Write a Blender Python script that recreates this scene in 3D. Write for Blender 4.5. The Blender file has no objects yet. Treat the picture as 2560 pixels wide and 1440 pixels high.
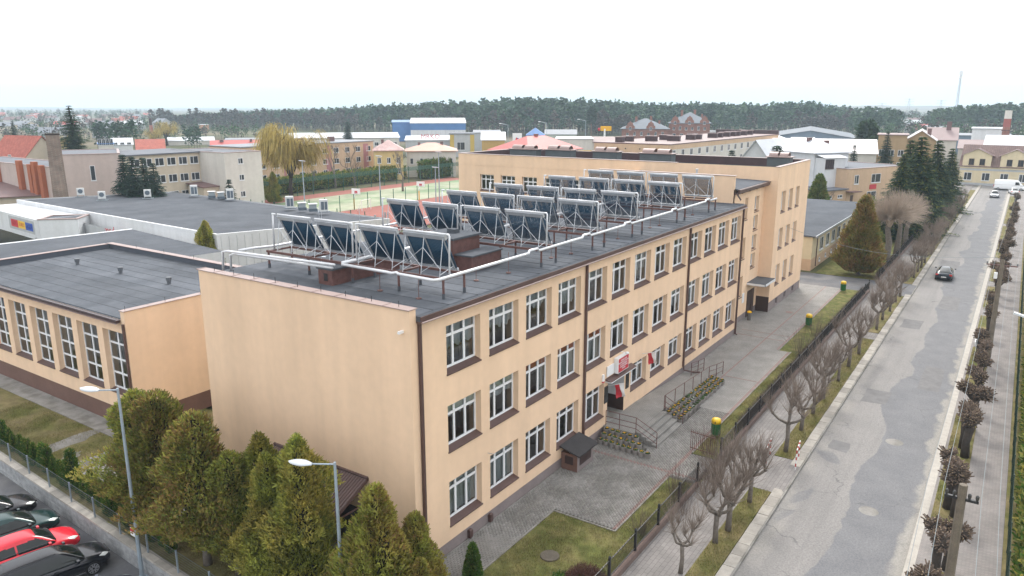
import bpy, math, random
import numpy as np
from mathutils import Vector, Matrix, Euler
from mathutils.bvhtree import BVHTree
random.seed(7); RNG = np.random.default_rng(7)
scn = bpy.context.scene
COL = scn.collection
R = math.radians
# ---------------------------------------------------------------- camera
CAM = Vector((-20.5674, -18.5709, 19.0406)); YAW, PIT, FPX = 0.5932, 0.2379, 1876.3
cd = bpy.data.cameras.new('camera'); cam = bpy.data.objects.new('camera', cd); COL.objects.link(cam)
cam.location = CAM; cam.rotation_euler = (math.pi/2 - PIT, 0, YAW - math.pi/2)
cd.sensor_width = 36.0; cd.lens = 36.0*FPX/2560; cd.clip_start = .1; cd.clip_end = 30000
scn.camera = cam
_fw = Vector((math.cos(PIT)*math.cos(YAW), math.cos(PIT)*math.sin(YAW), -math.sin(PIT)))
_rt = Vector((math.sin(YAW), -math.cos(YAW), 0)); _up = _rt.cross(_fw)
def at(px, py, z=0.0):
    "survey helper: the place seen at a photo pixel, given its height above the ground"
    d = _fw + _rt*((px-1280)/FPX) - _up*((py-720)/FPX); t = (z - CAM.z)/d.z
    return CAM + d*t
def far(px, dist, z=0.0):
    "survey helper: the place seen in the photo column px at a given horizontal distance"
    d = _fw + _rt*((px-1280)/FPX) - _up*((265-720)/FPX); d.z = 0; d.normalize()
    p = CAM + d*dist; p.z = z; return p
def ray(px, py, d):
    "survey helper: the place seen at a photo pixel at a given horizontal distance"
    v = _fw + _rt*((px-1280)/FPX) - _up*((py-720)/FPX); return CAM + v*(d/math.hypot(v.x, v.y))
def zat(px, py, d): return ray(px, py, d).z
# ---------------------------------------------------------------- world, sun, exposure
SUN_AZ, SUN_EL = R(24.0), R(46.0)          # direction towards the sun, measured from +X to +Y
w = bpy.data.worlds.new('World'); scn.world = w; w.use_nodes = True
nt = w.node_tree; bg = nt.nodes['Background']
sky = nt.nodes.new('ShaderNodeTexSky'); sky.sky_type = 'NISHITA'; sky.sun_disc = False
sky.sun_elevation = SUN_EL; sky.sun_rotation = math.pi/2 - SUN_AZ
sky.air_density = 1.0; sky.dust_density = 6.0; sky.altitude = 200
hs = nt.nodes.new('ShaderNodeHueSaturation'); hs.inputs['Saturation'].default_value = .22
mx = nt.nodes.new('ShaderNodeMix'); mx.data_type = 'RGBA'; mx.inputs[0].default_value = .62
mx.inputs[7].default_value = (10.85, 10.9, 11.15, 1)     # even overcast veil over the clear-sky gradient
nt.links.new(sky.outputs[0], hs.inputs['Color']); nt.links.new(hs.outputs[0], mx.inputs[6]); nt.links.new(mx.outputs[2], bg.inputs[0])
bg.inputs[1].default_value = .1
sd = bpy.data.lights.new('sun', 'SUN'); sd.energy = 1.0; sd.angle = R(11); sd.color = (1, .95, .87)
so = bpy.data.objects.new('sun', sd); COL.objects.link(so)
so.rotation_euler = Vector((math.cos(SUN_EL)*math.cos(SUN_AZ), math.cos(SUN_EL)*math.sin(SUN_AZ), math.sin(SUN_EL))).to_track_quat('Z', 'Y').to_euler()
so.location = (60, 30, 80)
vs = scn.view_settings; vs.view_transform = 'Standard'; vs.look = 'None'; vs.gamma = 1; vs.use_curve_mapping = False; vs.exposure = 1.2
cy = scn.cycles; cy.use_denoising = True; cy.max_bounces = 6; cy.transparent_max_bounces = 24; cy.volume_bounces = 1; cy.sample_clamp_indirect = 6
# ---------------------------------------------------------------- materials
MATS = {}
def mat(name, col, rough=.8, var=0, vscale=1.0, streak=0, bump=0, bscale=60, metal=0, spec=.5, col2=None, c2scale=.3, c2lo=.45, c2hi=.6, island=0, rnd=0, coat=0, trans=0):
    """principled material; var = noise on value, streak = vertical rain streaks, col2 = second colour in noise patches,
    island = value variation per loose piece, rnd = per object"""
    if name in MATS: return MATS[name]
    m = bpy.data.materials.new(name); m.use_nodes = True; n = m.node_tree.nodes; l = m.node_tree.links; b = n['Principled BSDF']
    b.inputs['Roughness'].default_value = rough; b.inputs['Metallic'].default_value = metal
    b.inputs['Specular IOR Level'].default_value = spec; b.inputs['Coat Weight'].default_value = coat
    geo = n.new('ShaderNodeNewGeometry'); cur = None
    rgb = n.new('ShaderNodeRGB'); rgb.outputs[0].default_value = (*col, 1); cur = rgb.outputs[0]
    def noise(scale, detail=4, sc=None, src=None):
        t = n.new('ShaderNodeTexNoise'); t.inputs['Scale'].default_value = scale; t.inputs['Detail'].default_value = detail
        if sc:
            mp = n.new('ShaderNodeMapping'); mp.inputs['Scale'].default_value = sc; l.new(geo.outputs['Position'], mp.inputs['Vector']); l.new(mp.outputs[0], t.inputs['Vector'])
        else: l.new(geo.outputs['Position'], t.inputs['Vector'])
        return t.outputs['Fac']
    def ramp(fac, a, b_, lo, hi):
        r = n.new('ShaderNodeMapRange'); r.inputs[1].default_value = lo; r.inputs[2].default_value = hi; r.inputs[3].default_value = a; r.inputs[4].default_value = b_; l.new(fac, r.inputs[0]); return r.outputs[0]
    if col2 is not None:
        k = ramp(noise(c2scale, 6), 0, 1, c2lo, c2hi); x = n.new('ShaderNodeMix'); x.data_type = 'RGBA'; l.new(k, x.inputs[0]); l.new(cur, x.inputs[6]); x.inputs[7].default_value = (*col2, 1); cur = x.outputs[2]
    facs = []
    if var:
        facs.append(ramp(noise(vscale, 5), 1-var, 1+var, .3, .7)); facs.append(ramp(noise(vscale*7, 3), 1-var*.6, 1+var*.6, .3, .7))
    if streak: facs.append(ramp(noise(1, 4, (1.3, 1.3, .06)), 1-streak, 1+streak*.6, .3, .7))
    if island: facs.append(ramp(geo.outputs['Random Per Island'], 1-island, 1+island, 0, 1))
    if rnd:
        oi = n.new('ShaderNodeObjectInfo'); facs.append(ramp(oi.outputs['Random'], 1-rnd, 1+rnd, 0, 1))
    for f in facs:
        v = n.new('ShaderNodeVectorMath'); v.operation = 'SCALE'; l.new(cur, v.inputs[0]); l.new(f, v.inputs['Scale']); cur = v.outputs[0]
    l.new(cur, b.inputs['Base Color'])
    if bump:
        bm = n.new('ShaderNodeBump'); bm.inputs['Strength'].default_value = bump; bm.inputs['Distance'].default_value = .02
        l.new(noise(bscale, 3), bm.inputs['Height']); l.new(bm.outputs[0], b.inputs['Normal'])
    if trans:
        tr = n.new('ShaderNodeBsdfTranslucent'); l.new(cur, tr.inputs[0]); ms = n.new('ShaderNodeMixShader'); ms.inputs[0].default_value = trans
        l.new(b.outputs[0], ms.inputs[1]); l.new(tr.outputs[0], ms.inputs[2]); l.new(ms.outputs[0], n['Material Output'].inputs[0])
    MATS[name] = m; return m
def glass(name, tint=(.84, .88, .88), refl=1.0, alpha=1.0):
    "window glass: clear with a fresnel mirror"
    m = bpy.data.materials.new(name); m.use_nodes = True; n = m.node_tree.nodes; l = m.node_tree.links; n.remove(n['Principled BSDF'])
    t = n.new('ShaderNodeBsdfTransparent'); t.inputs[0].default_value = (*[c*alpha for c in tint], 1)
    g = n.new('ShaderNodeBsdfGlossy'); g.inputs['Roughness'].default_value = .03; g.inputs[0].default_value = (.9*refl, .95*refl, refl, 1)
    fr = n.new('ShaderNodeFresnel'); fr.inputs[0].default_value = 2.05
    s = n.new('ShaderNodeMixShader'); l.new(fr.outputs[0], s.inputs[0]); l.new(t.outputs[0], s.inputs[1]); l.new(g.outputs[0], s.inputs[2]); l.new(s.outputs[0], n['Material Output'].inputs[0])
    MATS[name] = m; return m
def lace(name, col, op):
    m = bpy.data.materials.new(name); m.use_nodes = True; n = m.node_tree.nodes; l = m.node_tree.links; b = n['Principled BSDF']
    b.inputs['Base Color'].default_value = (*col, 1); b.inputs['Roughness'].default_value = .9
    t = n.new('ShaderNodeBsdfTransparent'); s = n.new('ShaderNodeMixShader'); s.inputs[0].default_value = op
    l.new(t.outputs[0], s.inputs[1]); l.new(b.outputs[0], s.inputs[2]); l.new(s.outputs[0], n['Material Output'].inputs[0]); MATS[name] = m; return m
def bricky(name, c1, c2, mortar, scale, bw, bh, ms=.02, rough=.85, axes='xy', bump=.4, var=.15, rot=0):
    "courses of blocks / paving laid out in world coordinates"
    if name in MATS: return MATS[name]
    m = mat(name, c1, rough); n = m.node_tree.nodes; l = m.node_tree.links; b = n['Principled BSDF']
    geo = n.new('ShaderNodeNewGeometry'); sep = n.new('ShaderNodeSeparateXYZ'); cmb = n.new('ShaderNodeCombineXYZ'); l.new(geo.outputs['Position'], sep.inputs[0])
    if axes == 'xy': l.new(sep.outputs[0], cmb.inputs[0]); l.new(sep.outputs[1], cmb.inputs[1])
    else:
        ad = n.new('ShaderNodeMath'); l.new(sep.outputs[0], ad.inputs[0]); l.new(sep.outputs[1], ad.inputs[1]); l.new(ad.outputs[0], cmb.inputs[0]); l.new(sep.outputs[2], cmb.inputs[1])
    t = n.new('ShaderNodeTexBrick'); t.inputs['Scale'].default_value = scale; t.inputs['Brick Width'].default_value = bw; t.inputs['Row Height'].default_value = bh; t.inputs['Mortar Size'].default_value = ms
    t.inputs['Color1'].default_value = (*c1, 1); t.inputs['Color2'].default_value = (*c2, 1); t.inputs['Mortar'].default_value = (*mortar, 1)
    if rot:
        mp = n.new('ShaderNodeMapping'); mp.inputs['Rotation'].default_value = (0, 0, rot); l.new(cmb.outputs[0], mp.inputs['Vector']); l.new(mp.outputs[0], t.inputs['Vector'])
    else: l.new(cmb.outputs[0], t.inputs['Vector'])
    no = n.new('ShaderNodeTexNoise'); no.inputs['Scale'].default_value = .8; no.inputs['Detail'].default_value = 6; l.new(geo.outputs['Position'], no.inputs['Vector'])
    mr = n.new('ShaderNodeMapRange'); mr.inputs[1].default_value = .3; mr.inputs[2].default_value = .7; mr.inputs[3].default_value = 1-var; mr.inputs[4].default_value = 1+var; l.new(no.outputs['Fac'], mr.inputs[0])
    v = n.new('ShaderNodeVectorMath'); v.operation = 'SCALE'; l.new(t.outputs['Color'], v.inputs[0]); l.new(mr.outputs[0], v.inputs['Scale']); l.new(v.outputs[0], b.inputs['Base Color'])
    if bump:
        bm = n.new('ShaderNodeBump'); bm.inputs['Strength'].default_value = bump; bm.inputs['Distance'].default_value = .01; bm.invert = True; l.new(t.outputs['Fac'], bm.inputs['Height']); l.new(bm.outputs[0], b.inputs['Normal'])
    return m
# ---------------------------------------------------------------- mesh helpers
class MB:
    def __init__(s): s.v = []; s.f = []; s.m = []
    def add(s, vs, fs, mi=0):
        o = len(s.v); s.v += [tuple(p) for p in vs]; s.f += [tuple(i+o for i in f) for f in fs]; s.m += [mi]*len(fs); return s
    def quad(s, a, b, c, d, mi=0): return s.add([a, b, c, d], [(0, 1, 2, 3)], mi)
    def poly(s, pts, mi=0): return s.add(pts, [tuple(range(len(pts)))], mi)
    def box(s, x0, x1, y0, y1, z0, z1, mi=0, top=None):
        s.add([(x0,y0,z0),(x1,y0,z0),(x1,y1,z0),(x0,y1,z0),(x0,y0,z1),(x1,y0,z1),(x1,y1,z1),(x0,y1,z1)],
              [(0,3,2,1),(0,1,5,4),(1,2,6,5),(2,3,7,6),(3,0,4,7)], mi)
        return s.add([(x0,y0,z1),(x1,y0,z1),(x1,y1,z1),(x0,y1,z1)], [(0,1,2,3)], mi if top is None else top)
    def bev(s, x0, x1, y0, y1, z0, z1, b=.02, mi=0):
        "box whose top edges are chamfered"
        s.add([(x0,y0,z0),(x1,y0,z0),(x1,y1,z0),(x0,y1,z0),(x0,y0,z1-b),(x1,y0,z1-b),(x1,y1,z1-b),(x0,y1,z1-b),
               (x0+b,y0+b,z1),(x1-b,y0+b,z1),(x1-b,y1-b,z1),(x0+b,y1-b,z1)],
              [(0,3,2,1),(0,1,5,4),(1,2,6,5),(2,3,7,6),(3,0,4,7),(4,5,9,8),(5,6,10,9),(6,7,11,10),(7,4,8,11),(8,9,10,11)], mi); return s
    def obox(s, c, sx, sy, sz, M=None, mi=0):
        pts = [Vector((a*sx/2, b*sy/2, d*sz/2)) for d in (-1,1) for b in (-1,1) for a in (-1,1)]
        if M: pts = [M @ p for p in pts]
        c = Vector(c); return s.add([p+c for p in pts], [(0,2,3,1),(4,5,7,6),(0,1,5,4),(1,3,7,5),(3,2,6,7),(2,0,4,6)], mi)
    def tube(s, pts, r, n=6, mi=0, cap=True):
        pts = [Vector(p) for p in pts]; rs = r if isinstance(r, (list, tuple)) else [r]*len(pts); rings = []; o = []
        prev = None
        for i, p in enumerate(pts):
            t = (pts[min(i+1, len(pts)-1)] - pts[max(i-1, 0)])
            t = t.normalized() if t.length > 1e-9 else Vector((0,0,1))
            ref = prev if prev is not None else (Vector((0,0,1)) if abs(t.z) < .9 else Vector((1,0,0)))
            a = t.cross(ref); 
            if a.length < 1e-4: a = t.cross(Vector((.3,.7,.2)))
            a.normalize(); b = a.cross(t); prev = b
            for k in range(n):
                q = 2*math.pi*k/n; o.append(p + (a*math.cos(q) + b*math.sin(q))*rs[i])
        fs = []
        for i in range(len(pts)-1):
            for k in range(n): fs.append((i*n+k, i*n+(k+1)%n, (i+1)*n+(k+1)%n, (i+1)*n+k))
        if cap: fs += [tuple(range(n-1,-1,-1)), tuple((len(pts)-1)*n+k for k in range(n))]
        return s.add(o, fs, mi)
    def lathe(s, c, prof, n=12, mi=0):
        c = Vector(c); o = [c + Vector((r*math.cos(2*math.pi*k/n), r*math.sin(2*math.pi*k/n), z)) for r, z in prof for k in range(n)]; fs = []
        for i in range(len(prof)-1):
            for k in range(n): fs.append((i*n+k, i*n+(k+1)%n, (i+1)*n+(k+1)%n, (i+1)*n+k))
        fs.append(tuple(range(n-1,-1,-1))); fs.append(tuple((len(prof)-1)*n+k for k in range(n)))
        return s.add(o, fs, mi)
    def prism(s, poly, h0, h1, mi=0, ax='z'):
        f = {'z': lambda a,b,h: (a,b,h), 'x': lambda a,b,h: (h,a,b), 'y': lambda a,b,h: (a,h,b)}[ax]; n = len(poly)
        return s.add([f(a,b,h0) for a,b in poly]+[f(a,b,h1) for a,b in poly], [tuple(range(n-1,-1,-1)), tuple(range(n,2*n))]+[(i,(i+1)%n,n+(i+1)%n,n+i) for i in range(n)], mi)
    def wall(s, o, u, n, W, H, ops, depth=.3, mi=0, rmi=None):
        "a wall face W x H from corner o along u, outward normal n, with openings (u0,u1,z0,z1) and their reveals"
        o, u, n = Vector(o), Vector(u), Vector(n); Z = Vector((0,0,1)); rmi = mi if rmi is None else rmi
        us = sorted({0, W, *[q for p in ops for q in p[:2]]}); zs = sorted({0, H, *[q for p in ops for q in p[2:4]]})
        flip = u.cross(Z).dot(n) < 0
        def q(a,b,c,d,m): s.quad(*((d,c,b,a) if flip else (a,b,c,d)), m)
        P = lambda a,z,d=0: o+u*a+Z*z-n*d
        for i in range(len(us)-1):
            for j in range(len(zs)-1):
                cu, cz = (us[i]+us[i+1])/2, (zs[j]+zs[j+1])/2
                if any(p[0]<cu<p[1] and p[2]<cz<p[3] for p in ops): continue
                q(P(us[i],zs[j]), P(us[i+1],zs[j]), P(us[i+1],zs[j+1]), P(us[i],zs[j+1]), mi)
        for p in ops:
            a,b,c,d = p[:4]; D = p[4] if len(p) > 4 else depth
            q(P(a,c), P(a,d), P(a,d,D), P(a,c,D), rmi); q(P(b,c,D), P(b,d,D), P(b,d), P(b,c), rmi)
            q(P(a,d), P(b,d), P(b,d,D), P(a,d,D), rmi); q(P(a,c,D), P(b,c,D), P(b,c), P(a,c), rmi)
        return s
    def mesh(s, name, mats, smooth=False):
        me = bpy.data.meshes.new(name); me.from_pydata(s.v, [], s.f)
        for m in (mats if isinstance(mats, (list, tuple)) else [mats]): me.materials.append(m)
        if any(s.m): me.polygons.foreach_set('material_index', s.m)
        if smooth: me.polygons.foreach_set('use_smooth', [True]*len(me.polygons))
        me.update(); return me
    def build(s, name, mats, parent=None, smooth=False, loc=None, kind=None):
        return put(s.mesh(name, mats, smooth), name, parent, loc, kind=kind)
def put(me, name, parent=None, loc=None, rz=0, kind=None):
    o = bpy.data.objects.new(name, me); COL.objects.link(o)
    if parent: o.parent = parent
    if loc is not None: o.location = loc
    if rz: o.rotation_euler.z = rz
    if kind: o['kind'] = kind
    return o
def tag(o, label=None, cat=None, group=None, kind=None):
    if label: o['label'] = label
    if cat: o['category'] = cat
    if group: o['group'] = group
    if kind: o['kind'] = kind
    return o
def thing(name, label, cat, loc=(0,0,0), rz=0, group=None):
    o = bpy.data.objects.new(name, None); COL.objects.link(o); o.empty_display_size = .2
    o.location = loc; o.rotation_euler.z = rz; return tag(o, label, cat, group)
def copy_tree(o, parent=None):
    c = o.copy(); COL.objects.link(c); c.parent = parent
    for ch in o.children: copy_tree(ch, c)
    return c
def npmesh(name, V, F, mats, mi=None, smooth=False):
    me = bpy.data.meshes.new(name); V = np.asarray(V, np.float32); F = np.asarray(F, np.int32); k = F.shape[1]
    me.vertices.add(len(V)); me.vertices.foreach_set('co', V.ravel())
    me.loops.add(F.size); me.loops.foreach_set('vertex_index', F.ravel())
    me.polygons.add(len(F)); me.polygons.foreach_set('loop_start', np.arange(0, F.size, k, dtype=np.int32)); me.polygons.foreach_set('loop_total', np.full(len(F), k, np.int32))
    for m in (mats if isinstance(mats, (list, tuple)) else [mats]): me.materials.append(m)
    if mi is not None: me.polygons.foreach_set('material_index', np.asarray(mi, np.int32))
    if smooth: me.polygons.foreach_set('use_smooth', np.ones(len(F), bool))
    me.update(calc_edges=True); return me
ORD = 'first second third fourth fifth sixth seventh eighth ninth tenth eleventh twelfth thirteenth fourteenth fifteenth sixteenth seventeenth eighteenth nineteenth twentieth twenty-first twenty-second twenty-third twenty-fourth twenty-fifth twenty-sixth twenty-seventh twenty-eighth twenty-ninth thirtieth'.split()
def text_mesh(name, body, size, material, parent, M, extrude=.004, align='CENTER'):
    "flat lettering as a mesh; M places it (text lies in its XY plane)"
    c = bpy.data.curves.new(name, 'FONT'); c.body = body; c.size = size; c.extrude = extrude; c.align_x = align; c.align_y = 'CENTER'; c.resolution_u = 2; c.space_line = 1.05
    t = bpy.data.objects.new(name+'_tmp', c); COL.objects.link(t); dg = bpy.context.evaluated_depsgraph_get(); dg.update()
    me = bpy.data.meshes.new_from_object(t.evaluated_get(dg)); bpy.data.objects.remove(t); bpy.data.curves.remove(c)
    me.name = name; me.materials.clear(); me.materials.append(material); me.transform(M)
    return put(me, name, parent)
# ---------------------------------------------------------------- palette
m_stucco = mat('peach_stucco', (.79, .57, .392), .92, var=.04, vscale=.35, streak=.055, bump=.25, bscale=140, spec=.25)
m_plinth = mat('plinth_render', (.235, .195, .19), .9, var=.08, vscale=1.2, streak=.05, bump=.3, bscale=90)
m_brownpl = mat('brown_plinth_render', (.155, .085, .065), .9, var=.1, vscale=1, streak=.06, bump=.3, bscale=90)
m_brown = mat('brown_coated_metal', (.092, .052, .046), .45, var=.12, vscale=2, streak=.05)
m_coping = mat('faded_brown_sheet_metal', (.30, .215, .195), .42, var=.10, vscale=1.4, spec=.6)
m_felt = mat('roof_felt', (.098, .106, .120), .95, var=.13, vscale=.35, bump=.35, bscale=50, col2=(.084, .092, .105), c2scale=.25, spec=.15)
m_white = mat('white_pvc', (.80, .81, .82), .35, var=.02, spec=.5)
m_whitew = mat('white_wall_paint', (.62, .63, .64), .8, var=.05, vscale=.5, streak=.07)
m_alu = mat('galvanised_steel', (.52, .54, .57), .38, var=.08, vscale=3, metal=.55)
m_clad = mat('pipe_cladding_foil', (.66, .67, .69), .33, var=.06, vscale=4, metal=.25, bump=.3, bscale=14)
m_rust = mat('brown_painted_steel', (.125, .058, .05), .6, var=.25, vscale=5, bump=.2)
m_dark = mat('interior_plaster', (.44, .40, .33), .9)
m_floor = mat('interior_floor', (.13, .10, .07), .7)
m_black = mat('black_iron', (.018, .018, .02), .45, spec=.5)
m_glass = glass('window_glass')
m_lace = lace('lace_curtain', (.84, .86, .88), .78); m_sheer = lace('sheer_curtain', (.66, .69, .69), .8)
m_blind = mat('cream_blind', (.66, .68, .60), .8); m_redblind = mat('orange_red_blind', (.55, .13, .06), .8)
# ground surfaces
m_grass = mat('dry_spring_lawn', (.105, .112, .030), .95, var=.25, vscale=1.5, col2=(.190, .155, .075), c2scale=.6, c2lo=.32, c2hi=.60, bump=.9, bscale=45, spec=.15)
m_lawn = mat('green_spring_lawn', (.106, .116, .034), .95, var=.28, vscale=2.2, col2=(.180, .160, .066), c2scale=.8, c2lo=.42, c2hi=.68, bump=.9, bscale=45, spec=.15)
m_field = mat('far_fields', (.085, .092, .045), .95, var=.3, vscale=.01, col2=(.15, .125, .085), c2scale=.006, spec=.1)
m_asph = mat('car_park_asphalt', (.098, .100, .109), .85, var=.16, vscale=.7, bump=.4, bscale=120, col2=(.129, .125, .125), c2scale=.35)
m_conc = mat('pale_concrete', (.242, .230, .211), .9, var=.16, vscale=1.3, bump=.4, bscale=60, col2=(.179, .168, .148), c2scale=.9)
m_walk = bricky('street_paving', (.180, .166, .158), (.209, .193, .184), (.125, .116, .108), 1, .4, .2, .012, var=.18)
m_walk2 = bricky('right_side_paving', (.199, .184, .172), (.228, .203, .191), (.139, .128, .121), 1, .2, .1, .008, var=.2, rot=.78)
m_pave = bricky('plaza_paving', (.232, .223, .209), (.262, .251, .235), (.146, .138, .126), 1, .2, .1, .009, var=.16)
m_paver = mat('concrete_paver', (.232, .223, .209), .85, var=.14, vscale=.8, island=.16, bump=.35, bscale=90, col2=(.187, .178, .164), c2scale=.45)
m_redpv = mat('red_concrete_paver', (.226, .152, .138), .85, var=.12, island=.14, bump=.3, bscale=90)
m_joint = mat('sandy_joint', (.082, .076, .066), .95, var=.2)
def road_material():
    m = mat('worn_street_asphalt', (.245, .238, .235), .88, bump=.35, bscale=70); n = m.node_tree.nodes; l = m.node_tree.links; b = n['Principled BSDF']
    geo = n.new('ShaderNodeNewGeometry'); sep = n.new('ShaderNodeSeparateXYZ'); l.new(geo.outputs['Position'], sep.inputs[0])
    def noise(s, d=5, dist=0, sc=None):
        t = n.new('ShaderNodeTexNoise'); t.inputs['Scale'].default_value = s; t.inputs['Detail'].default_value = d; t.inputs['Distortion'].default_value = dist
        if sc:
            mp = n.new('ShaderNodeMapping'); mp.inputs['Scale'].default_value = sc; l.new(geo.outputs['Position'], mp.inputs[0]); l.new(mp.outputs[0], t.inputs['Vector'])
        else: l.new(geo.outputs['Position'], t.inputs['Vector'])
        return t.outputs['Fac']
    def mr(f, a, b_, lo, hi):
        r = n.new('ShaderNodeMapRange'); r.inputs[1].default_value = a; r.inputs[2].default_value = b_; r.inputs[3].default_value = lo; r.inputs[4].default_value = hi; l.new(f, r.inputs[0]); return r.outputs[0]
    def ma(op, a, b_):
        x = n.new('ShaderNodeMath'); x.operation = op
        for i, q in enumerate((a, b_)):
            if isinstance(q, (int, float)): x.inputs[i].default_value = q
            else: l.new(q, x.inputs[i])
        return x.outputs[0]
    def mixc(f, c1, c2):
        x = n.new('ShaderNodeMix'); x.data_type = 'RGBA'; l.new(f, x.inputs[0])
        for i, q in ((6, c1), (7, c2)):
            if isinstance(q, tuple): x.inputs[i].default_value = (*q, 1)
            else: l.new(q, x.inputs[i])
        return x.outputs[2]
    base = mixc(mr(noise(.35, 6, .6), .3, .7, 0, 1), (.226, .214, .204), (.200, .191, .183))
    base = mixc(mr(noise(1, 6, 0, (.05, 1.6, 1)), .48, .66, 0, .55), base, (.165, .158, .153))      # long wheel-worn streaks
    # relaid right lane with a ragged edge
    edge = ma('ADD', sep.outputs[1], mr(noise(.10, 9, .2), .3, .7, -.8, .8))
    lane = ma('MULTIPLY', mr(edge, -13.45, -13.53, 0, 1), mr(edge, -16.5, -16.2, 0, 1))
    c = mixc(ma('MULTIPLY', lane, .9), base, mixc(mr(noise(.7, 5), .35, .65, 0, 1), (.128, .13, .138), (.155, .156, .162)))
    patch = mr(noise(.16, 3, .8, (.7, 1.4, 1)), .635, .645, 0, .7); c = mixc(patch, c, (.14, .14, .146))
    # sand washed to the gutters
    sand = ma('MAXIMUM', mr(ma('ADD', sep.outputs[1], mr(noise(.7, 5), .3, .7, -.35, .35)), -16.15, -16.45, 0, .9), mr(ma('ADD', sep.outputs[1], mr(noise(.6, 5), .3, .7, -.5, .5)), -11.5, -10.9, 0, .45))
    c = mixc(sand, c, (.273, .257, .230))
    v = n.new('ShaderNodeTexVoronoi'); v.feature = 'DISTANCE_TO_EDGE'; v.inputs['Scale'].default_value = .22; mp = n.new('ShaderNodeMapping'); 
    nz = n.new('ShaderNodeTexNoise'); nz.inputs['Scale'].default_value = 1.1; nz.inputs['Detail'].default_value = 5; l.new(geo.outputs['Position'], nz.inputs['Vector'])
    vm = n.new('ShaderNodeVectorMath'); vm.operation = 'MULTIPLY_ADD'; l.new(nz.outputs['Color'], vm.inputs[0]); vm.inputs[1].default_value = (1.6, 1.6, 0); l.new(geo.outputs['Position'], vm.inputs[2]); l.new(vm.outputs[0], v.inputs['Vector'])
    crack = ma('MULTIPLY', mr(v.outputs['Distance'], .003, .009, .6, 0), mr(noise(.3, 2), .5, .6, 0, 1)); c = mixc(crack, c, (.070, .069, .070))
    f = mr(noise(14, 6), .3, .7, .80, 1.20); vv = n.new('ShaderNodeVectorMath'); vv.operation = 'SCALE'; l.new(c, vv.inputs[0]); l.new(f, vv.inputs['Scale']); l.new(vv.outputs[0], b.inputs['Base Color'])
    return m
m_road = road_material()
# ---------------------------------------------------------------- ground
def slab(name, x0, x1, y0, y1, z, m, t=.12, label=None):
    mb = MB(); mb.box(x0, x1, y0, y1, z-t, z); o = mb.build(name, m); o['kind'] = 'structure'; return o
def wallx(y): return -5.54 + .048*(y-10.68)          # outer face of the car-park retaining wall
g = MB(); BIG = 9500; hx, hy0, hy1 = -80, -4, 75
for a in [(-BIG, hx, -BIG, BIG), (hx, BIG, -BIG, hy0), (hx, BIG, hy1, BIG)]: g.quad((a[0],a[2],-.2), (a[1],a[2],-.2), (a[1],a[3],-.2), (a[0],a[3],-.2))
g.quad((wallx(hy0)+.2, hy0, -.2), (BIG, hy0, -.2), (BIG, hy1, -.2), (wallx(hy1)+.2, hy1, -.2))
tag(g.build('ground', m_field), kind='structure')
lot = MB(); lot.quad((hx, hy0, -.85), (wallx(hy0)+.25, hy0, -.85), (wallx(hy1)+.25, hy1, -.85), (hx, hy1, -.85)); tag(lot.build('car_park', m_asph), kind='structure')
# lawn between the car park wall and the gymnasium, and around the school
lw = MB(); lw.quad((wallx(-3)+.2, -3, -.04), (14.0, -3, -.04), (14.0, 0.1, -.04), (wallx(.1)+.2, .1, -.04)); lw.quad((wallx(.1)+.2, .1, 0), (6, .1, 0), (6, 70, 0), (wallx(70)+.2, 70, 0))
tag(lw.build('dry_lawn', m_grass), kind='structure')
slab('gym_path', .25, 1.5, 22.0, 60, .035, m_conc, .2); slab('yard_paving', -3.6, .0, 2.0, 9.5, .03, m_walk, .2); slab('yard_paving', -3.2, 1.2, 9.6, 22.4, .022, m_conc, .2)
p = MB()
for (cx, cy_, rx, ry, a) in [(-3.0, 20.2, 1.6, .5, .5), (-3.1, 17.1, 1.4, .35, .45), (-1.4, 25.5, 2.2, .6, .1), (-2.6, 23.2, 1.0, .4, .6)]:
    pts = []
    for k in range(18):
        q = 2*math.pi*k/18; r = 1+random.uniform(-.22, .22); x, y = rx*math.cos(q)*r, ry*math.sin(q)*r
        pts.append((cx+x*math.cos(a)-y*math.sin(a), cy_+x*math.sin(a)+y*math.cos(a), .008))
    p.poly(pts)
tag(p.build('gravel_patch', m_conc), kind='structure')
slab('road', -60, 230, -16.62, -10.78, -.09, m_road, .1); slab('cross_road', 186, 196, -60, 60, -.078, m_road, .1)
slab('sidewalk', -60, 200, -9.12, -6.86, .012, m_walk, .25); slab('sidewalk', -60, 200, -20.05, -18.32, .012, m_walk2, .25); slab('sidewalk', -60, 200, -18.34, -16.98, .004, m_walk2, .25)
slab('driveway', 64.1, 70.4, -10.75, 30, .008, m_asph, .25)
for a, b in [(15.45, 19.7), (46.2, 48.3), (64.1, 70.4)]: slab('verge_crossing', a, b, -10.16 if a == 46.2 else -10.69, -9.1, .016, m_walk if a < 60 else m_asph, .25)
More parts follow.
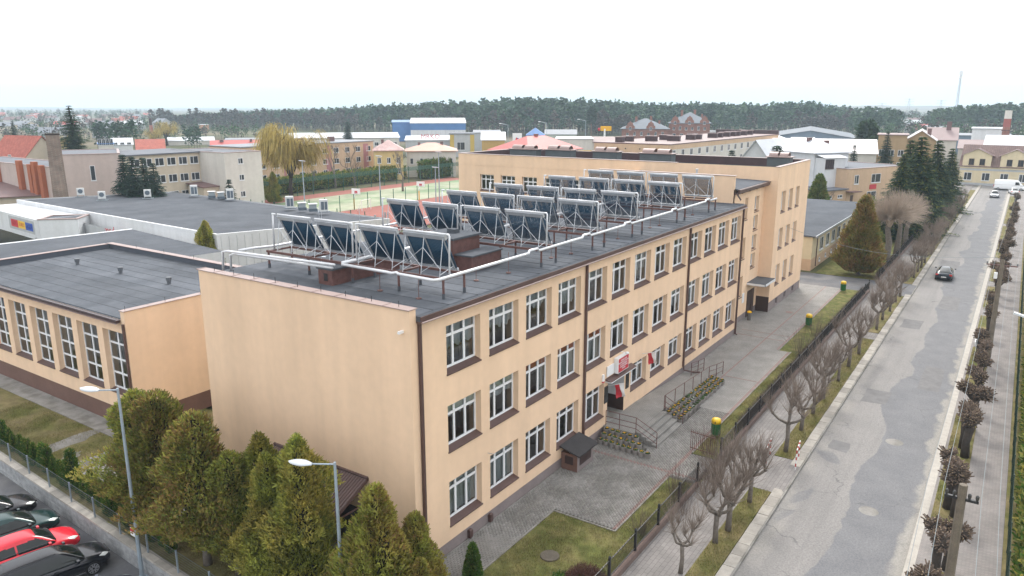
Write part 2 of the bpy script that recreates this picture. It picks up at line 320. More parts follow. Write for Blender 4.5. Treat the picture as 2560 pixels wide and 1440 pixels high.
# lawns of the front garden
lawn = MB()
for (x0, x1, y0, y1) in [(-4.9, 7.72, -6.6, -1.92), (7.72, 14.0, -6.6, -5.2), (17.4, 38.77, -6.6, -5.2), (38.77, 64.0, -6.6, -4.25), (70.6, 130, -6.6, 0)]: lawn.box(x0, x1, y0, y1, -.2, .02)
tag(lawn.build('lawn', m_lawn), kind='structure')
vg = MB()
for (x0, x1) in [(-20, 15.4), (19.75, 46.1), (48.35, 64), (70.5, 185)]: vg.box(x0, x1, -10.14, -9.13, -.2, .03)
for (x0, x1) in [(-4, 12.6), (16.8, 32.2), (37.0, 48.6), (51.5, 60), (63.5, 74), (77, 90), (93, 107), (110, 125), (128, 175)]: vg.box(x0, x1, -18.3, -17.12, -.2, .03)
tag(vg.build('verge_grass', m_grass), kind='structure')
beyond = MB(); beyond.box(-60, 185, -60, -20.06, -.2, .0); tag(beyond.build('garden_ground', m_grass), kind='structure')
# plaza: jointing bed and individually laid pavers
slab('plaza', -1.2, 7.74, -1.9, 0, .0, m_joint, .2); plaza_root = slab('plaza', 7.74, 24, -5.18, 0, .001, m_joint, .2); slab('plaza', 14.02, 17.38, -6.6, -5.19, .002, m_joint, .2)
slab('plaza', 24, 38.77, -5.18, 0, .045, m_pave, .2); slab('plaza', 38.77, 64.0, -4.23, 1.2, .0455, m_pave, .2)
for a in [(24, 64, -2.62, -2.5), (24, 38.7, -5.18, -5.02), (38.9, 64, -4.23, -4.08), (30.6, 30.72, -5.0, -2.6), (41.4, 41.52, -4.0, 0), (42.9, 43.0, -4.0, 0)]:
    slab('red_paver_band', *a[:4], .05, m_redpv, .02)
pv = []; red = []
for i in range(-6, 120):
    for j in range(0, 66):
        x, y = i*.2, -.005 - j*.1
        if x < 7.7: ok = y-.1 > -1.91
        elif y-.1 > -5.21: ok = True
        else: ok = 14.05 < x < 17.2 and y-.1 > -6.58
        if not ok: continue
        if 16.7 < x < 24 and y > -3.3: continue                        # under the steps and the ramp
        r = (y < -5.0 and y > -5.2 and x > 7.7) or (x > 14.3 and x < 14.5) 
        (red if r else pv).append((x + (.1 if j % 2 else 0), y))
def paver_mesh(lst, name, m, parent):
    n = len(lst); P = np.array(lst); b = .008; g_ = .006
    ca = np.array([(g_, 0, 0), (.2-g_, 0, 0), (.2-g_, 0, 0), (g_, 0, 0)])
    lo = np.array([(g_,-g_,.0), (.2-g_,-g_,.0), (.2-g_,-.1+g_,.0), (g_,-.1+g_,.0), (g_+b,-g_-b,.045), (.2-g_-b,-g_-b,.045), (.2-g_-b,-.1+g_+b,.045), (g_+b,-.1+g_+b,.045)])
    V = (P[:, None, :] * 1.0); V = np.concatenate([V, np.zeros((n,1,1))], 2) + lo[None]
    V[:, 4:, 2] += RNG.uniform(-.003, .003, (n, 1)); V[:, 4:6, 2] += RNG.uniform(-.0025, .0025, (n, 1))
    F = np.array([(7,6,5,4), (4,5,1,0), (5,6,2,1), (6,7,3,2), (7,4,0,3)])[None] + (np.arange(n)*8)[:, None, None]
    return put(npmesh(name, V.reshape(-1, 3), F.reshape(-1, 4), m), name, parent)
pv.sort(key=lambda q: (q[0]+20.6)**2 + (q[1]+18.6)**2)
near = [q for q in pv if q[0] > 1.0][:300]; ns = set(near)
rest = [q for q in pv if q not in ns]
o = paver_mesh(rest, 'paver_field', m_paver, plaza_root); o['kind'] = 'stuff'; o = paver_mesh(red, 'red_paver_field', m_redpv, plaza_root); o['kind'] = 'stuff'
one = MB(); one.bev(.006, .194, -.094, -.006, 0, .045, .008); onem = [one.mesh('paver', m_paver)]
for q in near:
    o = put(onem[0], 'paver', plaza_root, (q[0], q[1], random.uniform(-.003, .003)))
for a in [(-1.2, 7.72, -1.98, -1.9), (7.66, 7.74, -5.26, -1.98), (7.74, 14.0, -5.26, -5.185)]: slab('edging', *a, .06, m_conc, .2)
slab('edging', 17.4, 38.85, -5.27, -5.185, .06, m_conc, .2); slab('edging', 38.77, 64.0, -4.32, -4.235, .06, m_conc, .2); slab('edging', -.5, 41, -.06, -.002, .07, m_conc, .2)
# kerb: pale slabs along the road, set piece by piece
kerb = MB(); kerb.box(-30, 200, -10.78, -10.7, -.25, .03); ko = tag(kerb.build('kerb', m_conc), kind='structure')
sl = [MB().bev(-.49, .49, -.26, .26, -.23, 0, .012).mesh('kerb_slab', m_conc)]
m_slab = mat('weathered_kerb_slab', (.33, .305, .27), .9, var=.12, vscale=2.5, rnd=.2, bump=.4, bscale=50); sl[0].materials.clear(); sl[0].materials.append(m_slab)
x = 0.0
while x < 110:
    if not (15.5 < x < 19 or 64 < x < 70): 
        s_ = put(sl[0], 'kerb_slab', ko, (x+.5, -10.43+random.uniform(-.008, .008), .03+random.uniform(-.01, .01)), rz=0); s_.rotation_euler = (random.uniform(-.018, .018), random.uniform(-.010, .010), random.uniform(-.008, .008))
    x += 1.0
rs = MB(); rs.box(110.2, 200, -10.69, -10.17, -.2, .03); tag(rs.build('kerb_slab_run', m_slab, ko), kind='stuff')
kr = MB(); kr.box(-30, 200, -16.98, -16.62, -.25, .02); kr2 = tag(kr.build('kerb', m_slab), kind='structure')
pt_ = MB(); rp_ = random.Random(4)
for (x0, y0, lx, ly) in [(31.5, -13.1, 2.6, 1.5), (36.0, -15.8, 5.5, 1.3), (52, -12.9, 3.2, 1.6), (61, -15.2, 6, 1.7), (22.5, -12.4, 1.4, 1.0), (83, -13.6, 5, 2.0)]:
    pts = [(x0, y0), (x0+lx*.5, y0+rp_.uniform(-.12, .12)), (x0+lx, y0+rp_.uniform(-.1, .1)), (x0+lx+rp_.uniform(-.2, .2), y0+ly), (x0+lx*.4, y0+ly+rp_.uniform(-.12, .12)), (x0+rp_.uniform(-.2, .2), y0+ly)]; pt_.poly([(a, b, -.086) for a, b in pts])
tag(pt_.build('asphalt_patch', mat('asphalt_patch', (.150, .146, .145), .9, var=.14, vscale=2, bump=.4, bscale=70)), kind='structure')
mh = [('pale_manhole_cover', 25.6, -14.45, .36), ('pale_manhole_cover', 16.4, -14.55, .33)]
for nme, x, y, r in mh: 
    mb = MB(); mb.lathe((x, y, -.09), [(r+.12, 0), (r+.1, .006)], 20); mb.lathe((x, y, -.09), [(r, .006), (r-.02, .014)], 20)
    tag(mb.build('manhole_cover', m_conc), 'round pale manhole cover in the road, ' + ('farther one by the patched lane' if x > 20 else 'nearer one in the dark lane'), 'manhole')
mb = MB(); mb.lathe((4.35, -3.75, .02), [(.42, 0), (.42, .05), (.4, .07), (.05, .075)], 24); tag(mb.build('manhole_cover', mat('rusty_manhole', (.10, .085, .065), .85, var=.2, vscale=4)), 'round brown manhole cover standing in the front lawn', 'manhole')
mb = MB(); mb.lathe((51.0, -2.0, .046), [(.34, 0), (.33, .008)], 20); tag(mb.build('manhole_cover', m_redpv), 'round reddish manhole cover in the school plaza', 'manhole')
# ---------------------------------------------------------------- windows
_wc = {}
def win_meshes(w, h, cols, rows, fw=.095, m=None):
    """frame mesh + one mesh per pane for a w x h window; cols/rows = fractions of the splits. Local: x right, y inward, z up."""
    m = m or m_white; key = (round(w, 2), round(h, 2), tuple(cols), tuple(rows), fw, m.name)
    if key in _wc: return _wc[key]
    f = MB(); d0, d1 = -.035, .035
    f.box(0, fw, d0, d1, 0, h); f.box(w-fw, w, d0, d1, 0, h); f.box(fw, w-fw, d0+.002, d1-.002, 0, fw); f.box(fw, w-fw, d0+.002, d1-.002, h-fw, h)
    xs = [fw] + [c*w for c in cols] + [w-fw]; zs = [fw] + [r*h for r in rows] + [h-fw]; t = fw*.62
    for c in cols: f.box(c*w-t, c*w+t, d0-.004, d1-.004, fw, h-fw)
    for r in rows: f.box(fw, w-fw, d0+.006, d1-.006, r*h-t, r*h+t)
    panes = []
    for i in range(len(xs)-1):
        for j in range(len(zs)-1):
            a, b, c, d = xs[i], xs[i+1], zs[j], zs[j+1]; panes.append(MB().quad((a,.0,c), (b,.0,c), (b,.0,d), (a,.0,d)).mesh('pane', m_glass))
    _wc[key] = (f.mesh('window_frame', m), panes); return _wc[key]
def sill_mesh(w, D, drop=.12, m=None):
    k = ('sill', round(w, 2), D, drop, (m or m_brown).name)
    if k not in _wc:
        b = MB(); y0 = -D-.05
        b.add([(-.02,y0,-drop),(w+.02,y0,-drop),(w+.02,-.03,0),(-.02,-.03,0),(-.02,y0,-drop-.05),(w+.02,y0,-drop-.05),(w+.02,-.03,-drop-.05),(-.02,-.03,-drop-.05)], [(0,1,2,3),(4,5,1,0),(5,6,2,1),(7,4,0,3),(6,7,3,2),(7,6,5,4)])
        _wc[k] = b.mesh('sill', m or m_brown)
    return _wc[k]
def curtain_mesh(w, h, kind, seed=0):
    k = ('cur', round(w, 2), round(h, 2), kind, seed)
    if k not in _wc:
        rnd = random.Random(seed); b = MB(); n = 26; vs = []; fs = []
        for i in range(n+1):
            u = i/n; x = .06 + u*(w-.12); y = .09 + .03*math.sin(i*1.9+seed) + .01*rnd.random()
            if kind == 'lace': bot = h*(.26 + .11*(seed % 4) + (.06+.03*(seed % 3))*abs(math.sin(u*math.pi*(2+seed % 3)+seed)))
            elif kind == 'sheer':
                bot = .1
                if seed == 3 and .3 < u < .68: bot = h*.97
                if seed == 4 and u > .45: bot = h*.97
            else: bot = h*.74
            vs += [(x, y, bot), (x, y, h-.03)]
        for i in range(n): fs.append((2*i, 2*i+2, 2*i+3, 2*i+1))
        b.add(vs, fs); _wc[k] = b.mesh('curtain', {'lace': m_lace, 'sheer': m_sheer, 'blind': m_blind, 'red': m_redblind}[kind], True)
    return _wc[k]
def add_window(parent, pos, rz, w, h, cols=(), rows=(), D=.3, sill=True, curtain=None, frame=.095, m=None, panes=True, smat=None):
    fm, pm = win_meshes(w, h, cols, rows, frame, m); o = put(fm, 'window', parent, pos, rz)
    if panes:
        for q in pm: put(q, 'pane', o)
    if sill: put(sill_mesh(w, D, m=smat), 'sill', o)
    if curtain: put(curtain_mesh(w, h, *curtain), 'curtain', o)
    return o
# ---------------------------------------------------------------- school, main block
school = thing('school', 'three storey peach stucco school with tall white windows and brown sills', 'school')
ST, ZS, X0, OW, OH, DEP = 3.479, 1.31, 2.18, 2.34, 2.08, .33
LEN, WID, ZR, ZP = 41.0, 13.26, 11.2, 11.48
ops = []; spec = []
for n in range(13):
    for s_ in range(3):
        x = X0+3*n+(.03 if n > 3 else 0); z = ZS+ST*s_; h = OH
        if s_ == 0 and n == 5: continue
        if s_ == 0 and n in (6, 7, 8): z += .36; h -= .36
        ops.append((x, x+OW, z, z+h, DEP)); spec.append((n, s_, x, z, h))
ops.append((17.05, 19.3, .70, 3.32, 2.2))
zb = .62
fr = MB(); fr.wall((0, 0, zb), (1,0,0), (0,-1,0), LEN, 10.98-zb, [(a, b, c-zb, d-zb, e) for a, b, c, d, e in ops], DEP)
fr.build('facade', m_stucco, school)
ew = MB(); ew.wall((0, WID, 0), (0,-1,0), (-1,0,0), WID, ZP, []); ew.quad((0,0,0),(.36,0,0),(.36,0,ZP),(0,0,ZP)); ew.quad((.36,0,10.9),(.36,WID,10.9),(.36,WID,ZP),(.36,0,ZP))
ew = MB(); ew.box(-.004, .36, -.004, WID, 0, ZP); ew.build('end_wall', m_stucco, school)
bw = MB(); bw.wall((LEN, WID, 0), (-1,0,0), (0,1,0), LEN-.36, ZR, []); bw.quad((LEN,0,0),(LEN,WID,0),(LEN,WID,ZR),(LEN,0,ZR)); bw.build('rear_wall', m_stucco, school)
pl = MB(); pl.box(.01, LEN, .03, .3, 0, zb); pl.box(-.0, .3, .0, .02, 0, zb-.01)
pl.build('plinth', m_plinth, school)
# interior, so that the panes look into rooms
it = MB()
for s_ in range(4): it.box(.4, LEN-.1, .36, WID-.2, ZS+ST*s_-.95, ZS+ST*s_-.75, 1)
for s_ in range(3):
    z0 = ZS+ST*s_-.75; it.box(.4, LEN-.1, 6.4, 6.55, z0, z0+3.2)
    for xx in (.42, 8.15, 14.1, 16.7, 20.2, 26, 32.2, 38.1): it.box(xx, xx+.15, .34, 6.4, z0, z0+3.2)
    for n in range(13):
        xx = X0+3*n+.6; it.box(xx, xx+1.3, 2.2, 2.9, z0, z0+.75, 1); it.box(xx-.4, xx+.3, 4.2, 4.9, z0, z0+.78, 1)
it.build('interior', [m_dark, mat('school_desk_wood', (.24, .14, .06), .6)], school)
rc = random.Random(3)
for n, s_, x, z, h in spec:
    cur = rc.choice([('lace', rc.randrange(9)), ('lace', rc.randrange(9)), ('sheer', 3), ('sheer', rc.randrange(3)), ('sheer', 4)] + ([None] if n > 3 else []))
    if s_ == 2 and n < 4: cur = ('lace', (1, 5, 2, 4)[n])
    if s_ == 0: cur = ('sheer', n % 3) if n < 2 else (None if n in (2, 3, 4) else rc.choice([('sheer', 3), ('sheer', 4), ('lace', 3)]))
    o = add_window(school, (x, DEP, z+.12), 0, OW, h-.12, (1/3, 2/3), (.72,), DEP, True, cur)
    if s_ == 1 and n in (0, 1): put(curtain_mesh(OW, h-.12, 'blind', 0), 'blind', o, (0, -.05, 0))
    if s_ == 1 and n in (2, 3, 4): put(curtain_mesh(OW, h-.12, 'red', 0), 'blind', o, (0, -.05, 0))
# roof, gutter, copings
rf = MB(); rf.quad((.36,-.02,ZR),(LEN,-.02,ZR),(LEN,WID,ZR+.02),(.36,WID,ZR+.02)); rf.box(.36, LEN, -.22, -.018, ZR-.2, ZR+.004)
roof = rf.build('roof', m_felt, school)
# felt strips with lapped edges
fm = mat('felt_strip', (.103, .112, .127), .95, var=.14, vscale=.5, rnd=.16, bump=.35, bscale=50, col2=(.088, .097, .111), c2scale=.4, spec=.15)
m_seam = mat('bitumen_seam', (.055, .060, .070), .8, var=.3, vscale=2)
for i in range(41):
    x0, x1 = .38+i*.993, .38+i*.993+1.03
    b_ = MB(); b_.quad((x0,.0,ZR+.010),(x1,.0,ZR+.016),(x1,WID-.02,ZR+.036),(x0,WID-.02,ZR+.030)); b_.quad((x1,.0,ZR+.002),(x1,WID-.02,ZR+.022),(x1,WID-.02,ZR+.036),(x1,.0,ZR+.016))
    b_.box(x1-.035, x1+.01, .0, WID-.03, ZR+.012, ZR+.03, 1); b_.build('felt_strip', [fm, m_seam], roof)
gt = MB(); gt.box(.37, LEN, -.27, -.224, ZR-.27, ZR-.01); gt.box(.37, LEN, -.22, 0, ZR-.275, ZR-.205); gutter = gt.build('fascia', m_brown, school)
g2 = MB(); g2.tube([(.37,-.31,ZR-.235),(LEN,-.31,ZR-.235)], .04, 8); g2.build('gutter', m_coping, school)
for i in range(10):
    y0 = i*1.335; b_ = MB(); b_.box(-.06, .44, y0-.03, min(y0+1.31, WID+.05), ZP, ZP+.035); b_.box(-.065, .445, min(y0+1.29, WID), min(y0+1.33, WID+.06), ZP+.001, ZP+.052)
    c_ = b_.build('coping_sheet', m_coping, school)
lr = MB()
for i in range(9): lr.tube([(.2, .7+i*1.45, ZP+.03), (.2, .7+i*1.45, ZP+.27)], .012, 5)
for i in range(14): 
    for dz in (0,): lr.tube([(1.2+i*3.0, .45, ZR), (1.2+i*3.0, .45, ZR+.02)], .03, 5)
lr.build('lightning_stubs', m_black, school, kind='stuff')
for x in (.36+.12, 14.02, 29.05, 40.9):
    b_ = MB(); b_.box(x-.06, x+.06, -.14, -.02, .15 if x < 20 or x > 35 else .7, ZR-.28)
    if 25 < x < 35: b_.tube([(x,-.08,.72), (x,-.15,.45), (x+.5,-.7,.25), (x+.9,-1.0,.2)], .06, 8)
    else: b_.tube([(x,-.08,.2), (x+.02,-.25,.08)], .06, 8)
    b_.build('downpipe', m_brown, school)
cam_ = MB(); cam_.obox((-.12, .35, 10.62), .28, .1, .1); cam_.build('security_camera', m_white, school); cam_ = MB(); cam_.obox((-.12, 12.9, 3.4), .3, .1, .1); cam_.tube([(0,12.9,3.4),(-.1,12.9,3.4)], .03, 6); cam_.build('security_camera', m_black, school)
b_ = MB(); b_.tube([(5.0,0,3.62),(5.0,-.35,3.66)], .02, 5); b_.build('flag_bracket', m_alu, school)
# small brown meter boxes on the plinth
for x, z in ((3.42, .28), (5.0, .3)):
    b_ = MB(); b_.bev(x, x+.22, -.13, .03, z-.18, z+.22, .03); b_.build('meter_box', m_brown, school)
# entrance recess lining and signs
e = MB(); e.quad((19.296,2.2,.7),(19.296,0.0,.7),(19.296,0.0,1.62),(19.296,2.2,1.62), 0); e.quad((19.297,2.2,1.62),(19.297,0.0,1.62),(19.297,0.0,3.3),(19.297,2.2,3.3), 1)
e.quad((17.054,0,.7),(17.054,2.2,.7),(17.054,2.2,3.3),(17.054,0,3.3), 1); e.box(17.1, 19.28, 2.14, 2.19, .7, 3.3, 0); e.box(17.05, 19.3, -.02, 2.19, .60, .705, 2)
e.build('entrance_lining', [mat('brown_dado', (.05, .027, .022), .5), m_whitew, m_conc], school)
d = MB(); d.box(17.5, 18.9, 2.08, 2.13, .72, 2.9); d.build('entrance_door', m_brown, school)
b_ = MB(); b_.box(16.72, 20.2, -.42, 0, 3.36, 3.42, 1); b_.add([(16.72,-.42,3.42),(20.2,-.42,3.42),(20.2,0,3.56),(16.72,0,3.56)], [(0,1,2,3)]); b_.quad((16.72,0,3.56),(16.72,0,3.42),(16.72,-.42,3.42),(16.72,-.42,3.421)); b_.build('entrance_canopy', [m_brown, m_whitew], school)
m_sred = mat('sign_red', (.50, .03, .045), .45); m_swht = mat('sign_white', (.78, .78, .78), .45)
sg = thing('sign', 'red sign board with white lines of writing over the school entrance', 'sign', (17.75, -.2, 3.62))
b_ = MB(); b_.box(0, 1.45, -.10, .18, 0, .92); b_.build('sign_box', m_swht, sg); b_ = MB(); b_.box(.06, 1.40, -.112, -.1005, .04, .88); b_.build('sign_face', m_sred, sg)
text_mesh('lettering', 'ZESPÓŁ SZKÓŁ\nCENTRUM KSZTAŁCENIA\nUSTAWICZNEGO\nI ZAWODOWEGO\nSZKOŁA', .125, m_swht, sg, Matrix.Translation((.73, -.118, .47)) @ Matrix.Rotation(math.pi/2, 4, 'X'))
sg = thing('sign', 'plain pale notice board beside the red sign over the entrance', 'sign', (16.8, -.05, 3.66)); b_ = MB(); b_.box(0, .86, -.03, .03, 0, .62); b_.build('board', m_swht, sg)
for x, w_ in ((16.62, 'left'), (19.5, 'right')):
    b_ = MB(); b_.box(x, x+.40, -.05, -.0, 2.05, 3.08); b_.box(x+.03, x+.37, -.054, -.05, 2.09, 3.04, 1); o = b_.build('plaque', [m_black, mat('black_granite', (.03, .032, .035), .15)]); tag(o, f'tall black plaque on the wall {w_} of the school entrance', 'plaque')
b_ = MB(); b_.box(16.25, 16.42, -.1, 0, 3.55, 3.95); b_.box(16.26, 16.41, -.11, -.01, 3.47, 3.549, 1); tag(b_.build('alarm_siren', [m_white, m_sred]), 'small white alarm siren with red light on the facade', 'alarm')
b_ = MB(); b_.tube([(18.65,0,4.72),(18.65,-.35,4.72)], .02, 6); b_.lathe((18.65,-.42,4.62), [(.05,0),(.12,.05),(.12,.12),(.03,.17)], 10); tag(b_.build('wall_lamp', m_white), 'white globe lamp on the wall above the red sign', 'lamp')
def flag(x, z, dx, label, L_):
    t = thing('flag', label, 'flag', (x, -.05, z)); tip = Vector((dx*1.0, -1.0, .36)); b_ = MB(); b_.tube([(0,0,0), tip], .018, 6); b_.build('pole', m_white, t)
    for nme, m, v0, v1 in (('white_band', m_swht, 0, .5), ('red_band', m_sred, .5, 1.0)):
        b_ = MB(); vs_ = []; fs_ = []; N = 12
        for i in range(N+1):
            for v in (v0, (v0+v1)/2, v1):
                u = i/N; p_ = tip*(.98-.62*u*0-.60*v*(1-.55*u)); sag = u*L_
                vs_.append((p_.x+.07*math.sin(u*5+v*6)*u, p_.y+.10*math.sin(u*4+v*5)*u+.18*u*(v-.5), p_.z-sag-.18*u*v))
        for i in range(N):
            for k in range(2): fs_.append((3*i+k, 3*i+k+1, 3*i+4+k, 3*i+3+k))
        b_.add(vs_, fs_); b_.build(nme, m, t, True)
flag(17.05, 3.05, .05, 'white and red flag hanging from a slanted pole at the entrance', .75); flag(21.75, 3.72, -.25, 'white and red flag on a slanted pole by the ground floor window', .65)
# entrance terrace, steps and ramp
tz = .68
tr = MB(); tr.box(16.62, 21.0, -2.0, -.0, 0, tz); tr.add([(21,-2.0,0),(21,0,0),(21,0,tz),(21,-2.0,tz),(31,-2.0,0.06),(31,0,0.06)], [(3,4,5,2),(0,4,3),(0,1,5,4),(1,2,5)])
terr = tr.build('terrace', m_pave); terr['kind'] = 'structure'
for i in range(4):
    b_ = MB(); b_.bev(16.85+.004*i, 20.7-.004*i, -2.0-.33*(4-i), -2.0-.33*(3-i)+.001, 0, .17*(i+1)-.01, .015); b_.build('step', m_pave, terr)
b_ = MB(); b_.box(21.0, 31, -2.12, -2.0, 0, .12); b_.add([(21,-2.12,.12),(21,-2.0,.12),(21,-2.0,tz+.06),(21,-2.12,tz+.06),(31,-2.12,.12),(31,-2.0,.12)], [(0,4,3),(3,4,5,2),(1,2,5),(0,3,2,1)]); b_.build('ramp_kerb', m_conc, terr)
def railing(pts, label, h=.95):
    t = thing('railing', label, 'railing')
    for p_ in pts: 
        b_ = MB(); b_.tube([p_, (p_[0], p_[1], p_[2]+h)], .024, 6); b_.build('post', m_rust, t)
    for k in (h, h*.62, h*.28) if len(pts) < 9 else (h,):
        b_ = MB(); b_.tube([(p_[0], p_[1], p_[2]+k) for p_ in pts], .02, 6); b_.build('rail', m_rust, t)
railing([(16.72,-.12,tz), (16.72,-1.0,tz), (16.72,-2.05,tz), (16.78,-3.33,.05)], 'brown tube railing left of the entrance steps beside the flower pots')
railing([(20.85,-2.05,tz), (20.85,-3.3,.05)], 'short brown tube railing right of the entrance steps')
def rz_(x): return tz-(x-21)/10*(tz-.06)
rp = [(21.0+1.58*i, -2.06, max(.06, rz_(21.0+1.58*i))) for i in range(6)] + [(29.9,-2.25,.1), (30.9,-2.4,.06)]
t = thing('railing', 'long brown tube railing along the ramp above the flower bed', 'railing')
for q in rp: b_ = MB(); b_.tube([q, (q[0], q[1], q[2]+.95)], .024, 6); b_.build('post', m_rust, t)
b_ = MB(); b_.tube([(q[0], q[1], q[2]+.95) for q in rp], .02, 6); b_.build('rail', m_rust, t)
for k in (.6, .25): b_ = MB(); b_.tube([(q[0], q[1], q[2]+k) for q in rp[5:]], .017, 6); b_.build('rail', m_rust, t)
railing([(28.9,-.75,.2), (29.85,-.9,.13), (30.8,-1.0,.06)], 'short brown tube railing at the far foot of the ramp by the wall')
# flower pots
m_pot = mat('concrete_pot', (.235, .215, .20), .9, var=.15, vscale=3, rnd=.16, bump=.3); m_soil = mat('potting_soil', (.035, .028, .02), 1)
m_leafp = mat('pansy_leaf', (.05, .10, .025), .8, trans=.2); m_yel = mat('yellow_pansy', (.75, .42, .02), .7, rnd=.2); m_wht = mat('white_pansy', (.72, .74, .70), .7)
potm = MB().lathe((0,0,0), [(.17,0),(.195,.30),(.155,.30),(.15,.25)], 12).mesh('pot', m_pot)
def tuft(mats, ncol, seed):
    rnd = random.Random(seed); b_ = MB(); b_.lathe((0,0,0), [(.15,.245),(.14,.262),(.02,.27)], 10, 2)
    for k in range(16): 
        a = rnd.uniform(0, 6.28); r = rnd.uniform(.02, .14); c = Vector((r*math.cos(a), r*math.sin(a), .29+rnd.uniform(0,.05))); s_ = .045
        M = Euler((rnd.uniform(-.8,.8), rnd.uniform(-.8,.8), a)).to_matrix(); b_.add([c+M@Vector(q) for q in ((-s_,-s_,0),(s_,-s_,0),(s_,s_,0),(-s_,s_,0))], [(0,1,2,3)], 1)
    for k in range(ncol):
        a = rnd.uniform(0, 6.28); r = rnd.uniform(.0, .10); c = Vector((r*math.cos(a), r*math.sin(a), .33+rnd.uniform(0,.05))); s_ = .036
        for q in range(3):
            M = Euler((rnd.uniform(-1,1), rnd.uniform(-1,1), a+q)).to_matrix(); b_.add([c+M@Vector(q_) for q_ in ((-s_,0,0),(0,-s_,0),(s_,0,0),(0,s_,0))], [(0,1,2,3)], 0)
    return b_.mesh('flowers', mats)
tufts = [tuft([m_yel, m_leafp, m_soil], k, k) for k in (5, 3, 6, 4)] + [tuft([m_wht, m_leafp, m_soil], 4, 12), tuft([m_leafp, m_leafp, m_soil], 2, 13)]
def pot(x, y, z, label, group, kind):
    t = thing('flower_pot', label, 'flower pot', (x, y, z), random.uniform(0, 6), group); put(potm, 'pot', t); put(tufts[kind], 'flowers', t)
LP = {0: 'round concrete pot of yellow pansies', 4: 'round concrete pot of white pansies', 5: 'round concrete pot of green leaves without bloom'}
base = Vector((15.55, -.28, 0)); rows = [(16.45, 6), (16.05, 7), (15.65, 9)]
for ri, (x, n_) in enumerate(rows):
    for i in range(n_):
        k = rc.choice((0, 1, 2, 3)); pot(x-.03*i+rc.uniform(-.02, .02), -.35-.38*i, max(0, .36-.18*ri), f'concrete pot of yellow pansies left of the steps, {ORD[i]} from the wall in {("back", "middle", "front")[ri]} row', 'pots left of the steps', k)
for ri in range(3):
    for i in range(22):
        x = 20.95+i*.385; y = -2.32-.36*ri+(.06 if i % 2 else 0); k = rc.choice((0, 1, 2, 3, 0, 2)) if (i < 5 or i > 15 or rc.random() < .55) else rc.choice((4, 5, 5))
        kk = 0 if k < 4 else k; z = max(0, (.30-.15*ri)*max(.2, 1-i/30))
        pot(x+rc.uniform(-.02, .02), y, z, LP[kk].replace('round ', '').replace(' without bloom', '') + f', {ORD[i]} from near end in {("top", "middle", "front")[ri]} row below the ramp', 'pots below the ramp', k)
st_ = MB(); st_.box(15.5, 16.62, -3.1, -.1, 0, .005); st_.add([(16.26,-2.6,0),(16.62,-2.6,0),(16.62,-.15,0),(16.26,-.15,0),(16.26,-2.6,.36),(16.62,-2.6,.36),(16.62,-.15,.36),(16.26,-.15,.36)], [(0,1,5,4),(1,2,6,5),(2,3,7,6),(3,0,4,7),(4,5,6,7)]); st_.box(15.87, 16.26, -2.95, -.15, 0, .18)
st_.add([(20.85,-2.5,0),(29.2,-2.5,0),(29.2,-2.13,0),(20.85,-2.13,0),(20.85,-2.5,.3),(29.2,-2.5,.08),(29.2,-2.13,.08),(20.85,-2.13,.3)], [(0,1,5,4),(1,2,6,5),(2,3,7,6),(3,0,4,7),(4,5,6,7)]); st_.add([(20.85,-2.86,0),(29.2,-2.86,0),(29.2,-2.5,0),(20.85,-2.5,0),(20.85,-2.86,.15),(29.2,-2.86,.05),(29.2,-2.5,.05),(20.85,-2.5,.15)], [(0,1,5,4),(1,2,6,5),(2,3,7,6),(3,0,4,7),(4,5,6,7)])
tag(st_.build('planting_bed', m_joint), kind='structure')
# low brown shed against the wall
sh = thing('basement_hatch', 'low brown walled basement hatch with dark sloping roof against the school facade', 'hatch', (11.7, -1.0, 0))
b_ = MB(); b_.box(0, 1.75, 0, .98, 0, 1.0); b_.build('wall', [m_brownpl], sh); b_ = MB(); b_.box(.001, 1.749, -.006, -.001, 0, .98); b_.build('front_panel', m_plinth, sh)
b_ = MB(); b_.add([(-.2,-.22,1.02),(1.95,-.22,1.02),(1.95,1.0,1.34),(-.2,1.0,1.34),(-.2,-.22,1.09),(1.95,-.22,1.09),(1.95,1.0,1.41),(-.2,1.0,1.41)], [(3,2,1,0),(4,5,6,7),(0,1,5,4),(1,2,6,5),(2,3,7,6),(3,0,4,7)]); b_.build('roof', mat('dark_roof_felt', (.032, .030, .032), .75, var=.2, vscale=2, bump=.4), sh)
for nme, a in (('vent_grille', (.25, 1.5, -.03, -.008, .35, .9)), ('vent_grille', (-.025, -.001, .25, .75, .4, .85))): 
    b_ = MB(); b_.box(*a); b_.build(nme, mat('dark_brown_grille', (.045, .026, .024), .6), sh)
